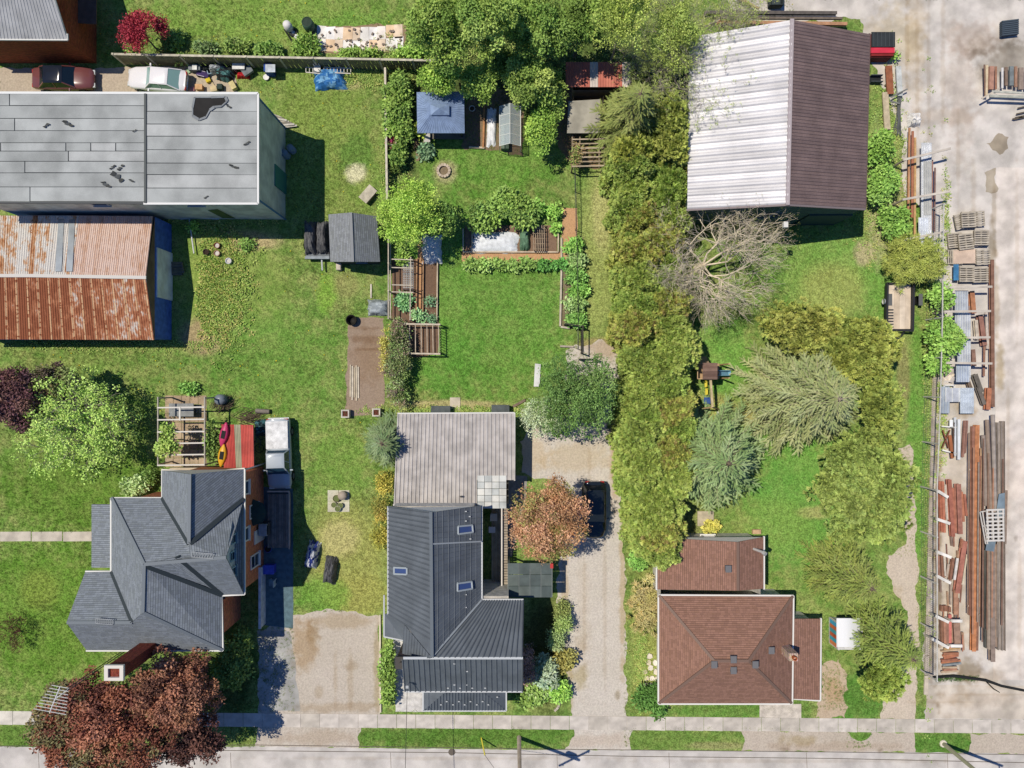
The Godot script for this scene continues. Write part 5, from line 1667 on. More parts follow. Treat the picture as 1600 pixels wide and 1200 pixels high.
	# --- house shrubs ---
	for q in [[214, 758, 22, 16, 1.1, "pale hydrangea bush at the brick house corner", "b5cc8c", "9fbc74"], [232, 745, 14, 12, 1.0, "small leafy bush between the hydrangea and house wall", "93b45c", "84a650"], [362, 1040, 30, 40, 2.0, "dark green bush at the south east corner of the brick house", "7d9a48", "6b883e"], [378, 1000, 20, 18, 1.2, "low green bush beside the brick house wall", "86a24c", "76943f"], [600, 752, 12, 20, 1.3, "golden shrub at the garage west wall, northern one", "c0b54c", "a8a844"], [596, 795, 14, 16, 1.2, "golden shrub with brown tips between garage and house", "b8a850", "9c9a48"], [596, 835, 12, 24, 1.2, "golden shrub at the black roofed house, southern one", "c3ba4e", "a6a644"], [1000, 872, 18, 18, 1.3, "bright green bush at the north west of the bungalow", "7fae4c", "8dba58"], [1022, 1092, 30, 28, 1.5, "dark green globe bush at the bungalow corner", "5f8a3c", "548034"], [880, 976, 14, 18, 1.6, "light green shrub by the carport", "a9c070", "95b05e"], [868, 1000, 14, 16, 1.4, "pale green shrub south of the carport shrub", "b3c788", "9cb474"], [884, 1032, 16, 18, 1.3, "olive brown shrub beside the driveway edge", "a09a50", "8a8844"], [852, 1046, 26, 26, 1.7, "silver grey shrub in the front garden bed", "aebfa0", "99ad8c"], [874, 1078, 18, 22, 1.0, "bright lime shrub by the stone edging", "9fc855", "8dba4c"], [842, 1082, 18, 18, 1.0, "green and white shrub at the front corner", "90b058", "b3c690"], [822, 1092, 18, 14, 0.9, "low green shrub by the porch end", "8aa850", "78963f"], [880, 950, 12, 18, 0.8, "small weedy bush under the carport edge", "94a058", "84924c"]]:
		broad("house_shrub", q[5], "shrub", q[0], q[1], q[4] * 0.6, q[2], q[4] * 0.36, q[3], [q[6], q[7]], "broad" if q[2] > 15 else "fine", 0.45, 1.1)
	broad("barberry_column", "narrow purple brown shrub at the house east wall", "shrub", 824, 1040, 1.6, 11, 1.0, 34, ["a08478", "8c7068", "b09488"], "fine", 0.4, 1.2)
	broad("dry_shrub", "straw coloured dry grass clump beside the bungalow wall", "shrub", 1006, 948, 0.8, 22, 0.4, 46, ["c4b478", "a8a060", "b3a86c"], "blade", 0.5, 1.2)
	broad("bronze_hedge", "narrow bronze leaved hedge along the dug soil bed", "hedge", 622, 570, 1.2, 18, 0.5, 80, ["8c7a6c", "7f9a54", "9cac74", "6c7a44"], "fine", 0.4, 1.3)
	broad("golden_hedge", "narrow golden hedge edge beside the bronze hedge", "hedge", 603, 545, 0.8, 5, 0.3, 48, ["c9c060", "b4b052"], "fine", 0.28, 1.4)
	broad("box_hedge", "low dark hedge strip left of the white terrace", "hedge", 606, 1052, 0.8, 10, 0.4, 58, ["86a84a", "748f40", "94b452"], "broad", 0.4, 1.3)
	for q in [[756, 340, 26, 26, 2.0, "leafy currant bush at the west end of the planting bed"], [790, 318, 34, 22, 2.2, "dense dark currant bush above the white cover"], [815, 335, 24, 24, 2.0, "dark currant bush over the white cover's east end"], [842, 326, 13, 13, 1.2, "bright leafed rhubarb bush east of the currants"], [866, 330, 12, 10, 1.0, "small green plant on the wood chip path corner"], [868, 358, 7, 7, 0.6, "little leafy plant beside the planting bed corner"]]:
		broad("currant_bush", q[5], "shrub", q[0], q[1], q[4] * 0.55, q[2], q[4] * 0.3, q[3], ["86a848", "78984a", "93b452", "6f8c40"] if q[2] > 14 else ["9ac454", "84b04c"], "broad", 0.5 if q[2] > 10 else 0.25, 1.15)
	for i in 7:
		broad("box_ball", "low bush south of the wood chip path, %s from the west" % NTH[i], "shrub", 734 + i * 23, 413 + (i % 2), 0.4, 13, 0.25, 9, ["9aba62", "88aa50"] if i < 5 else ["5f9a44", "6fa84c"], "broad", 0.3, 1.3, "8a8072", "low bushes south of the wood chip path")
	for i in 6:
		broad("bed_plant", "leafy plant in the long narrow bed, %s from the north" % NTH[i], "plant", 896 + (i % 2) * 6, 384 + i * 23, 0.5, 18, 0.3, 14, [["7fae4c", "93c058"], ["9cb874", "86a85c"], ["6f9c48", "7fae50"]][i % 3], "broad", 0.35, 1.2, "8a8072", "plants of the long narrow bed")
	# climbing and border plants
	for q in [[628, 400, 10, 20, 0.8, "green leafy plant under the pale bed frames", "8fae4c"], [632, 470, 14, 14, 0.7, "large leaved cabbage plant in the vegetable bed", "86b478"], [655, 492, 12, 10, 0.6, "second large leaved cabbage plant in the vegetable bed", "93bc84"], [672, 470, 6, 6, 0.5, "round leafed sprout beside the wood chip path", "8ab486"], [672, 500, 7, 7, 0.5, "round leafed sprout at the end of the beds", "80ac7c"], [622, 190, 10, 16, 0.7, "green perennial inside the pale bed frame", "84ac50"], [658, 205, 12, 14, 0.6, "yellow green perennial at the gazebo corner", "b4c44c"], [665, 236, 12, 12, 0.6, "blue green perennial in the small bed", "7c9c74"], [300, 352, 9, 9, 0.5, "bright weed tuft by the barn", "8fb850"], [388, 383, 9, 8, 0.5, "green weed tuft on the bare soil", "7ca048"], [296, 608, 20, 8, 0.6, "iris leaf clump north of the arbour", "86b452"], [285, 92, 14, 6, 0.8, "bright grass clump at the fence", "a9c45c"], [205, 76, 10, 8, 0.7, "green perennial under the crimson maple", "9cba58"], [272, 62, 24, 16, 0.8, "green border plants right of the crimson maple", "84a24c"], [320, 74, 22, 9, 0.7, "grey green border shrub at the top fence", "7d965c"], [370, 72, 24, 9, 0.7, "low border shrub further along the top fence", "86a04e"], [420, 76, 24, 10, 0.8, "border shrub above the blue bin", "7fa04a"], [480, 72, 24, 18, 1.2, "leafy bush beside the mulched bed", "84a548"], [560, 84, 40, 6, 0.6, "low green border under the mulched bed", "8fae4e"], [640, 82, 26, 8, 0.8, "bright green border plants at the east end of the mulched bed", "96bc4e"], [1110, 824, 16, 9, 0.7, "golden flowering shrub by the bungalow north wall", "c0bc54"]]:
		broad("border_plant", q[5], "plant", q[0], q[1], q[4] * 0.5, q[2], q[4] * 0.3, q[3], [q[6]], "broad" if q[2] > 8 else "fine", 0.3, 1.2)
	var pe := broad("peony", "pink flowering peony inside the pale bed frame", "flower", 615, 224, 0.5, 8, 0.25, 8, ["d85a8c", "c84a7c", "86a850"], "fine", 0.25, 1.4)
	broad("climbing_vine", "leafy vine over the west side of the white pergola", "vine", 262, 690, 2.3, 18, 0.3, 36, ["a9c060", "8fae4e"], "broad", 0.35, 0.55)
	broad("climbing_vine", "dark leafy climber between the pergola and the kayaks", "vine", 331, 690, 1.4, 8, 0.7, 38, ["86a04c", "6f8a40"], "broad", 0.35, 1.0)
	broad("climbing_vine", "vine tangle on the small slatted arbour below the flat roofed shed", "vine", 900, 240, 1.6, 8, 0.4, 22, ["8aa04c", "9c8a5c"], "fine", 0.3, 0.8)
	# rough tall weeds east of the rusty shed: uncountable
	var xf := []
	var tint := PackedColorArray()
	for i in 3400:
		var p := P(rng.randfn(334, 24), rng.randfn(440, 42))
		if p.x < P(302, 0).x + 0.9 * noise.get_noise_2d(p.z * 0.5, 3.0) + 0.5:
			continue
		var s := rng.randf_range(0.35, 0.9)
		xf.append(Transform3D(aim(Vector3(rng.randfn() * 0.2, 1, rng.randfn() * 0.2)) * Basis.from_scale(Vector3.ONE * s), p + Vector3(0, 0.12, 0)))
		tint.append(jit(F(["8fa84e", "7d9a44", "a5b45c", "b0a860", "86a040"][rng.randi() % 5]), 0.15))
	for q in [[200, 540, 90, 4], [1360, 300, 16, 70], [1395, 240, 10, 60], [1450, 640, 5, 220], [1455, 520, 5, 60], [1003, 1040, 6, 28], [700, 640, 70, 3], [620, 110, 14, 20], [612, 280, 10, 40], [1085, 650, 20, 20], [1478, 330, 3, 40], [340, 344, 40, 3], [560, 120, 26, 8], [870, 60, 60, 30], [700, 90, 60, 20], [1470, 620, 5, 60]]:
		for i in (420 if q[0] != 1478 else 120):
			var p := P(rng.randfn(q[0], q[2]), rng.randfn(q[1], q[3]))
			xf.append(Transform3D(aim(Vector3(rng.randfn() * 0.2, 1, rng.randfn() * 0.2)) * Basis.from_scale(Vector3.ONE * rng.randf_range(0.25, 0.7)), p + Vector3(0, 0.08, 0)))
			tint.append(jit(F(["86a24a", "94ac54", "a8ac60"][rng.randi() % 3]), 0.15))
	tag(scatter("weeds", leaf_mesh("broad"), foliage(), xf, tint, self), "tall weeds and rough growth at the edges", "weeds", "", "stuff")

# ---------------------------------------------------------------- garden things
func fence_panels(called: String, label: String, pts: Array, n: int, hgt: float, hex: String, cap_hex: String) -> void:
	var a := P(pts[0][0], pts[0][1])
	var e := P(pts[1][0], pts[1][1])
	var o := thing(called, label, "fence", a)
	for i in n:
		var p := a.lerp(e, float(i) / n)
		var q := a.lerp(e, float(i + 1) / n)
		var b := B.new(o.position)
		var boards := 14
		for k in boards:
			var s := p.lerp(q, (k + 0.04) / boards)
			var t := p.lerp(q, (k + 0.94) / boards)
			b.bar(s + Vector3(0, hgt * 0.5, 0), t + Vector3(0, hgt * 0.5 + rng.randf() * 0.02, 0), 0.025, hgt)
		part("fence_panel", b.done(), M(hex), o, "stuff")
		var c := B.new(o.position)
		c.bar(p + Vector3(0, hgt + 0.03, 0), q + Vector3(0, hgt + 0.03, 0), 0.16, 0.05)
		part("cap_rail", c.done(), M(cap_hex), o)
	for i in n + 1:
		var p := a.lerp(e, float(i) / n)
		var b := B.new(o.position)
		b.box(p + Vector3(0, hgt * 0.53, 0), Vector3(0.14, hgt * 1.06, 0.14))
		part("post", b.done(), M(cap_hex), o)

func rail_fence(called: String, label: String, pts: Array, hgt: float, hex: String, post_every: float, rails := [1.0], r := 0.03, mesh_lines := 0) -> void:
	var v := PL(pts)
	var o := thing(called, label, "fence", v[0])
	for i in v.size() - 1:
		for k in rails:
			var b := B.new(o.position)
			b.cyl(v[i] + Vector3(0, hgt * k, 0), v[i + 1] + Vector3(0, hgt * k, 0), r, 5)
			part("rail", b.done(), M(hex), o)
		var n := maxi(1, int(v[i].distance_to(v[i + 1]) / post_every))
		for k in n + 1:
			if k == n and i < v.size() - 2:
				continue
			var p: Vector3 = v[i].lerp(v[i + 1], float(k) / n)
			var b := B.new(o.position)
			b.cyl(p, p + Vector3(0, hgt + 0.05, 0), r * 1.3, 6)
			part("post", b.done(), M(hex), o)
		if mesh_lines:
			var b := B.new(o.position)
			for k in mesh_lines:
				var y := hgt * (k + 0.5) / mesh_lines
				b.bar(v[i] + Vector3(0, y, 0), v[i + 1] + Vector3(0, y, 0), 0.008, 0.008)
			var m2 := int(v[i].distance_to(v[i + 1]) / 0.15)
			for k in m2:
				var p: Vector3 = v[i].lerp(v[i + 1], float(k) / m2)
				b.bar(p, p + Vector3(0, hgt, 0), 0.008, 0.008)
			part("wire_mesh", b.done(), M("6f7478", "plain"), o, "stuff")

func boxes(called: String, label: String, cat: String, at: Vector3, parts_: Array, turn := 0.0, group := "") -> Node3D:
	# parts_: [name, centre, size, hex]
	var o := thing(called, label, cat, at, group)
	o.rotation.y = turn
	for q in parts_:
		var b := B.new()
		b.box(q[1], q[2])
		part(q[0], b.done(), M(q[3]), o)
	return o

func pot(called: String, label: String, cat: String, at: Vector3, prof: Array, hex: String, inner := "", n := 14, rough := 0.7) -> Node3D:
	var o := thing(called, label, cat, at)
	var b := B.new(Vector3.ZERO, true)
	b.lathe(Vector3.ZERO, prof, n)
	part("shell", b.done(), M(hex, "plain", rough), o)
	if inner:
		var top: Vector2 = prof[prof.size() - 1]
		var f := B.new()
		f.lathe(Vector3(0, top.y - 0.04, 0), [Vector2(top.x * 0.98, 0), Vector2(0, 0.01)], n)
		part("contents", f.done(), M(inner, "gravel"), o)
	return o

# a cloth laid over something lumpy: height field with folds
func drape(called: String, label: String, cat: String, x: float, y: float, w: float, d: float, hgt: float, hex: String, hex2 := "", turn := 0.0, seed_ := 1, flat := 0.0, parent: Node3D = null) -> Node3D:
	var o := parent if parent else thing(called, label, cat, P(x, y))
	if not parent:
		o.rotation.y = turn
	var f := fnl(seed_, 0.9, 3)
	var b := B.new(Vector3.ZERO, false)
	var n := 18
	var hv := func(u: float, t: float) -> Vector3:
		var e := (1.0 - pow(absf(u), 4.0)) * (1.0 - pow(absf(t), 4.0))
		var k := f.get_noise_2d(u * 2.6 + seed_, t * 2.2) * 0.22 + f.get_noise_2d(u * 4.0, t * 1.0) * 0.07
		var edge := 1.0 + f.get_noise_2d(u * 1.7 + 9.0, t * 1.7) * 0.16
		return Vector3(u * w * 0.5 * edge, 0.02 + maxf(0.0, hgt * e * (flat + (1.0 - flat) * (0.85 + k))) + absf(k) * 0.05 * e, t * d * 0.5 * edge)
	for i in n:
		for j in n:
			var u0 := i * 2.0 / n - 1.0
			var u1 := (i + 1) * 2.0 / n - 1.0
			var t0 := j * 2.0 / n - 1.0
			var t1 := (j + 1) * 2.0 / n - 1.0
			b.c = K(hex2, GAIN * 0.78) if hex2 and f.get_noise_2d(u0 * 1.3 + 4.0, t0 * 2.0) > 0.05 else K(hex, GAIN * 0.78)
			b.quad(hv.call(u0, t0), hv.call(u1, t0), hv.call(u1, t1), hv.call(u0, t1))
	part("cover", b.done(), VC("grain", 0.6), o)
	return o

func garden() -> void:
	fence_panels("wood_fence", "long weathered board fence with pale cap along the north gardens", [[196, 101], [700, 111]], 10, 1.75, "8f8a70", "d6cfba")
	fence_panels("wood_fence", "pale cap rail fence running down from the corner to the round bright tree", [[606, 118], [609, 322]], 8, 1.2, "9a9684", "e2d9c6")
	rail_fence("wire_fence", "thin dark wire fence between the garden and the mown strip", [[894, 200], [898, 300], [900, 420], [902, 545]], 1.1, "4a4c48", 2.6, [1.0], 0.025, 3)
	rail_fence("gate_fence", "dark metal gate frame at the end of the narrow bed", [[882, 508], [908, 512], [908, 552]], 1.4, "54504a", 2.0, [1.0, 0.2], 0.05)
	rail_fence("gate_fence", "dark rail frame above the deep green driveway tree", [[905, 562], [930, 562], [930, 590]], 1.2, "3a3c3c", 2.0, [1.0, 0.2], 0.05)
	rail_fence("bed_fence", "pale pole frame around the peony bed at the fence", [[606, 184], [622, 184], [622, 233], [606, 233]], 1.0, "e6dfd2", 1.3, [1.0], 0.035)
	rail_fence("plant_support", "tall pale pole frame over the west vegetable bed", [[612, 374], [612, 500]], 1.5, "d9cdbb", 1.6, [1.0, 0.4], 0.05)
	rail_fence("plant_support", "second pale pole frame parallel to the west one", [[646, 408], [645, 502]], 1.5, "d6c9b6", 1.6, [1.0], 0.045)
	var cross := thing("frame_crossbars", "pale crossbars joining the two pole frames", "frame", P(628, 450))
	for y in [405, 418, 445, 456]:
		var b := B.new(cross.position)
		b.bar(P(612, y, 1.5), P(646, y + 1, 1.5), 0.07, 0.07)
		part("crossbar", b.done(), M("dcd0bd"), cross)
	var bedb := thing("raised_bed", "raised vegetable bed with pale timber edge and dark soil", "planter", P(676, 430))
	for q in [[684, 405, 683, 500, "d8c6ac"], [662, 405, 661, 494, "b58f6c"], [652, 494, 683, 496, "cdbba2"], [652, 405, 651, 494, "b58f6c"]]:
		var b := B.new(bedb.position)
		b.bar(P(q[0], q[1]) + Vector3(0, 0.13, 0), P(q[2], q[3]) + Vector3(0, 0.13, 0), 0.09, 0.26)
		part("edge_board", b.done(), M(q[4]), bedb)
	# slatted cage at the south end of the beds
	var cage := thing("slat_cage", "slatted timber plant cage at the south end of the vegetable beds", "trellis", P(665, 530))
	for i in 6:
		var b := B.new(cage.position)
		b.bar(P(640 + i * 9, 507, 1.1), P(640 + i * 9.2, 551, 1.1), 0.06, 0.04)
		part("slat", b.done(), M("cbbba6"), cage)
	for y in [506, 552]:
		var b := B.new(cage.position)
		b.bar(P(626, y, 1.15), P(688, y + 1, 1.15), 0.12, 0.08)
		part("beam", b.done(), M("dccfba"), cage)
	for i in 11:
		var b := B.new(cage.position)
		b.bar(P(688, 508 + i * 4.2, 1.1), P(688, 508 + i * 4.2, 0.05), 0.025, 0.05)
		part("slat", b.done(), M("cbbba6"), cage)
	for q in [[628, 508], [688, 508], [628, 552], [688, 552]]:
		var b := B.new(cage.position)
		b.bar(P(q[0], q[1]), P(q[0], q[1]) + Vector3(0, 1.1, 0), 0.09, 0.09)
		part("post", b.done(), M("cbbba6"), cage)
	# wire cage over the west bed
	var wc := thing("wire_cage", "white wire mesh cage lying on the west vegetable bed", "cage", P(638, 432))
	var wb := B.new(wc.position)
	for i in 7:
		wb.bar(P(630 + i * 2.6, 410, 0.5), P(630 + i * 2.6, 452, 0.5), 0.02, 0.02)
	for i in 16:
		wb.bar(P(630, 410 + i * 2.8, 0.5), P(646, 410 + i * 2.8, 0.5), 0.02, 0.02)
	part("wire_mesh", wb.done(), M("d8dcdc", "plain"), wc, "stuff")
	var ws := B.new(wc.position)
	for q in [[630, 410], [646, 410], [630, 452], [646, 452]]:
		ws.bar(P(q[0], q[1]), P(q[0], q[1], 0.5), 0.03, 0.03)
	part("frame", ws.done(), M("c8cccc", "plain"), wc)
	drape("bed_cover", "white cover sheet over the head of the raised vegetable bed", "cover", 675, 390, 1.5, 2.2, 0.45, "eef0f2", "", 0.0, 4, 0.7)
	drape("bed_cover", "long white cover sheet in the planting bed below the currant bushes", "cover", 774, 379, 3.8, 1.7, 0.35, "f1f4f8", "", 0.0, 7, 0.7)
	drape("bed_cover", "narrow white cover sheet beside the greenhouse", "cover", 768, 199, 0.75, 2.9, 0.3, "f3f4f6", "", 0.0, 9, 0.7)
	# planting bed with timber edges
	var pb := thing("planting_bed", "long planting bed with pale timber edging south of the currant bushes", "planter", P(800, 378))
	for q in [[724, 358, 724, 394], [724, 394.5, 872, 394.5], [872, 362, 872, 394], [738, 364, 738, 393]]:
		var b := B.new(pb.position)
		b.bar(P(q[0], q[1]) + Vector3(0, 0.12, 0), P(q[2], q[3]) + Vector3(0, 0.12, 0), 0.1, 0.24)
		part("edge_board", b.done(), M("dcc9b0"), pb)
	var soil := B.new(pb.position)
	soil.slab([P(726, 352, 0.06), P(870, 352, 0.06), P(870, 393, 0.06), P(726, 393, 0.06)], 0.05)
	part("soil", soil.done(), M("8a705c", "gravel"), pb)
	var tl := thing("garden_trellis", "brown lattice trellis frame in the planting bed", "trellis", P(842, 374))
	for i in 6:
		var b := B.new(tl.position)
		b.bar(P(833 + i * 3.4, 352, 0.7), P(834 + i * 3.4, 392, 0.7), 0.05, 0.05)
		part("slat", b.done(), M("b7a48c"), tl)
	for i in 5:
		var b := B.new(tl.position)
		b.bar(P(832, 357 + i * 8, 0.75), P(852, 357 + i * 8, 0.75), 0.04, 0.04)
		part("slat", b.done(), M("a8957c"), tl)
	for q in [[833, 353], [850, 353], [834, 391], [851, 391]]:
		var b := B.new(tl.position)
		b.bar(P(q[0], q[1]), P(q[0], q[1], 0.7), 0.06, 0.06)
		part("post", b.done(), M("a8957c"), tl)
	var nt := drape("netting", "green netting over a row of plants in the planting bed", "net", 820, 374, 0.8, 1.9, 0.6, "5f7f66", "6f9474", 0.0, 12, 0.6)
	for q in [[877, 420, 875, 510, "cfc4b2", "pale edging board along the west side of the narrow bed"], [877, 372, 877, 416, "cbbfa9", "short edging board at the north end of the narrow bed"], [876, 511, 890, 513, "d2c8b8", "edging board at the foot of the narrow bed"], [875, 541, 896, 542, "b9ada0", "grey edging board above the driveway tree"], [757, 160, 755, 232, "c58f62", "orange plank edging beside the gazebo beds"], [733, 231, 757, 232, "d6c6ac", "pale board at the foot of the gazebo bed"]]:
		var b := B.new(P(q[0], q[1]))
		b.bar(P(q[0], q[1]) + Vector3(0, 0.1, 0), P(q[2], q[3]) + Vector3(0, 0.1, 0), 0.14, 0.2)
		solo("edging_board", b, M(q[4]), q[5], "board")
	var sl := B.new(P(840, 585))
	sl.slab(PL([[836, 568, 0.15], [845, 569, 0.15], [843, 604, 0.15], [834, 604, 0.15]]), 0.15)
	solo("stone_slab", sl, M("d6d6d4", "mottle"), "white stone slab leaning out from the driveway tree", "slab")
	var ab := thing("slatted_arbour", "small slatted timber arbour below the flat roofed shed", "arbour", P(920, 240))
	for i in 7:
		var b := B.new(ab.position)
		b.bar(P(894, 218 + i * 7, 1.7), P(944, 217 + i * 7, 1.7), 0.09, 0.06)
		part("slat", b.done(), M(["c9b8a0", "b5a48c"][i % 2]), ab)
	for x in [894, 906, 936, 944]:
		var b := B.new(ab.position)
		b.bar(P(x, 214, 1.6), P(x, 262, 1.6), 0.08, 0.1)
		part("beam", b.done(), M("a8967e"), ab)
	for q in [[895, 217], [943, 217], [895, 260], [943, 260]]:
		var b := B.new(ab.position)
		var p := P(q[0], q[1], 1.6)
		b.bar(Vector3(p.x, 0, p.z), p, 0.1, 0.1)
		part("post", b.done(), M("9c8a72"), ab)
	pot("blue_drum", "small blue drum between the two sheds under the trees", "drum", P(905, 150), [Vector2(0.25, 0), Vector2(0.28, 0.7), Vector2(0, 0.72)], "6c94d8")
	# greenhouse
	var gh := thing("greenhouse", "small greenhouse with pale frame and clear panes", "greenhouse", P(798, 210))
	var hx := [781.0, 797.0, 813.0]
	var hh := [1.5, 2.1, 1.5]
	for s in 2:
		for i in 4:
			var y := 178.0 + i * 15.0
			var b := B.new(gh.position)
			var zz0 := P(0, y, 0).z
			var zz1 := P(0, y + 14.4, 0).z
			var xa: float = (hx[s] - 800) * U
			var xb: float = (hx[s + 1] - 800) * U
			b.slab([Vector3(xa, hh[s], zz0), Vector3(xb, hh[s + 1], zz0), Vector3(xb, hh[s + 1], zz1), Vector3(xa, hh[s], zz1)], 0.015)
			var gm := StandardMaterial3D.new()
			if mats.has("pane"):
				gm = mats.pane
			else:
				gm.albedo_color = Color(0.85, 0.9, 0.92, 0.28)
				gm.transparency = BaseMaterial3D.TRANSPARENCY_ALPHA
				gm.roughness = 0.1
				mats.pane = gm
			part("pane", b.done(), gm, gh)
	var gf := B.new(gh.position)
	for i in 5:
		var z := P(0, 178.0 + i * 15.0).z
		for s in 2:
			gf.bar(Vector3((hx[s] - 800) * U, hh[s], z), Vector3((hx[s + 1] - 800) * U, hh[s + 1], z), 0.04, 0.04)
		for s in [0, 2]:
			gf.bar(Vector3((hx[s] - 800) * U, 0, z), Vector3((hx[s] - 800) * U, 1.5, z), 0.04, 0.04)
	for s in 3:
		gf.bar(Vector3((hx[s] - 800) * U, hh[s], P(0, 178).z), Vector3((hx[s] - 800) * U, hh[s], P(0, 238).z), 0.05, 0.05)
	part("frame", gf.done(), M("dde0dc", "plain"), gh)
	var gbed := B.new(gh.position)
	gbed.box(P(789, 208) + Vector3(0, 0.3, 0), Vector3(0.6, 0.6, 2.8))
	part("bench", gbed.done(), M("6c7a68", "mottle"), gh)
	# fire pit: a ring of stones
	var fp := thing("fire_pit", "round fire pit ringed with pale stones on the lawn", "fire pit", P(693.5, 267.5))
	for i in 14:
		var a := TAU * i / 14
		var b := B.new()
		b.box(Vector3(cos(a) * 0.45, 0.12, sin(a) * 0.45), Vector3(0.2, 0.24, 0.185), Basis(Vector3.UP, -a))
		part("stone", b.done(), M(["c9b8a4", "bfae9a", "d0c0ae"][i % 3], "mottle"), fp)
	var ash := B.new()
	ash.lathe(Vector3(0, 0.05, 0), [Vector2(0.38, 0), Vector2(0.2, 0.03), Vector2(0, 0.02)], 14)
	part("ash_bed", ash.done(), M("8a7a62", "gravel"), fp)
	pot("plant_pot", "small white rimmed pot beside the gazebo", "pot", P(738, 172), [Vector2(0.13, 0), Vector2(0.2, 0.3), Vector2(0.24, 0.3), Vector2(0.24, 0.34), Vector2(0.19, 0.34)], "e4e2dc", "4a3c30")
	var bench := boxes("garden_bench", "white bench at the open side of the gazebo", "bench", P(668, 216), [["seat", Vector3(0, 0.42, 0), Vector3(0.5, 0.06, 0.9), "d6d3cc"], ["leg", Vector3(0, 0.2, -0.35), Vector3(0.44, 0.4, 0.06), "c8c5be"], ["leg", Vector3(0, 0.2, 0.35), Vector3(0.44, 0.4, 0.06), "c8c5be"]])
	# soil bed with planks, piers, tub and tank
	for i in 5:
		var b := B.new(P(548 + i * 3.1, 595))
		b.bar(P(548 + i * 3.0, 570 + (i * 7) % 5) + Vector3(0, 0.06, 0), P(547.5 + i * 3.2, 620 + (i * 5) % 9) + Vector3(0, 0.06, 0), 0.11, 0.05)
		solo("timber_plank", b, M(["d9cbb2", "e4d8c4", "cdbda2"][i % 3]), "pale plank lying on the dug soil bed, %s from the west" % ["first", "second", "third", "fourth", "fifth"][i], "plank", "planks on the dug soil bed")
	for q in [[542, 646, "square block planter with red flowers, west of the pair"], [590, 644, "square block planter with red flowers, east of the pair"]]:
		var o := boxes("block_planter", q[2], "planter", P(q[0], q[1]), [["side", Vector3(-0.26, 0.3, 0), Vector3(0.1, 0.6, 0.62), "dcd6ca"], ["side", Vector3(0.26, 0.3, 0), Vector3(0.1, 0.6, 0.62), "dcd6ca"], ["side", Vector3(0, 0.3, -0.26), Vector3(0.42, 0.6, 0.1), "d4cec2"], ["side", Vector3(0, 0.3, 0.26), Vector3(0.42, 0.6, 0.1), "d4cec2"], ["soil", Vector3(0, 0.25, 0), Vector3(0.42, 0.5, 0.42), "7a4a3c"]])
		var xf := []
		var tint := PackedColorArray()
		for i in 14:
			xf.append(Transform3D(aim(Vector3(rng.randfn() * 0.3, 1, rng.randfn() * 0.3)) * Basis.from_scale(Vector3.ONE * 0.35), Vector3(rng.randf_range(-0.16, 0.16), 0.55, rng.randf_range(-0.16, 0.16))))
			tint.append(K(["b0404a", "7a8a4c"][i % 2]))
		scatter("flowers", leaf_mesh("fine"), foliage(), xf, tint, o)
	pot("black_tub", "open black tub on the grass by the soil bed", "tub", P(551, 501), [Vector2(0.34, 0), Vector2(0.4, 0.5), Vector2(0.43, 0.52), Vector2(0.4, 0.54), Vector2(0.36, 0.5), Vector2(0.33, 0.06), Vector2(0, 0.05)], "26241f", "")
	var tank := drape("covered_tank", "low water tank under a grey plastic cover beside the bed fence", "tank", 592, 481, 1.7, 1.25, 0.75, "9aa4a8", "b6c0c4", 0.0, 15, 0.8)
	boxes("timber_post", "upright pale plank beside the covered tank", "post", P(580, 455), [["board", Vector3(0, 0.05, 0), Vector3(0.12, 0.1, 1.1), "d8d0c0"]])
	boxes("wooden_crate", "tilted pale wooden box on the grass by the fence", "crate", P(577, 306), [["lid", Vector3(0, 0.55, 0), Vector3(0.78, 0.05, 1.3), "cfc6b2"], ["box_body", Vector3(0, 0.26, 0), Vector3(0.7, 0.52, 1.2), "8f8570"]], -0.72)
	# trailer with bagged load by the shed
	var tb := thing("small_trailer", "small flat trailer with dark covered load beside the garden shed", "trailer", P(500, 380))
	var tq := B.new(tb.position)
	tq.box(P(500, 381) + Vector3(0, 0.5, 0), Vector3(1.9, 0.08, 2.6))
	part("bed", tq.done(), M("7b8288"), tb)
	var tg := B.new(tb.position)
	tg.box(P(500, 405) + Vector3(0, 0.62, 0), Vector3(1.95, 0.2, 0.2))
	part("tail_board", tg.done(), M("a3acb2"), tb)
	var tn := B.new(tb.position)
	tn.bar(P(505, 405) + Vector3(0, 0.45, 0), P(506, 424) + Vector3(0, 0.45, 0), 0.1, 0.08)
	part("drawbar", tn.done(), M("c3c8ca", "plain"), tb)
	for sd in [-1, 1]:
		var w := B.new(tb.position, true)
		var wp := P(500, 385) + Vector3(sd * 1.02, 0.32, 0)
		w.cyl(wp - Vector3(0.09, 0, 0), wp + Vector3(0.09, 0, 0), 0.32, 14)
		part("wheel", w.done(), M("2a2a2a", "plain"), tb)
	for q in [[489, "dark grey bagged load on the small trailer, west bag"], [508, "dark grey bagged load on the small trailer, east bag"]]:
		var d := drape("covered_load", q[1], "cover", q[0], 374, 0.95, 2.5, 0.9, "6d6d6d", "5c5c5e", 0.0, int(q[0]), 0.5)
		d.position.y = 0.54
	boxes("gas_bottle_box", "small pale box at the garden shed corner", "box", P(531, 418), [["body", Vector3(0, 0.25, 0), Vector3(0.34, 0.5, 0.5), "e0d3c4"]])
	# mulched bed: newspaper sheets held by stones
	var xs := 496.0
	var idx := 0
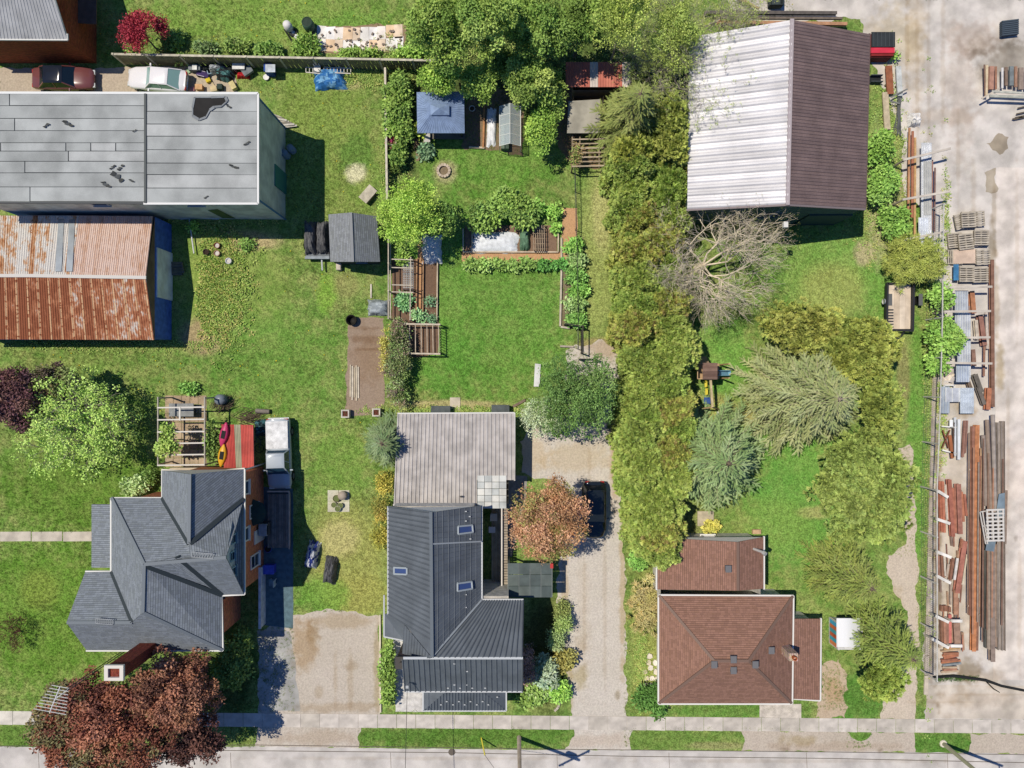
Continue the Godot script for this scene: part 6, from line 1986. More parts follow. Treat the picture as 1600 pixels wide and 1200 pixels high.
	while xs < 628:
		for row in 2:
			if row == 1 and (xs < 505 or xs > 600 and idx % 3 == 0):
				pass
			var y0 := 40.0 + row * 19.0 + (628 - xs) * 0.0 + sin((xs - 496) * 0.03) * 3.0
			var b := B.new(P(xs, y0))
			var j := func() -> float: return rng.randf_range(-1.2, 1.2)
			var w := 14.0
			b.slab([P(xs + j.call(), y0 + j.call(), 0.03 + 0.006 * (idx % 4)), P(xs + w + j.call(), y0 + j.call(), 0.03 + 0.006 * (idx % 4)), P(xs + w + j.call(), y0 + 20 + j.call(), 0.03 + 0.006 * (idx % 4)), P(xs + j.call(), y0 + 20 + j.call(), 0.03 + 0.006 * (idx % 4))], 0.01)
			solo("mulch_sheet", b, M(["f4efe8", "efe6dc", "ecd6bc", "f6f2ee", "e9cba8"][(idx * 3 + row) % 5], "mottle"), "pale paper sheet of the mulched bed's %s row, %s from the west" % [["north", "south"][row], NTH[idx]], "sheet", "sheets on the mulched bed")
		xs += 13.3
		idx += 1
	var stn := thing("stones", "small stones weighing down the mulched bed", "stones", P(560, 60))
	stn.set_meta("kind", "stuff")
	var sb2 := B.new(stn.position)
	for i in 46:
		var p := P(rng.randf_range(498, 626), rng.randf_range(44, 78), 0.1)
		sb2.box(p, Vector3(rng.randf_range(0.1, 0.22), 0.1, rng.randf_range(0.08, 0.18)), Basis(Vector3.UP, rng.randf() * 3))
	part("stone_pieces", sb2.done(), M("8d7f74", "mottle"), stn, "stuff")
	pot("rain_barrel", "green compost drum at the west end of the mulched bed", "barrel", P(485, 44), [Vector2(0.42, 0), Vector2(0.46, 0.5), Vector2(0.42, 0.95), Vector2(0.36, 1.0)], "4c6a58", "38483c")
	pot("white_barrel", "white barrel on the north lawn", "barrel", P(453, 46), [Vector2(0.3, 0), Vector2(0.34, 0.4), Vector2(0.3, 0.85), Vector2(0.0, 0.9)], "f0ece8", "")
	pot("tyre", "small tyre beside the white barrel", "tyre", P(459, 52), [Vector2(0.15, 0.02), Vector2(0.3, 0.0), Vector2(0.36, 0.1), Vector2(0.3, 0.2), Vector2(0.15, 0.18)], "2c2c2c", "d8d8d4")
	pot("paint_bucket", "white bucket near the leafy bush by the fence", "bucket", P(465, 60), [Vector2(0.14, 0), Vector2(0.17, 0.35), Vector2(0, 0.36)], "f2efea")
	var wp2 := B.new(P(446, 50))
	wp2.tube([P(444, 46, 0.2), P(458, 68, 0.2)], [0.05, 0.05], 6)
	solo("dark_pole", wp2, M("3a3834"), "dark pole lying on the grass by the white barrel", "pole")
	# blue tarpaulin heap and ladders
	drape("blue_tarp", "crumpled bright blue tarpaulin over a heap by the fence", "tarp", 516, 124, 2.4, 1.7, 0.8, "3f7fc4", "7fb6e0", 0.1, 21)
	for q in [[478, 105, 500, 107, "short pale ladder leaning by the blue tarpaulin"], [506, 105, 548, 107, "long pale ladder lying above the blue tarpaulin"]]:
		var o := thing("ladder", q[4], "ladder", P(q[0], q[1]))
		var n := int((q[2] - q[0]) / 5)
		for s in [0, 8]:
			var b := B.new(o.position)
			b.bar(P(q[0], q[1] + s, 0.6), P(q[2], q[3] + s, 0.6), 0.07, 0.05)
			part("rail", b.done(), M("dcd6cc", "plain"), o)
		for i in n + 1:
			var b := B.new(o.position)
			var x: float = lerpf(q[0], q[2], float(i) / n)
			b.bar(P(x, q[1], 0.6), P(x, q[1] + 8, 0.6), 0.05, 0.04)
			part("rung", b.done(), M("dcd6cc", "plain"), o)
	boxes("plastic_chair", "white plastic chair upside down on the heap", "chair", P(496, 108, 0.6), [["seat", Vector3(0, 0.06, 0), Vector3(0.5, 0.06, 0.5), "f2f0ea"], ["leg", Vector3(-0.2, 0.28, -0.2), Vector3(0.05, 0.4, 0.05), "f2f0ea"], ["leg", Vector3(0.2, 0.28, -0.2), Vector3(0.05, 0.4, 0.05), "f2f0ea"], ["leg", Vector3(-0.2, 0.28, 0.2), Vector3(0.05, 0.4, 0.05), "f2f0ea"], ["leg", Vector3(0.2, 0.28, 0.2), Vector3(0.05, 0.4, 0.05), "f2f0ea"]])
	# clutter at the end of the parking strip
	boxes("blue_bin", "blue bin with pale lid beside the fence", "bin", P(425, 114), [["body", Vector3(0, 0.5, 0), Vector3(0.6, 1.0, 0.6), "3f5fae"], ["lid", Vector3(0.22, 1.03, 0.1), Vector3(0.75, 0.06, 0.6), "d6dee8"]])
	pot("white_basin", "white basin on the grass near the blue bin", "basin", P(417, 122), [Vector2(0.14, 0), Vector2(0.24, 0.18), Vector2(0.2, 0.18), Vector2(0, 0.08)], "f4f2ee")
	boxes("yellow_box", "tilted yellow cardboard box at the edge of the grass", "box", P(366, 136), [["carton", Vector3(0, 0.2, 0), Vector3(0.4, 0.4, 0.62), "e6d69c"]], 0.5)
	boxes("wooden_crate", "orange wooden crate beside the white car", "crate", P(314, 139), [["body", Vector3(0, 0.2, 0), Vector3(0.5, 0.4, 0.36), "d09a6c"], ["rim", Vector3(0, 0.42, 0), Vector3(0.56, 0.04, 0.42), "dcae80"]])
	boxes("cardboard_box", "pale cardboard box against the barn roof edge", "box", P(337, 142), [["carton", Vector3(0, 0.22, 0), Vector3(0.5, 0.44, 0.4), "dcc79c"]], 0.2)
	boxes("dark_crate", "dark green crate near the barn roof edge", "crate", P(346, 138), [["body", Vector3(0, 0.2, 0), Vector3(0.4, 0.4, 0.4), "3c4a44"]])
	boxes("yellow_crate", "small bright yellow crate on the gravel", "crate", P(327, 127), [["body", Vector3(0, 0.14, 0), Vector3(0.36, 0.28, 0.3), "e8cf3c"]], 0.4)
	boxes("toy_wagon", "purple toy wagon on the gravel", "wagon", P(319, 118), [["body", Vector3(0, 0.22, 0), Vector3(0.95, 0.16, 0.42), "4a3a6c"], ["rail", Vector3(-0.1, 0.33, -0.19), Vector3(0.6, 0.05, 0.04), "d8d0e0"], ["rail", Vector3(-0.1, 0.33, 0.19), Vector3(0.6, 0.05, 0.04), "d8d0e0"], ["wheel", Vector3(-0.35, 0.08, 0.22), Vector3(0.16, 0.16, 0.05), "222222"], ["wheel", Vector3(0.35, 0.08, 0.22), Vector3(0.16, 0.16, 0.05), "222222"]], -0.25)
	drape("scooter_cover", "silver covered scooter at the fence", "scooter", 341, 111, 1.2, 0.6, 0.95, "c3c8cc", "8a9094", 0.0, 31, 0.3)
	drape("grill_cover", "dark covered barbecue beside the silver scooter", "barbecue", 353, 119, 1.3, 0.95, 0.85, "33383c", "5d8c8c", -0.3, 33, 0.4)
	boxes("white_table", "white folding table by the fence", "table", P(378, 110), [["table_top", Vector3(0, 0.72, 0), Vector3(0.95, 0.05, 0.45), "f2f2f0"], ["leg", Vector3(-0.4, 0.35, 0), Vector3(0.05, 0.7, 0.4), "b8b8b8"], ["leg", Vector3(0.4, 0.35, 0), Vector3(0.05, 0.7, 0.4), "b8b8b8"]])
	drape("red_mower", "red lawn mower with white handle by the fence", "mower", 381, 119, 1.0, 0.45, 0.45, "b8262c", "c83238", 0.0, 35, 0.4)
	boxes("wheelbarrow", "grey wheelbarrow beside the red mower", "wheelbarrow", P(390, 115), [["tray", Vector3(0, 0.45, 0), Vector3(0.8, 0.25, 0.55), "7d8488"], ["leg", Vector3(0.3, 0.2, 0.2), Vector3(0.05, 0.4, 0.05), "5a5f62"], ["leg", Vector3(0.3, 0.2, -0.2), Vector3(0.05, 0.4, 0.05), "5a5f62"], ["wheel", Vector3(-0.45, 0.18, 0), Vector3(0.36, 0.36, 0.1), "222222"]], 0.6)
	boxes("motor_unit", "grey motor unit with white cover at the fence end", "motor", P(308, 110), [["body", Vector3(0, 0.35, 0), Vector3(0.9, 0.4, 0.4), "8a9094"], ["cowl", Vector3(0.1, 0.62, 0.05), Vector3(0.36, 0.16, 0.4), "f0f0ee"]])
	boxes("green_tray", "pale green tray on the gravel strip", "tray", P(298, 110), [["tray", Vector3(0, 0.06, 0), Vector3(0.5, 0.12, 0.36), "a9c8a4"]], 0.5)
	drape("bin_bag", "black bin bag between the silver scooter and white table", "bag", 363, 111, 0.7, 0.6, 0.55, "26282a", "34383a", 0.0, 61, 0.3)
	drape("bin_bag", "dark bag beside the motor unit at the fence", "bag", 324, 109, 0.6, 0.5, 0.5, "2e3234", "3c4244", 0.0, 63, 0.3)
	boxes("plastic_tub", "pale blue plastic tub in front of the dark bag", "tub", P(331, 113), [["side", Vector3(-0.24, 0.15, 0), Vector3(0.05, 0.3, 0.4), "a9c4d6"], ["side", Vector3(0.24, 0.15, 0), Vector3(0.05, 0.3, 0.4), "a9c4d6"], ["side", Vector3(0, 0.15, 0.2), Vector3(0.43, 0.3, 0.05), "a9c4d6"], ["side", Vector3(0, 0.15, -0.2), Vector3(0.43, 0.3, 0.05), "a9c4d6"], ["base", Vector3(0, 0.03, 0), Vector3(0.43, 0.04, 0.35), "8aa8bc"]], 0.3)
	boxes("timber_board", "short pale board leaning on the yellow crate", "board", P(333, 132), [["board", Vector3(0, 0.06, 0), Vector3(0.16, 0.05, 0.8), "d8c49c"]], 0.5)
	boxes("cushion", "pink cushion against the barn roof edge", "cushion", P(301, 140), [["pad", Vector3(0, 0.08, 0), Vector3(0.36, 0.16, 0.3), "d89aa4"]], 0.1)
	# barn yard
	var pp := thing("pipe_frame", "white pipe frame lying by the barn", "pipe", P(300, 368))
	for q in [[297, 352, 303, 396], [296, 340, 296, 356], [282, 342, 342, 339], [296, 340, 342, 342]]:
		var b := B.new(pp.position)
		b.cyl(P(q[0], q[1], 0.3), P(q[2], q[3], 0.3), 0.05, 6)
		part("pipe", b.done(), M("e6e8ea", "plain"), pp)
	for q in [[325, 395, "4a3c34", "dark rimmed bucket, western one of the bucket group"], [342, 385, "8a4a3a", "tall bucket with white lid, northern one of the bucket group"], [342, 397, "b58a72", "pale brown bucket, southern one of the bucket group"], [360, 409, "dfe2ea", "white bucket apart from the bucket group"]]:
		pot("bucket", q[3], "bucket", P(q[0], q[1]), [Vector2(0.18, 0), Vector2(0.23, 0.4), Vector2(0.24, 0.42), Vector2(0.2, 0.41), Vector2(0.18, 0.36)], q[2], "d6d0c8" if q[0] > 330 else "3a2c24")
	for q in [[458, 236, "blue grey drum in the barn's shadow, eastern one"], [449, 244, "blue grey drum in the barn's shadow, western one"]]:
		pot("steel_drum", q[2], "drum", P(q[0], q[1]), [Vector2(0.28, 0), Vector2(0.3, 0.3), Vector2(0.28, 0.31), Vector2(0.28, 0.85), Vector2(0, 0.86)], "8a9aa0", "")
	var pk := thing("timber_stack", "small stack of grey boards and poles beside the barn corner", "timber", P(438, 188))
	for i in 7:
		var b := B.new(pk.position)
		b.bar(P(424 + i * 3, 178 + i * 3.5, 0.2 + 0.05 * (i % 3)), P(440 + i * 4, 184 + i * 2.0, 0.2 + 0.05 * (i % 3)), 0.14, 0.05)
		part("plank", b.done(), M(["c9c3b6", "8f887a", "d6d0c4"][i % 3]), pk)
	# pergola behind the brick house
	var pg := thing("pergola", "white pergola of thin crossbars over a brick patio", "pergola", P(284, 670))
	for y in [637, 656, 675, 693, 711, 727]:
		var b := B.new(pg.position)
		b.bar(P(246, y, 2.3), P(320, y - 1, 2.3), 0.1, 0.1)
		part("crossbar", b.done(), M("e4dfd6", "plain"), pg)
	for x in [247, 320]:
		var b := B.new(pg.position)
		b.bar(P(x, 620, 2.2), P(x, 728, 2.2), 0.08, 0.12)
		part("beam", b.done(), M("b8b2a6", "plain"), pg)
		for y in [622, 672, 726]:
			var c := B.new(pg.position)
			var p := P(x, y, 2.2)
			c.bar(Vector3(p.x, 0, p.z), p, 0.1, 0.1)
			part("post", c.done(), M("b8b2a6", "plain"), pg)
	var sw := B.new(pg.position)
	sw.bar(P(281, 636, 2.36), P(281, 657, 2.36), 0.12, 0.06)
	part("centre_bar", sw.done(), M("e4dfd6", "plain"), pg)
	var pt := Node3D.new()
	pt.name = "patio"
	add_child(pt)
	tag(pt, "brown paved patio under the white pergola", "patio", "", "structure")
	for i in 5:
		for j in 8:
			var b := B.new()
			b.slab([P(258 + i * 13, 618 + j * 14, 0.03), P(270.4 + i * 13, 618 + j * 14, 0.03), P(270.4 + i * 13, 631.4 + j * 14, 0.03), P(258 + i * 13, 631.4 + j * 14, 0.03)], 0.04)
			part("paving_stone", b.done(), M(["b09a80", "a48e76", "bba68c"][(i * 3 + j * 5) % 3], "mottle"), pt)
	boxes("patio_table", "grey metal table under the pergola bars", "table", P(290, 640), [["table_top", Vector3(0, 0.72, 0), Vector3(1.9, 0.05, 1.0), "9a9c9c"], ["leg", Vector3(-0.8, 0.35, 0), Vector3(0.06, 0.7, 0.8), "5a5c5c"], ["leg", Vector3(0.8, 0.35, 0), Vector3(0.06, 0.7, 0.8), "5a5c5c"]])
	pot("metal_drum", "shiny grey drum among the branch pile", "drum", P(350, 624), [Vector2(0.36, 0), Vector2(0.4, 0.1), Vector2(0.4, 0.9), Vector2(0.2, 1.0), Vector2(0, 1.02)], "7d8690", "", 14, 0.35)
	var bp := thing("branch_pile", "pile of cut branches beside the grey drum", "branches", P(346, 640))
	bp.set_meta("kind", "stuff")
	var bb := B.new(bp.position)
	for i in 60:
		var p := P(rng.randfn(346, 7), rng.randfn(636, 5)) + Vector3(0, rng.randf_range(0.1, 0.5), 0)
		var a := rng.randf_range(-0.6, 0.6) + 0.9
		bb.tube([p, p + Vector3(cos(a), rng.randf_range(-0.1, 0.1), -sin(a)) * rng.randf_range(0.5, 1.1)], [0.03, 0.012], 4, false)
	for i in 50:
		var p := P(rng.randfn(385, 9), rng.randfn(652, 5)) + Vector3(0, rng.randf_range(0.05, 0.4), 0)
		var a := rng.randf_range(-0.6, 0.6) + 0.2
		bb.tube([p, p + Vector3(cos(a), rng.randf_range(-0.1, 0.1), -sin(a)) * rng.randf_range(0.5, 1.1)], [0.03, 0.012], 4, false)
	part("cut_branches", bb.done(), M("6f6250"), bp, "stuff")
	var lg := B.new(P(410, 642), true)
	lg.tube([P(400, 642, 0.2), P(421, 643, 0.2)], [0.2, 0.19], 9)
	solo("log", lg, M("b5a896"), "pale cut log north of the pickup", "log")
	for q in [[354, 660, 346, 698, "c83c6c", "magenta kayak leaning on the red lean-to"], [350, 694, 345, 729, "e8b030", "yellow kayak leaning on the red lean-to"]]:
		var o := thing("kayak", q[5], "kayak", P(q[0], q[1]))
		var a := P(q[0], q[1], 2.3)
		var c := P(q[2], q[3], 2.3)
		var rings := []
		var d := (c - a).normalized()
		var sx := d.cross(Vector3.UP).normalized()
		for i in 11:
			var t := i / 10.0
			var w := 0.34 * pow(sin(PI * clampf(t, 0.03, 0.97)), 0.7)
			var m := a.lerp(c, t) + Vector3(0, 0.1 * absf(t - 0.5), 0)
			rings.append([m + sx * w, m + sx * w * 0.6 + Vector3(0, 0.14, 0) * (w / 0.34), m - sx * w * 0.6 + Vector3(0, 0.14, 0) * (w / 0.34), m - sx * w, m - sx * w * 0.5 - Vector3(0, 0.16, 0) * (w / 0.34), m + sx * w * 0.5 - Vector3(0, 0.16, 0) * (w / 0.34)])
		var b := B.new(o.position, true)
		b.loft(rings)
		part("hull", b.done(), M(q[4], "plain", 0.4), o)
		var k := B.new(o.position)
		k.box(a.lerp(c, 0.5) + Vector3(0, 0.15, 0), Vector3(0.3, 0.04, 0.6), Basis(sx, Vector3.UP, -d))
		part("cockpit", k.done(), M("2a2a2a", "plain"), o)
	bicycle(P(408, 690), 1.4)
	drape("tarp_heap", "dark teal tarpaulin heap beside the pickup", "tarp", 410, 668, 1.1, 1.3, 0.7, "2f4448", "4c7a80", 0.0, 41)
	# deck court beside the brick house
	var ct := thing("back_deck", "dark timber back deck with pale rail beside the brick house", "deck", P(436, 815))
	for i in 10:
		var b := B.new(ct.position)
		var x := 418.0 + i * 3.6
		b.slab([P(x, 772, 0.5), P(x + 3.2, 772, 0.5), P(x + 3.2, 856, 0.5), P(x, 856, 0.5)], 0.06)
		part("plank", b.done(), M(["8c8680", "807a74", "968e86"][i % 3]), ct)
	var rl := B.new(ct.position)
	rl.bar(P(452, 769, 1.4), P(452, 858, 1.4), 0.1, 0.08)
	rl.bar(P(418, 768, 1.4), P(452, 768, 1.4), 0.1, 0.08)
	for y in [769, 798, 828, 857]:
		rl.bar(P(452, y), P(452, y, 1.4), 0.09, 0.09)
	part("railing", rl.done(), M("c6b4a4"), ct)
	boxes("barbecue", "grey lidded barbecue on the back deck", "barbecue", P(418, 824, 0.5), [["cabinet", Vector3(0, 0.45, 0), Vector3(0.6, 0.8, 1.0), "4a4f54"], ["lid", Vector3(0, 0.98, 0), Vector3(0.6, 0.26, 0.9), "aeb6bc"], ["handle", Vector3(0.34, 1.0, 0), Vector3(0.06, 0.06, 0.7), "26282a"]])
	var um := thing("patio_umbrella", "dark green patio umbrella on the back deck", "umbrella", P(410, 794, 0.5))
	var ub := B.new(um.position, false)
	ub.lathe(um.position, [Vector2(1.0, 1.9), Vector2(0.5, 2.2), Vector2(0, 2.4)], 8)
	part("canopy", ub.done(), M("2c4644", "grain"), um)
	var uq := B.new(um.position)
	uq.cyl(um.position, um.position + Vector3(0, 2.4, 0), 0.03, 6)
	part("pole", uq.done(), M("d8d4c8", "plain"), um)
	boxes("recycling_bin", "blue recycling bin in the shaded court", "bin", P(424, 887), [["body", Vector3(0, 0.3, 0), Vector3(0.75, 0.6, 0.65), "4a58c8"], ["lid", Vector3(0, 0.63, 0), Vector3(0.82, 0.06, 0.7), "5c6ad8"]])
	boxes("folding_chair", "pale framed chair in the shaded court", "chair", P(428, 908), [["seat", Vector3(0, 0.42, 0), Vector3(0.5, 0.05, 0.5), "86a0ac"], ["backrest", Vector3(0.26, 0.7, 0), Vector3(0.05, 0.5, 0.5), "b8ccd4"], ["leg", Vector3(-0.2, 0.2, -0.2), Vector3(0.05, 0.4, 0.05), "c8d4d8"], ["leg", Vector3(-0.2, 0.2, 0.2), Vector3(0.05, 0.4, 0.05), "c8d4d8"], ["leg", Vector3(0.2, 0.2, -0.2), Vector3(0.05, 0.4, 0.05), "c8d4d8"], ["leg", Vector3(0.2, 0.2, 0.2), Vector3(0.05, 0.4, 0.05), "c8d4d8"]])
	pot("blue_pot", "round blue pot on the back deck steps", "pot", P(421, 856), [Vector2(0.2, 0), Vector2(0.3, 0.35), Vector2(0.26, 0.36)], "5a64b4", "3a3028")
	boxes("screen_wall", "low white screen wall along the shaded court", "wall", P(414, 928), [["board", Vector3(0, 0.55, 0), Vector3(0.12, 1.1, 4.6), "dfe6ea"], ["cap", Vector3(0, 1.13, 0), Vector3(0.2, 0.06, 4.7), "e8eef0"]])
	drape("covered_motorbike", "motorbike under a blue and white cover at the court edge", "motorbike", 489, 866, 0.95, 2.1, 1.0, "dadde4", "3c4c9c", -0.2, 55, 0.35)
	drape("covered_motorbike", "motorbike under a dark grey cover on the grass", "motorbike", 517, 890, 1.0, 2.1, 1.0, "5d5d60", "6a6a6c", -0.12, 57, 0.35)
	var ps := Node3D.new()
	ps.name = "patio_slabs"
	add_child(ps)
	tag(ps, "square of four pale paving slabs on the lawn", "patio", "", "structure")
	for i in 2:
		for j in 2:
			var b := B.new()
			b.slab([P(512 + i * 17.2, 766 + j * 17.2, 0.04), P(528.6 + i * 17.2, 766 + j * 17.2, 0.04), P(528.6 + i * 17.2, 782.6 + j * 17.2, 0.04), P(512 + i * 17.2, 782.6 + j * 17.2, 0.04)], 0.05)
			part("slab", b.done(), M(["cfcbb6", "c8c4b0"][(i + j) % 2], "mottle"), ps)
	pot("stone_table", "round beige stone drum on the paving square", "table", P(537, 773), [Vector2(0.3, 0), Vector2(0.34, 0.3), Vector2(0.34, 0.55), Vector2(0, 0.56)], "b5a898")
	for q in [[527, 778, 0.28, "5a4438", "dark leaved plant pot in the middle of the paving square"], [523, 788, 0.22, "cfd0a8", "pale round pot south of the dark plant pot"], [533, 789, 0.22, "c9cca0", "pale green pot south east of the dark plant pot"], [529, 794, 0.24, "d6d6c0", "pale pot at the south edge of the paving square"]]:
		pot("flower_pot", q[4], "pot", P(q[0], q[1]), [Vector2(q[2] * 0.7, 0), Vector2(q[2], 0.3), Vector2(q[2] * 0.9, 0.31)], q[3], "6f7a48")
	# things behind the garage
	for q in [[690, 640, 1.4, 0.55, "9aa4a8", "grey air unit at the garage north wall, western one"], [782, 638, 1.3, 0.5, "8a9a98", "grey water butt box at the garage north wall, eastern one"]]:
		boxes("storage_box", q[5], "box", P(q[0], q[1]), [["body", Vector3(0, 0.35, 0), Vector3(q[2], 0.7, q[3]), q[4]], ["lid", Vector3(0, 0.73, 0), Vector3(q[2] + 0.08, 0.06, q[3] + 0.08), "5f6668"]])
	var sls := B.new(P(711, 631))
	sls.slab(PL([[703, 621, 0.06], [719, 621, 0.06], [719, 642, 0.06], [703, 642, 0.06]]), 0.08)
	solo("step_slab", sls, M("c9beac", "mottle"), "square concrete step behind the garage", "slab")
	boxes("leaning_board", "brown plank leaning at the garage corner", "board", P(811, 630), [["plank", Vector3(0, 0.1, 0), Vector3(1.1, 0.08, 0.2), "8c7a68"]], 0.5)
	# east garden
	playset()
	boxes("concrete_pad", "square concrete pad by the bungalow's north side", "slab", P(1102, 810), [["slab", Vector3(0, 0.05, 0), Vector3(1.25, 0.1, 1.15), "cfc2a8"]])
	boxes("timber_block", "small orange wooden block at the bungalow corner", "block", P(1181, 830), [["block", Vector3(0, 0.12, 0), Vector3(0.65, 0.24, 0.35), "d6b48c"]])
	var n := 0
	for q in [[1008, 1050], [1017, 1044], [1025, 1050], [1010, 1060], [1019, 1060], [1027, 1061], [1009, 1071], [1018, 1072], [1026, 1072], [1014, 1036], [1024, 1036], [1015, 1026]]:
		var b := B.new(P(q[0], q[1]))
		var pts := []
		for i in 6:
			var t := TAU * i / 6 + 0.3
			pts.append(P(q[0] + cos(t) * rng.randf_range(3.4, 5.2), q[1] + sin(t) * rng.randf_range(3.6, 5.4), 0.1 + 0.02 * (n % 3)))
		b.slab(pts, 0.12)
		n += 1
		solo("flagstone", b, M(["e6dccb", "ddd0bb", "efe7da"][n % 3], "mottle"), "pale flat stone at the bungalow west wall, %s of the loose group" % NTH[n - 1], "stone", "loose flat stones beside the bungalow")
	playhouse()
	trailer()
	# stone edging round the front garden
	var ed := thing("stone_edging", "curved pale stone edging of the front garden bed", "edging", P(874, 1080))
	var pts2 := [[873, 1052], [875, 1066], [876, 1080], [875, 1094], [872, 1104], [866, 1110]]
	for i in pts2.size() - 1:
		for k in 2:
			var b := B.new(ed.position)
			var a := P(pts2[i][0], pts2[i][1]).lerp(P(pts2[i + 1][0], pts2[i + 1][1]), k * 0.5 + 0.02)
			var c := P(pts2[i][0], pts2[i][1]).lerp(P(pts2[i + 1][0], pts2[i + 1][1]), k * 0.5 + 0.47)
			b.bar(a + Vector3(0, 0.09, 0), c + Vector3(0, 0.09, 0), 0.16, 0.18)
			part("stone", b.done(), M(["c9beae", "bdb2a2"][k], "mottle"), ed)
	var kb := B.new(P(594, 1030))
	kb.bar(P(594, 960) + Vector3(0, 0.08, 0), P(595, 1112) + Vector3(0, 0.08, 0), 0.12, 0.16)
	solo("edging_kerb", kb, M("d8cdba", "mottle"), "long pale kerb between gravel driveway and hedge strip", "kerb")
	# sapling fallen on the west lawn
	bare_tree("young_tree", "thin dark leafed sapling on the west lawn", 30, 985, 1.7, 2.6, 5, "6a4c3c", 3, ["6b4a3a", "5a4034"], 2, "fine", 0.5)
	# tv mast
	var ms := thing("antenna_mast", "tall television antenna mast beside the brick house", "antenna", P(172, 1000))
	var m0 := P(189, 1003)
	var mt := P(89, 1089, 10.6)
	var mk := B.new(ms.position)
	ms.position = Vector3(mt.x, 0, mt.z)
	mk.o = ms.position
	for s in [-0.12, 0.12]:
		mk.cyl(Vector3(mt.x + s, 0, mt.z), Vector3(mt.x + s, 9.6, mt.z), 0.03, 5)
	for i in 22:
		mk.bar(Vector3(mt.x - 0.12, i * 0.44, mt.z), Vector3(mt.x + 0.12, i * 0.44 + 0.22, mt.z), 0.025, 0.025)
	part("mast", mk.done(), M("6f7274", "plain", 0.5, 0.3), ms)
	var boom0 := P(94, 1073, 9.7)
	var boom1 := P(78, 1112, 9.7)
	var bo := B.new(ms.position)
	bo.cyl(boom0, boom1, 0.035, 6)
	bo.cyl(Vector3(mt.x, 9.5, mt.z), (boom0 + boom1) * 0.5, 0.03, 5)
	part("boom", bo.done(), M("e2e2e0", "plain"), ms)
	for i in 9:
		var b := B.new(ms.position)
		var p := boom0.lerp(boom1, i / 8.0)
		var l := 0.55 + 0.5 * (i / 8.0)
		b.cyl(p - Vector3(l, 0, 0.18 * l), p + Vector3(l, 0, 0.18 * l), 0.022, 4)
		part("element", b.done(), M("e8e8e6", "plain"), ms)

func bicycle(at: Vector3, turn: float) -> void:
	var o := thing("bicycle", "dark old bicycle lying in the shade by the pickup", "bicycle", at)
	o.rotation.y = turn
	for s in [-0.52, 0.52]:
		var b := B.new(Vector3.ZERO, true)
		var ring := []
		for i in 17:
			var a := TAU * i / 16
			ring.append(Vector3(s + cos(a) * 0.33, 0.12, sin(a) * 0.33))
		var rr := []
		for i in 17:
			rr.append(0.025)
		b.tube(ring, rr, 5, false)
		part("wheel", b.done(), M("33383a", "plain"), o)
	var f := B.new()
	for q in [[Vector3(-0.52, 0.14, 0), Vector3(0, 0.14, 0.05)], [Vector3(0, 0.14, 0.05), Vector3(0.42, 0.16, -0.3)], [Vector3(-0.1, 0.16, -0.4), Vector3(0, 0.14, 0.05)], [Vector3(-0.1, 0.16, -0.35), Vector3(0.42, 0.16, -0.3)], [Vector3(0.52, 0.14, 0), Vector3(0.4, 0.18, -0.42)]]:
		f.cyl(q[0], q[1], 0.022, 5)
	part("frame", f.done(), M("4c6a70", "plain", 0.4), o)
	var h := B.new()
	h.cyl(Vector3(0.4, 0.18, -0.42), Vector3(0.4, 0.45, -0.45), 0.018, 5)
	part("handlebar", h.done(), M("9aa0a2", "plain", 0.4), o)
	var s2 := B.new()
	s2.box(Vector3(-0.12, 0.18, -0.46), Vector3(0.26, 0.12, 0.08))
	part("saddle", s2.done(), M("222222", "plain"), o)

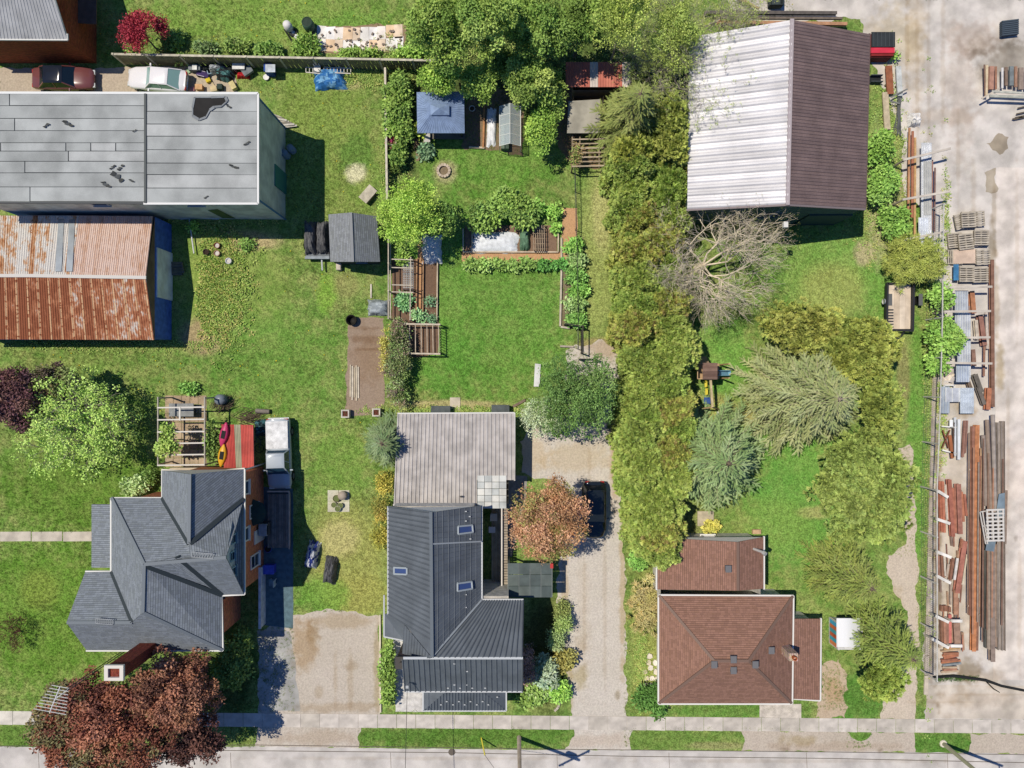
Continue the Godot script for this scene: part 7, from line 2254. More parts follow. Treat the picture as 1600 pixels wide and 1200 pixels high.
func playset() -> void:
	var o := thing("play_tower", "wooden play tower with brown roof, blue slide and swing beam", "play set", P(1110, 580))
	var roof := [M("93766a"), M("886c60"), M("9c7f72")]
	for i in 6:
		var b := B.new(o.position)
		var t0 := i / 6.0
		var t1 := (i + 0.97) / 6.0
		var f := func(t: float, x: float) -> Vector3:
			var h := 3.0 - absf(t - 0.5) * 1.0
			return P(x, 567 + 26 * t, h)
		b.slab([f.call(t0, 1098.0), f.call(t0, 1121.0), f.call(t1, 1121.0), f.call(t1, 1098.0)], 0.04)
		part("roof_board", b.done(), roof[i % 3], o)
	for q in [[1094, 570], [1124, 570], [1094, 591], [1124, 591]]:
		var b := B.new(o.position)
		b.bar(P(q[0], q[1]), P(q[0], q[1]) + Vector3(0, 2.5, 0), 0.1, 0.1)
		part("post", b.done(), M("c9a57c"), o)
	var d := B.new(o.position)
	d.slab(PL([[1090, 568, 1.3], [1124, 568, 1.3], [1124, 592, 1.3], [1090, 592, 1.3]]), 0.08)
	part("platform", d.done(), M("c2a079"), o)
	var r := B.new(o.position)
	for h in [1.6, 2.0]:
		r.bar(P(1090, 568, h), P(1090, 592, h), 0.06, 0.06)
		r.bar(P(1090, 568, h), P(1098, 568, h), 0.06, 0.06)
		r.bar(P(1090, 592, h), P(1098, 592, h), 0.06, 0.06)
	for i in 5:
		r.bar(P(1090, 569 + i * 5.6, 1.3), P(1090, 569 + i * 5.6, 2.0), 0.05, 0.05)
	part("railing", r.done(), M("d6b78f"), o)
	for i in 6:
		var b := B.new(o.position)
		var t := i / 6.0
		b.slab([P(1091 + 4 * t, 557 + t * 11, 0.2 + t * 1.1), P(1104 + 5 * t, 557 + t * 11, 0.2 + t * 1.1), P(1104 + 5 * t, 558.6 + t * 11, 0.35 + t * 1.1), P(1091 + 4 * t, 558.6 + t * 11, 0.35 + t * 1.1)], 0.04)
		part("ramp_board", b.done(), M("cdb094"), o)
	var s := B.new(o.position)
	s.slab([P(1122, 579, 1.3), P(1138, 579, 0.25), P(1142, 579, 0.2), P(1142, 586, 0.2), P(1138, 586, 0.25), P(1122, 587, 1.3)], 0.04)
	for y in [579, 586.5]:
		s.bar(P(1122, y, 1.42), P(1139, y, 0.36), 0.06, 0.2)
	part("slide", s.done(), M("8fc4dc", "plain", 0.35), o)
	var lad := B.new(o.position)
	for i in 4:
		lad.bar(P(1084 + i * 2, 574, 0.3 + i * 0.32), P(1084 + i * 2, 579, 0.3 + i * 0.32), 0.05, 0.05)
	for y in [574, 579]:
		lad.bar(P(1083, y, 0.05), P(1091, y, 1.35), 0.06, 0.06)
	part("ladder", lad.done(), M("d3b48c"), o)
	var bm := B.new(o.position)
	bm.bar(P(1110, 592, 2.1), P(1113, 636, 2.1), 0.16, 0.16)
	part("swing_beam", bm.done(), M("d6c49a"), o)
	for x in [1086, 1125]:
		var b := B.new(o.position)
		b.bar(P(1112, 636, 2.1), P(x, 640), 0.1, 0.1)
		part("leg", b.done(), M("c8ad86"), o)
	for q in [[1103, 600, "e8d84a"], [1104, 612, "e8d84a"], [1105, 626, "3c5c9c"]]:
		var b := B.new(o.position)
		var p := P(q[0], q[1], 0.5)
		b.box(p, Vector3(0.2 if q[1] < 620 else 0.5, 0.06, 0.5))
		var k := P(q[0] + 6, q[1], 2.1)
		b.bar(p + Vector3(0, 0, -0.2), k + Vector3(0, 0, -0.2), 0.015, 0.015)
		b.bar(p + Vector3(0, 0, 0.2), k + Vector3(0, 0, 0.2), 0.015, 0.015)
		part("swing_seat", b.done(), M(q[2], "plain", 0.5), o)
	boxes("toy_bucket", "white garden toy beside the swing leg", "toy", P(1121, 648), [["body", Vector3(0, 0.15, 0), Vector3(0.22, 0.3, 0.5), "e4e4de"]])

func playhouse() -> void:
	var o := thing("playhouse", "small white roofed playhouse with coloured picture wall", "playhouse", P(1312, 985))
	var b := B.new(o.position)
	b.box(P(1314, 984) + Vector3(0, 0.75, 0), Vector3(1.9, 1.5, 2.0))
	part("wall", b.done(), M("dedede"), o)
	var rings := []
	for i in 9:
		var t := i / 8.0
		var x := lerpf(1307, 1344, t)
		var h := 1.6 + 0.28 * sin(PI * t)
		rings.append([P(x, 966, h), P(x, 1011, h)])
	var r := B.new(o.position, true)
	for i in 8:
		r.quad(rings[i][0], rings[i + 1][0], rings[i + 1][1], rings[i][1])
	r.poly([rings[0][0], rings[8][0], rings[4][0]])
	r.poly([rings[0][1], rings[8][1], rings[4][1]])
	part("roof", r.done(), M("f1f3f8", "plain", 0.5), o)
	var cs := ["4fb0d8", "e07a4c", "58b8c8", "d86a48", "4cb4cc", "e88c5c"]
	for i in 6:
		var k := B.new(o.position)
		var p := P(1294.5, 967 + i * 6.5, 0.2 + 0.0)
		k.box(Vector3(P(1295, 0).x, 0.8, P(0, 968 + i * 6.2).z), Vector3(0.06, 1.1, 0.3))
		part("wall_picture", k.done(), M(cs[i], "mottle"), o)
	var f := B.new(o.position)
	f.box(Vector3(P(1297, 0).x, 0.8, P(0, 984).z), Vector3(0.05, 1.4, 2.1))
	part("front_board", f.done(), M("e9e2d6"), o)

func trailer() -> void:
	var o := thing("utility_trailer", "black utility trailer with worn plywood deck beneath the arching willow", "trailer", P(1406, 482))
	for i in 4:
		var b := B.new(o.position)
		var x := 1389.0 + i * 8.6
		b.slab([P(x, 444, 0.72), P(x + 8.4, 444, 0.72), P(x + 7.6, 514, 0.72), P(x - 0.8, 514, 0.72)], 0.05)
		part("deck_board", b.done(), M(["dccbb6", "d2c0aa", "e2d2be"][i % 3], "mottle"), o)
	var f := B.new(o.position)
	for q in [[1386, 442, 1384, 516], [1427, 442, 1425, 517], [1384, 515, 1426, 517], [1386, 443, 1427, 443]]:
		f.bar(P(q[0], q[1], 0.85), P(q[2], q[3], 0.85), 0.14, 0.32)
	f.bar(P(1390, 516, 0.6), P(1402, 532, 0.55), 0.08, 0.08)
	f.bar(P(1414, 517, 0.6), P(1402, 532, 0.55), 0.08, 0.08)
	f.bar(P(1402, 514, 0.6), P(1402, 537, 0.55), 0.08, 0.08)
	part("frame", f.done(), M("34353a", "plain", 0.5), o)
	for i in 7:
		var b := B.new(o.position)
		b.bar(P(1383, 484 + i * 4.5, 0.8), P(1396, 484 + i * 4.5, 0.8), 0.09, 0.04)
		part("ramp_slat", b.done(), M("4a4b4e", "plain"), o)
	for s in [[1383, 470], [1430, 470]]:
		var w := B.new(o.position, true)
		var p := P(s[0], s[1]) + Vector3(0, 0.34, 0)
		w.cyl(p - Vector3(0.11, 0, 0), p + Vector3(0.11, 0, 0), 0.34, 14)
		var wn := part("wheel", w.done(), M("222222", "plain"), o)
		var g := B.new(o.position)
		g.box(p + Vector3(0, 0.4, 0), Vector3(0.3, 0.04, 0.9))
		part("mudguard", g.done(), M("6a6c6e", "plain"), wn)
	var sp := B.new(o.position, true)
	var p2 := P(1381, 471, 0.9)
	sp.cyl(p2 - Vector3(0.04, 0, 0), p2 + Vector3(0.04, 0, 0), 0.22, 12)
	part("spare_hub", sp.done(), M("d8d8d8", "plain", 0.4), o)

# ---------------------------------------------------------------- vehicles
func wheel(o: Node3D, at: Vector3, r: float) -> void:
	var b := B.new(Vector3.ZERO, true)
	b.cyl(at - Vector3(0.11, 0, 0), at + Vector3(0.11, 0, 0), r, 16)
	var w := part("wheel", b.done(), M("1c1c1c", "plain", 0.8), o)
	var k := B.new()
	k.cyl(at - Vector3(0.125, 0, 0), at + Vector3(0.125, 0, 0), r * 0.6, 10)
	part("rim", k.done(), M("a0a4a8", "plain", 0.3, 0.6), w)

func body_rings(st: Array) -> Array:
	var rings := []
	for s in st:   # z, half width, bottom, top
		var z: float = s[0]
		var w: float = s[1]
		var lo: float = s[2]
		var hi: float = s[3]
		rings.append([Vector3(-w * 0.9, lo, z), Vector3(-w, lerpf(lo, hi, 0.4), z), Vector3(-w * 0.97, hi - 0.1, z), Vector3(-w * 0.86, hi - 0.02, z), Vector3(-w * 0.4, hi + 0.02, z), Vector3(w * 0.4, hi + 0.02, z), Vector3(w * 0.86, hi - 0.02, z), Vector3(w * 0.97, hi - 0.1, z), Vector3(w, lerpf(lo, hi, 0.4), z), Vector3(w * 0.9, lo, z)])
	return rings

# front is +z. cab: [base front z, base rear z, roof front z, roof rear z, roof height]
func car(called: String, label: String, cat: String, at: Vector3, turn: float, hex: String, st: Array, cab: Array, wz: Array, wr := 0.33, glass_hex := "18242a", rough := 0.25) -> Node3D:
	var o := thing(called, label, cat, at)
	o.rotation.y = turn
	var paint := M(hex, "plain", rough)
	if not paint.clearcoat_enabled:
		paint.clearcoat_enabled = true
		paint.clearcoat = 0.7
		paint.clearcoat_roughness = 0.08
	var b := B.new(Vector3.ZERO, true)
	b.loft(body_rings(st))
	part("body", b.done(), paint, o)
	var w: float = st[st.size() / 2][1]
	var y0: float = st[st.size() / 2][3] - 0.06
	var y1: float = cab[4]
	var bw := w * 0.9
	var tw := w * 0.7
	var base := [Vector3(-bw, y0, cab[1]), Vector3(-bw, y0, cab[0]), Vector3(bw, y0, cab[0]), Vector3(bw, y0, cab[1])]
	var top := [Vector3(-tw, y1, cab[3]), Vector3(-tw, y1, cab[2]), Vector3(tw, y1, cab[2]), Vector3(tw, y1, cab[3])]
	var g := glass(glass_hex, 0.05)
	var names := ["side_window", "windscreen", "side_window", "rear_window"]
	for i in 4:
		var q := B.new()
		q.quad(base[i], base[(i + 1) % 4], top[(i + 1) % 4], top[i])
		part(names[i], q.done(), g, o)
	var p := B.new()
	for i in 4:
		p.bar(base[i], top[i], 0.08, 0.07)
	for s in [0, 2]:
		p.bar(base[s].lerp(base[(s + 1) % 4], 0.48), top[s].lerp(top[(s + 1) % 4], 0.48), 0.07, 0.05)
	part("pillars", p.done(), paint, o)
	var r := B.new(Vector3.ZERO, true)
	var rr := []
	for k in [[0.0, 0.0], [0.05, 0.06], [0.08, 0.3]]:
		var ring := []
		for v in [[-1, 1], [-1, 0], [1, 0], [1, 1]]:
			ring.append(Vector3(v[0] * (tw + 0.03 - k[1] * 0.7), y1 + k[0], lerpf(cab[2] + 0.03 - k[1], cab[3] - 0.03 + k[1], v[1])))
		rr.append(ring)
	r.loft(rr)
	part("roof", r.done(), paint, o)
	for z in wz:
		for s in [-1, 1]:
			wheel(o, Vector3(s * (w - 0.1), wr, z), wr)
	var f: Array = st[st.size() - 1]
	var e: Array = st[0]
	for s in [-1, 1]:
		var h := B.new()
		h.box(Vector3(s * f[1] * 0.78, f[3] - 0.08, f[0] - 0.03), Vector3(0.34, 0.14, 0.16))
		part("headlight", h.done(), M("d6dadc", "plain", 0.15), o)
		var t := B.new()
		t.box(Vector3(s * e[1] * 0.82, e[3] - 0.08, e[0] + 0.03), Vector3(0.28, 0.16, 0.12))
		part("tail_light", t.done(), M("b0201c", "plain", 0.2), o)
		var m := B.new()
		m.box(Vector3(s * (w + 0.1), y0 + 0.1, cab[0] - 0.35), Vector3(0.2, 0.14, 0.1))
		part("wing_mirror", m.done(), paint, o)
	return o

func vehicles() -> void:
	var sedan := [[-2.35, 0.66, 0.4, 0.7], [-2.2, 0.8, 0.28, 0.84], [-1.4, 0.88, 0.24, 0.92], [-0.4, 0.9, 0.22, 0.9], [0.7, 0.9, 0.22, 0.9], [1.5, 0.88, 0.24, 0.84], [2.1, 0.8, 0.28, 0.72], [2.35, 0.64, 0.4, 0.6]]
	var c := car("parked_car", "dark red saloon car parked on the gravel strip by the corner house", "car", P(107, 128), PI / 2, "7c4a4a", sedan, [1.05, -1.75, 0.35, -1.05, 1.42], [1.4, -1.35])
	for k in c.get_children():
		if k.name.begins_with("roof"):
			k.material_override = M("242a38", "plain", 0.12)
			k.set_meta("label", "dark glass roof of the red saloon car")
	var wg := [[-2.25, 0.7, 0.42, 0.86], [-2.1, 0.84, 0.3, 0.94], [-1.2, 0.9, 0.26, 0.97], [0.0, 0.9, 0.26, 0.97], [0.9, 0.88, 0.28, 0.95], [1.7, 0.84, 0.3, 0.86], [2.1, 0.74, 0.34, 0.76], [2.25, 0.6, 0.42, 0.66]]
	car("parked_car", "white car parked by the barn's north side", "car", P(253, 130), -PI / 2 - 0.08, "f4f2f6", wg, [0.8, -1.9, 0.2, -1.1, 1.45], [1.35, -1.3], 0.33, "8fb4b0")
	var dk := [[-2.2, 0.7, 0.42, 0.95], [-2.05, 0.84, 0.3, 1.0], [-1.2, 0.9, 0.26, 1.0], [0.0, 0.91, 0.26, 1.0], [0.8, 0.9, 0.28, 0.98], [1.5, 0.86, 0.3, 0.9], [2.0, 0.74, 0.34, 0.78], [2.2, 0.55, 0.42, 0.66]]
	car("parked_car", "black hatchback parked on the gravel drive under the copper tree", "car", P(927, 794), 0.0, "20262a", dk, [0.95, -2.0, 0.2, -1.6, 1.52], [1.35, -1.35], 0.34, "141c22", 0.12)
	# pickup with covered bed, nose to the south
	var pk := [[-2.7, 0.82, 0.5, 1.0], [-2.6, 0.92, 0.4, 1.06], [-0.3, 0.94, 0.36, 1.06], [0.6, 0.94, 0.36, 1.06], [1.5, 0.92, 0.36, 1.04], [2.3, 0.9, 0.38, 1.0], [2.6, 0.8, 0.45, 0.85]]
	var t := car("pickup_truck", "silver white pickup with white bed cover beside the brick house", "pickup", P(441, 708), 0.03, "b2bcc6", pk, [1.55, -0.35, 0.95, -0.1, 1.72], [1.75, -1.7], 0.38, "2c4a60", 0.35)
	var bc := B.new()
	bc.slab([Vector3(-0.84, 1.16, -2.55), Vector3(0.84, 1.16, -2.55), Vector3(0.84, 1.2, -0.45), Vector3(-0.84, 1.2, -0.45)], 0.06)
	part("bed_cover", bc.done(), M("f0f1f2", "grain", 0.6), t)
	var bp := B.new()
	bp.box(Vector3(0, 0.55, 2.66), Vector3(1.6, 0.2, 0.12))
	bp.box(Vector3(0, 0.55, -2.74), Vector3(1.6, 0.2, 0.12))
	part("bumper", bp.done(), M("8a9096", "plain", 0.4, 0.4), t)

# ---------------------------------------------------------------- the steel yard
func beam_mesh(b: B, a: Vector3, c: Vector3, w: float, kind: String) -> void:
	var d := (c - a)
	var z := d.normalized()
	var x := Vector3.UP.cross(z).normalized()
	var y := z.cross(x)
	var bs := Basis(x, y, z)
	var m := (a + c) * 0.5
	var l := d.length()
	if kind == "i":
		b.box(m + y * w * 0.42, Vector3(w, w * 0.1, l), bs)
		b.box(m - y * w * 0.42, Vector3(w, w * 0.1, l), bs)
		b.box(m, Vector3(w * 0.09, w * 0.74, l), bs)
	elif kind == "h":
		b.box(m + x * w * 0.44, Vector3(w * 0.12, w * 0.9, l), bs)
		b.box(m - x * w * 0.44, Vector3(w * 0.12, w * 0.9, l), bs)
		b.box(m, Vector3(w * 0.76, w * 0.1, l), bs)
	elif kind == "pipe":
		b.cyl(a, c, w * 0.5, 9)
	else:
		b.box(m, Vector3(w, w * 0.5, l), bs)

func beam(x0: float, y0: float, x1: float, y1: float, w: float, hex: String, h: float, kind: String, label: String, group: String, called := "steel_beam", cat := "beam") -> void:
	var a := P(x0, y0, h)
	var c := P(x1, y1, h)
	var o := Vector3(a.x, 0, a.z)
	var b := B.new(o)
	beam_mesh(b, a, c, w * U, kind)
	solo(called, b, M(Color(hex).lerp(Color("c4b4a6"), 0.28).to_html(false), "mottle", 0.8, 0.0, 0.7), label, cat, group)


func pallet_proto(at: Vector3, hex: String) -> Node3D:
	var o := thing("pallet", "grey slatted pallet", "pallet", at, "pallets stacked in the steel yard")
	for i in 7:
		var b := B.new()
		b.box(Vector3(0, 0.13, -0.54 + i * 0.18), Vector3(1.15, 0.025, 0.11))
		part("slat", b.done(), M(["c6bcac", "b9af9f", "d0c6b6"][i % 3] if hex == "" else hex), o)
	for x in [-0.52, 0.0, 0.52]:
		var b := B.new()
		b.box(Vector3(x, 0.06, 0), Vector3(0.1, 0.1, 1.2))
		part("runner", b.done(), M("a89e8e" if hex == "" else hex), o)
	return o

func yard() -> void:
	# long bundle of rolled sections
	var g := "long steel sections in the bundle at the yard edge"
	var L := [[1520, 666, 1517, 962, 4.5, "8a5442", 0.3, "i", "dark red"], [1525.5, 664, 1520, 1017, 6.5, "c0703f", 0.32, "i", "bright orange rust"], [1530.5, 712, 1525.5, 1016, 4, "7a4c38", 0.3, "i", "dark brown"], [1533, 700, 1529, 948, 2.4, "d2a981", 0.3, "box", "thin tan"], [1535, 772, 1534, 980, 3.6, "6f4a3a", 0.3, "i", "deep brown"], [1536, 680, 1541, 790, 6.5, "8a7e78", 0.4, "pipe", "grey, short upper"], [1542, 656, 1549, 812, 6, "857468", 0.5, "pipe", "grey brown upper"], [1551, 648, 1555, 800, 6, "948c88", 0.6, "pipe", "pale grey upper"], [1539, 852, 1541, 1012, 5, "3c4444", 0.3, "h", "blackish"], [1543.5, 850, 1545, 1014, 6, "8f8276", 0.45, "pipe", "grey brown lower"], [1549, 845, 1549.5, 1033, 7, "7c6c64", 0.5, "i", "dark grey lower"], [1554.5, 850, 1554, 1010, 5, "9a7f6c", 0.45, "i", "tan grey lower"], [1560, 660, 1561.5, 1015, 6.5, "8a827c", 0.4, "h", "grey, full length"], [1566, 658, 1567, 1016, 5.5, "7a726c", 0.35, "h", "dark grey easternmost"], [1572, 766, 1570, 850, 4, "7d6a5e", 0.3, "box", "short brown outer"]]
	for q in L:
		beam(q[0], q[1], q[2], q[3], q[4], q[5], q[6], q[7], "%s steel section in the long bundle at the yard edge" % q[8], g)
	var sn := 0
	for q in [[1526, 735, 10], [1548, 738, 8], [1563, 741, 6], [1544, 752, 5], [1549, 766, 5], [1540, 772, 6], [1547, 694, 7], [1562, 696, 10], [1533, 694, 5], [1528, 839, 11], [1535, 865, 9], [1553, 863, 7], [1564, 863, 7], [1526, 950, 18], [1541, 964, 6], [1566, 963, 7], [1552, 924, 6], [1545, 938, 6], [1568, 958, 8]]:
		var b := B.new(P(q[0], q[1], 0.55))
		b.box(P(q[0], q[1], 0.72), Vector3(q[2] * U, 0.08, 0.1))
		b.o.y = 0
		sn += 1
		solo("timber_spacer", b, M("e6dccb"), "small pale timber spacer across the long steel bundle, %s of the scattered spacers" % NTH[sn], "spacer", "timber spacers on the long steel bundle")
	# plates, grating and ladder frame on the bundle
	for q in [[[[1561, 772], [1570, 770], [1570, 806], [1555, 812]], "blue grey steel plate north of the grating"], [[[1542, 846], [1556, 846], [1553, 862], [1540, 860]], "blue grey steel plate south of the grating"]]:
		var b := B.new(P(q[0][0][0], q[0][0][1]))
		b.slab(PL(q[0], 0.85), 0.03)
		solo("steel_plate", b, M("8ea0aa", "mottle", 0.5, 0.3), q[1], "plate")
	var gr := thing("steel_grating", "pale galvanised grating panel on the long steel bundle", "grating", P(1556, 820))
	for i in 4:
		var b := B.new(gr.position)
		b.bar(P(1542 + i * 8.4, 796, 1.0), P(1544 + i * 8.0, 846, 1.0), 0.12, 0.08)
		part("side_bar", b.done(), M("d6d2cc", "plain"), gr)
	for i in 9:
		var b := B.new(gr.position)
		b.bar(P(1541, 797 + i * 6, 1.05), P(1569, 796 + i * 6, 1.05), 0.13, 0.05)
		part("slat", b.done(), M("dedad4", "plain"), gr)
	var lf := thing("metal_ladder", "narrow pale metal frame beside the grating", "frame", P(1534, 825))
	for q in [[1531, 800, 1540, 850], [1535, 800, 1543, 850], [1531, 800, 1542, 798], [1535, 822, 1541, 821]]:
		var b := B.new(lf.position)
		b.bar(P(q[0], q[1], 0.9), P(q[2], q[3], 0.9), 0.07, 0.07)
		part("bar", b.done(), M("d8d4ce", "plain"), lf)
	# red short bundle
	var S := [[1467.5, 752, 1471, 830, 4], [1472, 752, 1475, 832, 4], [1477, 757, 1480, 812, 2.4], [1482, 749, 1488, 838, 6], [1487.5, 762, 1491, 832, 4], [1496, 756, 1499, 834, 7], [1502, 768, 1505, 815, 3.4], [1506.5, 772, 1509.5, 806, 3.4]]
	for i in S.size():
		var q = S[i]
		beam(q[0], q[1], q[2], q[3], q[4], ["a8563c", "b05c40", "d8d0c4", "9c4f3c", "a85a40", "9a5a4a", "ac6044", "a2543c"][i], 0.4 + 0.1 * (i % 2), "i", "rust red short beam in the fence side bundle, %s from the west" % NTH[i], "rust red short beams by the fence")
	var D := [[1465, 868, 1467, 900, 4], [1471, 868, 1473, 902, 3.6], [1475, 868, 1477, 900, 1.6], [1482, 881, 1479, 902, 3.4], [1489, 872, 1484, 906, 4], [1496, 872, 1491, 906, 3.6], [1506, 845, 1494, 926, 7.5], [1511, 866, 1504, 912, 2.2], [1503, 842, 1501, 856, 3]]
	for i in D.size():
		var q = D[i]
		beam(q[0], q[1], q[2], q[3], q[4], ["8a5a48", "7a4c38", "d8d0c4", "b8a898", "7c4a36", "e0dedc", "a85c4c", "dcd0b4", "a05a3c"][i], 0.4 + 0.08 * (i % 3), ["i", "box"][i % 2], "mixed steel offcut in the middle fence bundle, %s from the west" % NTH[i], "mixed steel offcuts in the middle of the fence side")
	var E := [[1471, 946, 1471, 955, 4], [1477, 946, 1477, 955, 4], [1483, 948, 1483, 956, 4], [1493, 922, 1493, 960, 6], [1475, 968, 1476, 1005, 5], [1480, 968, 1480, 1006, 4], [1470, 966, 1471, 1004, 3], [1484, 960, 1484, 1012, 4.5], [1492, 972, 1494, 1008, 10], [1504, 992, 1504, 1018, 1.6]]
	for i in E.size():
		var q = E[i]
		beam(q[0], q[1], q[2], q[3], q[4], ["7a4a34", "84503a", "7c4834", "a87458", "a06850", "8a5a48", "6f4634", "d86a64", "94705c", "a8644c"][i], 0.4 + 0.07 * (i % 3), ["i", "box"][i % 2], ["short brown stub at the south racks, western one", "short brown stub at the south racks, middle one", "short brown stub at the south racks, eastern one", "tan channel above the south racks", "red brown beam in the south rack, wide one", "red brown beam in the south rack, narrow one", "dark beam in the south rack nearest the fence", "pink red painted beam across the south rack", "broad brown plate in the south rack", "thin rusty rod at the south rack's east end"][i], "steel pieces in the south racks")
	for i in 11:
		var y := 1014.0 + i * 3.6
		beam(1471 + rng.randf_range(-1, 4), y, 1499 + rng.randf_range(-5, 3), y - rng.randf_range(0, 5), rng.randf_range(2.4, 4.2), ["b8915c", "c2a27c", "9c5a3c", "b06440", "a85a3c", "8c4c36", "b0623c", "7c8c94", "b8a080", "a06a50", "c0a888"][i], 0.25 + 0.05 * (i % 3), ["box", "i"][i % 2], "short rusty offcut in the heap at the south end, %s from the north" % NTH[i], "rusty offcuts heaped at the yard's south end")
	# loose rods and strips between the racks
	for i in 24:
		var y := 744.0 + i * 10.6
		var x := 1466.0 + fmod(i * 17.3, 40.0)
		beam(x, y, x + rng.randf_range(-3, 3), y + rng.randf_range(24, 52), rng.randf_range(1.4, 3.0), ["8a5a48", "a0644a", "6f5a50", "9a8a7c", "7a4c3c", "b08a6c"][i % 6], 0.16 + 0.05 * (i % 4), ["box", "pipe", "i"][i % 3], "thin steel strip lying between the fence racks, %s from the north" % NTH[i], "thin strips between the fence racks")
	for i in 8:
		var x := 1514.0 + i * 7.6
		beam(x, 676.0 + fmod(i * 23.0, 60.0), x - 2.0, 960.0 + fmod(i * 31.0, 50.0), rng.randf_range(1.6, 2.6), ["7a5c4c", "a8745a", "8c8078", "6a4c40"][i % 4], 0.62 + 0.03 * (i % 3), "pipe", "thin pipe on top of the long steel bundle, %s from the west" % NTH[i], "thin pipes on the long steel bundle")
	# galvanised frames further up
	var gf := thing("steel_lattice", "galvanised steel frame with crossed braces by the fence", "frame", P(1484, 690))
	for q in [[1492, 652, 1492, 712, 3.4, "d6dade"], [1498, 655, 1498, 718, 4, "e2e6ea"], [1486, 656, 1486, 668, 5, "eef0f0"], [1471, 666, 1494, 668, 2, "e6e4de"], [1472, 703, 1494, 709, 2.2, "e6e4de"], [1473, 672, 1482, 700, 1.6, "8a5a44"], [1484, 672, 1472, 700, 1.6, "7c5240"], [1484, 680, 1488, 716, 4.5, "a86a48"], [1490, 660, 1489, 714, 2.4, "5a4a42"]]:
		var b := B.new(gf.position)
		b.bar(P(q[0], q[1], 0.5), P(q[2], q[3], 0.5), q[4] * U, 0.1)
		part("bar", b.done(), M(q[5], "mottle"), gf)
	for q in [[1507.5, 657, 1504, 714, 3, "8a5a4c", "brown channel east of the galvanised frame, western one"], [1511, 657, 1507.5, 708, 2.6, "7c5246", "brown channel east of the galvanised frame, eastern one"]]:
		beam(q[0], q[1], q[2], q[3], q[4], q[5], 0.4, "i", q[6], "")
	var sq := thing("metal_square", "white square metal frame lying on grey sheet", "frame", P(1483, 613))
	for q in [[1475, 602, 1491, 602], [1475, 623, 1491, 622], [1475, 602, 1475, 623], [1491, 602, 1490, 622]]:
		var b := B.new(sq.position)
		b.bar(P(q[0], q[1], 0.5), P(q[2], q[3], 0.5), 0.1, 0.1)
		part("bar", b.done(), M("eceae6", "plain"), sq)
	# corrugated sheets in the upper racks
	var n := 0
	for q in [[1440, 223, 1455, 385, 8, "dcdfe4", "long galvanised corrugated sheet stack in the north rack"], [1444, 252, 1455, 336, 4, "c3c4c2", "grey cladding sheet on the north rack stack"], [1436, 340, 1450, 386, 6, "e2e8f2", "short bright corrugated sheet at the foot of the north rack"], [1493, 454, 1512, 510, 5, "c6ccd4", "grey cladding sheet in the middle rack, northern one"], [1497, 489, 1516, 590, 5, "d2d6dc", "long grey cladding sheet in the middle rack"], [1495, 569, 1514, 597, 5, "c3cdda", "grey blue cladding sheet in the middle rack, southern one"], [1501, 606, 1521, 646, 8, "cad4e0", "light blue corrugated sheet south of the middle rack"], [1470, 604, 1483, 646, 3, "b8c2cc", "narrow grey sheet beneath the white square frame"], [1478, 606, 1499, 628, 2, "dfe2e6", "small white sheet beside the white square frame"]]:
		var o := thing("metal_sheet", q[6], "metal sheet", P(q[0], q[1]), "cladding sheets stored in the yard racks")
		var hh := 0.9 + 0.05 * n
		if n > 5:
			hh = 0.35 + 0.04 * n
		n += 1
		var a := P(q[0], q[1], hh)
		var c := P(q[2], q[3], hh)
		var m := M(q[5], "mottle", 0.4, 0.35, 0.4)
		ribbed(o, "sheet", m, a, Vector3(c.x, hh, a.z), c, Vector3(a.x, hh, c.z), maxf(0.12, (c.x - a.x) / q[4]), 0.05, 0.1, 0.04)
	for q in [[1421, 200, 1419, 330, 3, "b87a4c", "rust brown tube in the north rack, western one"], [1426, 205, 1425, 340, 3.4, "a85c3c", "rust red tube in the north rack, eastern one"], [1430, 215, 1429, 388, 3, "c89a5c", "yellowish timber in the north rack"], [1456.5, 250, 1456, 360, 2.4, "8a5a50", "brown bar east of the corrugated sheets"], [1461, 262, 1460, 362, 2.2, "6a4a48", "dark red gate bar beside the weeds"], [1549, 406, 1550, 636, 5.5, "6f4636", "long dark brown rail tube at the slab edge"], [1517, 455, 1520, 490, 7, "a8643c", "rusty plate girder in the middle rack"], [1530, 492, 1537, 540, 7, "8a5648", "dark red beam in the middle rack"], [1524, 500, 1526, 530, 5, "cfc4b2", "pale plank in the middle rack"], [1541, 488, 1543, 545, 4, "c9bcb0", "perforated pale channel in the middle rack"], [1538, 541, 1537, 588, 3, "8c5c48", "narrow rusty bar in the middle rack"], [1519, 546, 1521, 572, 6, "7a5648", "short brown beam in the middle rack"], [1522, 585, 1532, 613, 7, "4e4c46", "dark box section south of the middle rack"], [1512, 596, 1518, 612, 5, "5a4a3c", "dark stub south of the middle rack"], [1544, 606, 1542, 640, 7, "b0623f", "orange rusty plate beside the rail tube"], [1510, 500, 1514, 478, 3, "8a7470", "grey brown offcut lying on the cladding sheets"], [1527, 605, 1537, 632, 6, "56524c", "slanted dark box section near the sheets"]]:
		beam(q[0], q[1], q[2], q[3], q[4], q[5], 0.6 if q[1] < 400 else 0.45, "i" if q[4] > 4 else "box", q[6], "")
	# rack arms
	n = 0
	for q in [[1411, 250, 1485, 232], [1410, 312, 1484, 299], [1412, 375, 1482, 361], [1436, 416, 1484, 416], [1478, 449, 1550, 448], [1475, 487, 1548, 486], [1490, 528, 1547, 527], [1478, 567, 1550, 568]]:
		var o := thing("rack_arm", "pale steel rack arm over the yard stock, %s from the north" % NTH[n], "rack", P(q[0], q[1]), "rack arms over the yard stock")
		n += 1
		var b := B.new(o.position)
		b.bar(P(q[0], q[1], 1.8), P(q[2], q[3], 1.8), 0.16, 0.1)
		part("arm", b.done(), M("cfc6ba", "mottle"), o)
		var c := B.new(o.position)
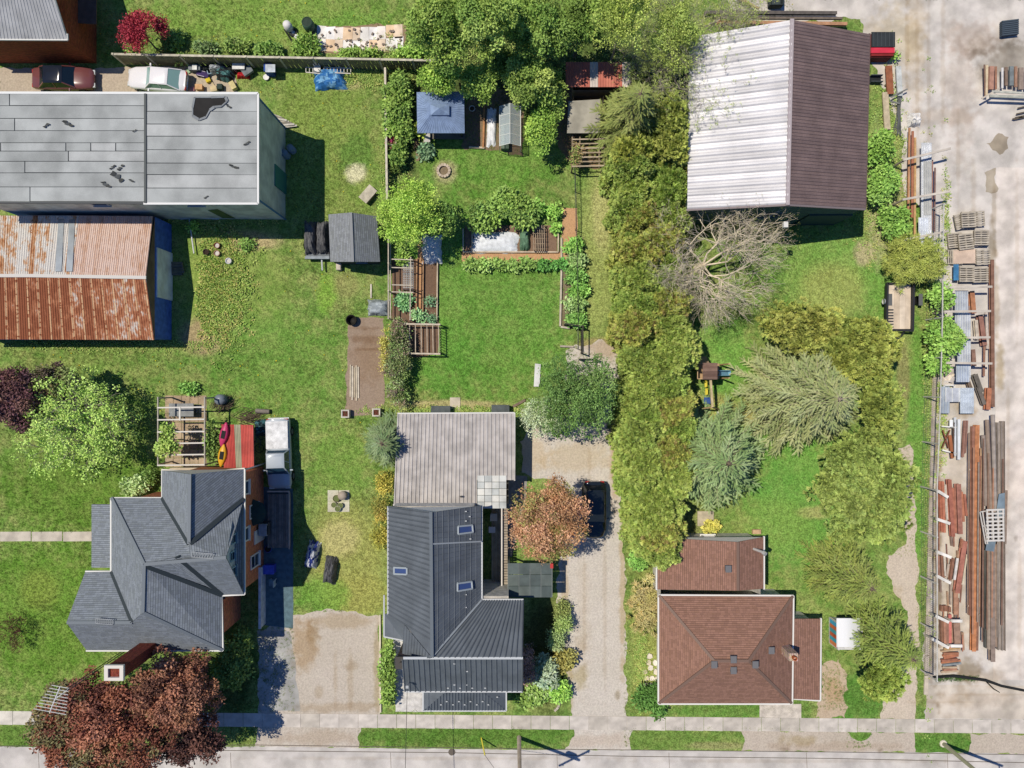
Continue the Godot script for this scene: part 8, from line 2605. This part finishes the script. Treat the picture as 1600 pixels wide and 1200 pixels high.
		var p := P(q[0] + 4, q[1] - 0.8, 1.8)
		c.bar(Vector3(p.x, 0, p.z), p, 0.12, 0.12)
		part("post", c.done(), M("a89e92", "mottle"), o)
	for q in [[1465, 767, 1481, 777], [1464, 811, 1484, 818], [1464, 862, 1486, 871], [1464, 900, 1485, 911], [1461, 962, 1482, 972], [1456, 998, 1482, 1012], [1487, 970, 1503, 970], [1485, 1009, 1503, 1009]]:
		var o := thing("rack_arm", "whitewashed short rack arm along the fence, %s from the north" % NTH[n - 8], "rack", P(q[0], q[1]), "whitewashed rack arms along the fence")
		n += 1
		var b := B.new(o.position)
		b.bar(P(q[0], q[1], 0.95), P(q[2], q[3], 0.95), 0.22, 0.14)
		part("arm", b.done(), M("ebe7e0", "mottle"), o)
		var c := B.new(o.position)
		var p := P(q[0], q[1], 0.9)
		c.bar(Vector3(p.x, 0, p.z), p, 0.14, 0.14)
		part("post", c.done(), M("c8c2b8", "mottle"), o)
	# pallets
	var p0 := pallet_proto(P(1508, 378, 0.45), "")
	p0.rotation.y = 0.12
	p0.set_meta("label", "grey slatted pallet, tilted, second row from the north")
	for q in [[1532, 372, 0.5, 0.0, "tan slatted pallet east of the tilted one"], [1526, 342, 0.3, 0.05, "pallet in the northernmost stack, east end"], [1512, 344, 0.5, 0.05, "weathered pallet topmost in the northernmost stack"], [1502, 346, 0.3, 0.2, "pallet under the northernmost stack's west end"], [1535, 402, 0.3, 0.04, "pallet east of the plywood sheet"], [1491, 402, 0.25, 1.57, "pallet edge west of the plywood sheet"], [1509, 429, 0.45, 0.0, "dark gapped pallet next to the blue board"], [1531, 430, 0.45, 0.03, "orange tinted pallet in the southern row"], [1491, 376, 0.2, 0.1, "faded pallet at the west end of the second row"], [1514, 401, 0.2, 0.0, "pallet carrying the plywood sheet"]]:
		dup(p0, P(q[0], q[1], q[2]), q[3], q[4], 0.97)
	# supports so that raised pallets stand on stacked ones
	for q in [[1508, 378, "lower pallet under the tilted one"], [1512, 344, "lower pallet of the northernmost stack"], [1509, 429, "lower pallet under the dark gapped one"], [1531, 430, "lower pallet under the orange tinted one"], [1532, 372, "lower pallet under the tan one"]]:
		dup(p0, P(q[0] - 0.5, q[1] + 0.5, 0.0), 0.03, q[2], 1.0)
		dup(p0, P(q[0] + 0.3, q[1] - 0.4, 0.2), -0.02, "middle " + q[2], 1.0)
	var pl := B.new(P(1507, 401))
	pl.slab(PL([[1490, 391, 0.42], [1524, 389, 0.42], [1524, 411, 0.42], [1490, 412, 0.42]]), 0.04)
	solo("plywood_sheet", pl, M("d8c0ac", "mottle"), "beige plywood sheet lying among the pallets", "board")
	var bl := B.new(P(1494, 429))
	bl.slab(PL([[1490, 413, 0.66], [1498, 413, 0.66], [1498, 438, 0.66], [1490, 438, 0.66]]), 0.04)
	solo("blue_board", bl, M("4a86b4"), "blue painted board on the southern pallets", "board")
	# the yard fence, its kerb and dark tubes added for a shadow line
	rail_fence("yard_fence", "tall chain link fence with white top rail along the steel yard", [[1448, 330], [1447, 380], [1446, 500], [1443, 620], [1438, 760], [1438, 900], [1438, 1046]], 2.2, "d8d6d2", 3.0, [1.0], 0.045, 6)
	var kb := thing("concrete_kerb", "long pale concrete kerb at the foot of the yard fence", "kerb", P(1452, 830))
	var ky := 590.0
	while ky < 1060:
		var b := B.new(kb.position)
		var f := func(y: float) -> float: return 1459.0 - (y - 590.0) * 0.027
		b.bar(P(f.call(ky), ky) + Vector3(0, 0.06, 0), P(f.call(ky + 30), ky + 29.4) + Vector3(0, 0.06, 0), 0.3, 0.12)
		part("kerb_stone", b.done(), M(["c9bdad", "bdb1a1"][int(ky / 31.0) % 2], "mottle"), kb)
		ky += 31.0
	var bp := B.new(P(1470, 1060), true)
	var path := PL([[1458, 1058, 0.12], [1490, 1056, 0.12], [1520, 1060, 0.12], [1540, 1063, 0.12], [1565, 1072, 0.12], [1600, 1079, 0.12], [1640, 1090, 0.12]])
	bp.tube(path, [0.1, 0.12, 0.12, 0.12, 0.1, 0.1, 0.08], 6)  # dark tube added to draw a cast shadow as a solid shape
	solo("shadow_tube", bp, M("2a2c2c", "plain"), "long dark tube added in place of a shadow line across the yard entrance", "pipe")
	var b2 := B.new(P(1480, 1064), true)
	b2.tube(PL([[1540, 1064, 0.06], [1552, 1076, 0.06], [1562, 1082, 0.06]]), [0.05, 0.05, 0.03], 5)  # second dark tube added, a side branch of that drawn shadow
	solo("shadow_branch", b2, M("33322e", "plain"), "short dark tube added as a branch of the shadow line", "hose")
	var wd := []
	var tint := PackedColorArray()
	for i in 260:
		wd.append(Transform3D(aim(Vector3(0, 1, 0)) * Basis.from_scale(Vector3.ONE * rng.randf_range(0.25, 0.5)), P(rng.randf_range(1462, 1528), 1060 + rng.randfn() * 2.0) + Vector3(0, 0.08, 0)))
		tint.append(jit(K("5f8a44"), 0.2))
	tag(scatter("yard_weeds", leaf_mesh("fine"), foliage(), wd, tint, self), "weeds along the added shadow line at the yard gate", "weeds", "", "stuff")
	var rk := thing("rubble_pile", "pale pile of broken stone by the fence", "stones", P(1481, 588))
	for i in 16:
		var b := B.new(rk.position)
		b.box(P(rng.randfn(1480, 4.5), rng.randfn(588, 5), 0.3) - Vector3(0, rng.randf() * 0.2, 0), Vector3.ONE * rng.randf_range(0.25, 0.5), aim(Vector3(rng.randfn(), 1, rng.randfn())))
		part("stone", b.done(), M(["e6dcd0", "d9cdbd"][i % 2], "mottle"), rk)
	# north side of the warehouse
	n = 0
	for q in [[1100, 20, 1307, 21, 5, "3c3a3a", "black steel section behind the warehouse"], [1118, 28, 1316, 29, 3.6, "5c5248", "dark brown bar behind the warehouse"], [1120, 35, 1323, 38, 5, "b07a52", "tan steel section behind the warehouse"], [1150, -6, 1186, 14, 3, "a8805c", "slanted tan plank north of the warehouse, upper one"], [1144, -6, 1180, 12, 2.4, "8a6a50", "slanted tan plank north of the warehouse, lower one"]]:
		beam(q[0], q[1], q[2], q[3], q[4], q[5], 0.5, "i", q[6], "")
	boxes("dark_crate", "dark metal crate at the north edge of the yard", "crate", P(1209, 4), [["base", Vector3(0, 0.1, 0), Vector3(1.0, 0.1, 1.0), "4a5456"], ["side", Vector3(-0.5, 0.4, 0), Vector3(0.06, 0.6, 1.0), "3c4648"], ["side", Vector3(0.5, 0.4, 0), Vector3(0.06, 0.6, 1.0), "3c4648"], ["side", Vector3(0, 0.4, 0.5), Vector3(1.0, 0.6, 0.06), "3c4648"]])
	# red skip beside the warehouse
	var sk := thing("red_skip", "red waste skip with black lid beside the brown roof", "skip", P(1368, 80))
	for q in [["lid", Vector3(0.0, 1.15, -0.35), Vector3(1.8, 0.06, 1.15), "33383c"], ["rim", Vector3(0.0, 1.05, 0.45), Vector3(1.8, 0.14, 0.4), "d83a50"], ["body", Vector3(0.0, 0.55, 0.0), Vector3(1.7, 1.0, 1.7), "8a2c2c"], ["front", Vector3(0.0, 0.5, 0.87), Vector3(1.6, 0.8, 0.06), "6a3030"]]:
		var b := B.new()
		b.box(q[1], q[2])
		part(q[0], b.done(), M(q[3], "mottle"), sk)
	for i in 6:
		var b := B.new()
		b.box(Vector3(-0.75 + i * 0.3, 1.19, -0.35), Vector3(0.06, 0.03, 1.1))
		part("lid_rib", b.done(), M("464c50", "plain"), sk)
	for q in [[1386, 122, 0.5, 2.2, "a86a4c", "rusty steel plate leaning by the warehouse"], [1401, 124, 0.4, 2.3, "d0d4d2", "pale grey panel beside the rusty plate"], [1381, 170, 0.45, 2.9, "d6c6a8", "beige timber board along the warehouse weeds"]]:
		boxes("leaning_sheet", q[5], "panel", P(q[0], q[1] + 6), [["panel", Vector3(0, 0.35, 0), Vector3(q[2], 0.12, q[3]), q[4]], ["bearer", Vector3(0, 0.14, 0.3), Vector3(q[2], 0.28, 0.12), "8a7c6c"]], 0.06)
	boxes("black_trough", "black trough beside the warehouse wall", "trough", P(1366, 126), [["base", Vector3(0, 0.1, 0), Vector3(0.9, 0.1, 0.5), "2c3032"], ["side", Vector3(0, 0.3, -0.25), Vector3(0.9, 0.4, 0.06), "565c60"], ["side", Vector3(0, 0.3, 0.25), Vector3(0.9, 0.4, 0.06), "565c60"]])
	var ws := thing("wire_bundle", "bundle of thin grey rods beside the warehouse weeds", "rods", P(1404, 170))
	var wb := B.new(ws.position)
	for i in 22:
		wb.bar(P(1406 + rng.randfn() * 2.6, 150 + rng.randf() * 10, 0.15 + rng.randf() * 0.3), P(1402 + rng.randfn() * 4, 200 + rng.randf() * 14, 0.1 + rng.randf() * 0.3), 0.03, 0.03)
	part("rods", wb.done(), M("7a7c7a", "plain", 0.5, 0.3), ws, "stuff")
	for q in [[1392, 152, 1418, 139, "slanted dark grey bar over the rods, upper one"], [1390, 158, 1406, 162, "slanted dark grey bar over the rods, lower one"]]:
		beam(q[0], q[1], q[2], q[3], 2, "5f6668", 0.5, "box", q[4], "")
	drape("white_bags", "white torn bags heaped at the yard edge", "bags", 1427, 188, 1.0, 1.1, 0.6, "f6f4f2", "e8e4e0", 0.0, 71)
	pot("white_hoop", "white hose hoop on the torn bags", "hose", P(1428, 189, 0.6), [Vector2(0.16, 0), Vector2(0.2, 0.04), Vector2(0.16, 0.06)], "f4eee2")
	# north east corner
	var mt := thing("dark_grate", "square dark slatted grate on the yard concrete", "grate", P(1577, 46))
	for i in 8:
		var b := B.new(mt.position)
		b.bar(P(1564, 35 + i * 3.0, 0.3), P(1590, 32 + i * 3.0, 0.3), 0.11, 0.3)
		part("slat", b.done(), M("4a5662", "plain"), mt)
	n = 0
	for q in [[1538, 101, 1539, 150, 2, "6a4a3c"], [1542, 102, 1541, 150, 3.4, "dcc8a0"], [1549, 104, 1548, 140, 7, "a87460"], [1556, 104, 1556, 140, 3, "a0694f"], [1566, 106, 1566, 138, 3, "e4e6e8"], [1572, 105, 1572, 134, 4, "6f5a4c"], [1580, 104, 1580, 134, 6, "5f7078"], [1587, 104, 1587, 136, 4, "9a7058"], [1595, 106, 1595, 140, 7, "8a7a70"], [1604, 106, 1604, 140, 5, "76808a"]]:
		beam(q[0], q[1], q[2], q[3], q[4], q[5], 0.5, "box", "steel bar standing in the north east rack, %s from the west" % NTH[n], "bars in the north east rack")
		n += 1
	for q in [[1534, 154, 1562, 138, 2.6, "cfc6b4", "pale slanted arm of the north east rack"], [1546, 150, 1612, 152, 4, "aeb6aa", "grey green sill of the north east rack"], [1550, 143, 1612, 146, 3, "bcc2b8", "pale upper rail of the north east rack"]]:
		beam(q[0], q[1], q[2], q[3], q[4], q[5], 0.9, "box", q[6], "")
	for i in 5:
		beam(1582 + i * 2.0, 186 + i * 2.2 - i * i * 1.6, 1612, 180 + i * 2.4 - i * i * 1.6, 2, "3f382e", 0.2, "box", "dark timber pole at the east edge of the yard, %s from the south" % NTH[i], "dark poles at the east edge of the yard")

# ---------------------------------------------------------------- the street
func street() -> void:
	var o := thing("utility_pole", "wooden utility pole with transformer on the grass verge", "utility pole", P(811, 1152))
	var p := o.position
	var b := B.new(p, true)
	b.tube([p, p + Vector3(0, 10.4, 0)], [0.17, 0.12], 10)
	part("pole", b.done(), M("a3988a"), o)
	var c := B.new(p)
	c.bar(p + Vector3(-1.2, 9.6, 0.6), p + Vector3(1.2, 9.6, -0.6), 0.12, 0.14)
	part("crossarm", c.done(), M("8a7d6e"), o)
	var t := B.new(p, true)
	t.cyl(p + Vector3(0.45, 7.6, 0), p + Vector3(0.45, 8.6, 0), 0.25, 12)
	part("transformer", t.done(), M("9aa09c", "plain"), o)
	for i in 3:
		var k := B.new(p)
		var q := p + Vector3(-1.0 + i * 1.0, 9.7, 0.5 - i * 0.5)
		k.cyl(q, q + Vector3(0, 0.2, 0), 0.05, 6)
		part("insulator", k.done(), M("8c5a48", "plain"), o)
	var s := thing("street_light", "tall dark green street light pole on the east verge", "street light", P(1474, 1162))
	var q0 := s.position
	var sb := B.new(q0, true)
	sb.tube([q0, q0 + Vector3(0, 10.2, 0)], [0.16, 0.1], 9)
	part("pole", sb.done(), M("8a8b72"), s)
	var ar := B.new(q0)
	ar.bar(q0 + Vector3(0, 9.6, 0), q0 + Vector3(0.3, 10.0, 2.2), 0.07, 0.07)
	part("arm", ar.done(), M("9a9c98", "plain"), s)
	var lh := B.new(q0)
	lh.box(q0 + Vector3(0.35, 10.0, 2.5), Vector3(0.28, 0.14, 0.7))
	part("lamp_head", lh.done(), M("b0b2b0", "plain"), s)
	var bs := B.new(q0)
	bs.lathe(q0, [Vector2(0.3, 0.0), Vector2(0.26, 0.08), Vector2(0, 0.1)], 10)
	part("base", bs.done(), M("d8cfc0", "mottle"), s)
	var g := B.new(P(752, 1153), true)
	g.tube([P(752, 1153), P(752, 1153) + Vector3(0.35, 1.8, 0.4)], [0.05, 0.05], 6)
	solo("guy_guard", g, M("d8cc4a", "plain"), "yellow guy wire guard on the verge", "guard")
	var gw := B.new(P(752, 1153))
	gw.cyl(P(752, 1153) + Vector3(0.35, 1.8, 0.4), p + Vector3(0, 9.0, 0), 0.015, 4)
	solo("guy_wire", gw, M("5a5a58", "plain"), "thin guy wire rising to the utility pole", "wire")
	var mast := thing("service_mast", "service mast at the black roofed house's front corner", "mast", P(645, 1045))
	var m0 := P(638, 1068, 5.4)
	mast.position = Vector3(m0.x, 0, m0.z)
	var mb := B.new(mast.position)
	mb.cyl(Vector3(m0.x, 0, m0.z), m0 + Vector3(0, 0.5, 0), 0.04, 6)
	mb.box(m0 + Vector3(0, 0.5, 0), Vector3(0.2, 0.2, 0.2))
	part("pipe", mb.done(), M("b8bcbe", "plain"), mast)
	var w := B.new(m0)
	var far := p + Vector3(-9.0, 9.2, 6.0)
	var pts := []
	var rr := []
	for i in 9:
		var u := i / 8.0
		pts.append((m0 + Vector3(0, 0.5, 0)).lerp(Vector3(-7.6, 8.5, 40.0), u) - Vector3(0, sin(PI * u) * 0.5, 0))
		rr.append(0.02)
	w.o = Vector3(m0.x, 0, m0.z)
	w.tube(pts, rr, 4, false)
	solo("service_wire", w, M("3a3a3a", "plain"), "overhead service wire from the black roofed house over the street", "wire")
	# seams and cracks of the street
	for q in [[[-60, 1166], [400, 1164], [900, 1171], [1300, 1175], [1660, 1180]], [[200, 1171], [700, 1176], [1000, 1182], [1300, 1185], [1660, 1193]]]:
		var k := B.new()
		for i in q.size() - 1:
			k.bar(P(q[i][0], q[i][1], 0.012), P(q[i + 1][0], q[i + 1][1], 0.012), 0.05, 0.012)
		tag(part("road_seam", k.done(), M("6f675e", "plain"), self), "dark tar seam along the concrete street", "seam", "", "structure")
	for x in [60, 360, 610, 870, 1045, 1260, 1480]:
		var k := B.new()
		k.bar(P(x, 1176, 0.012), P(x + 3, 1250, 0.012), 0.03, 0.012)
		tag(part("road_seam", k.done(), M("8c8378", "plain"), self), "cross joint of the concrete street", "seam", "", "structure")
	var mh := B.new(P(706, 1175))
	mh.lathe(P(706, 1175), [Vector2(0.28, 0.012), Vector2(0.26, 0.022), Vector2(0, 0.022)], 12)
	solo("manhole_cover", mh, M("6f665c", "plain"), "small round cover in the street seam", "manhole")
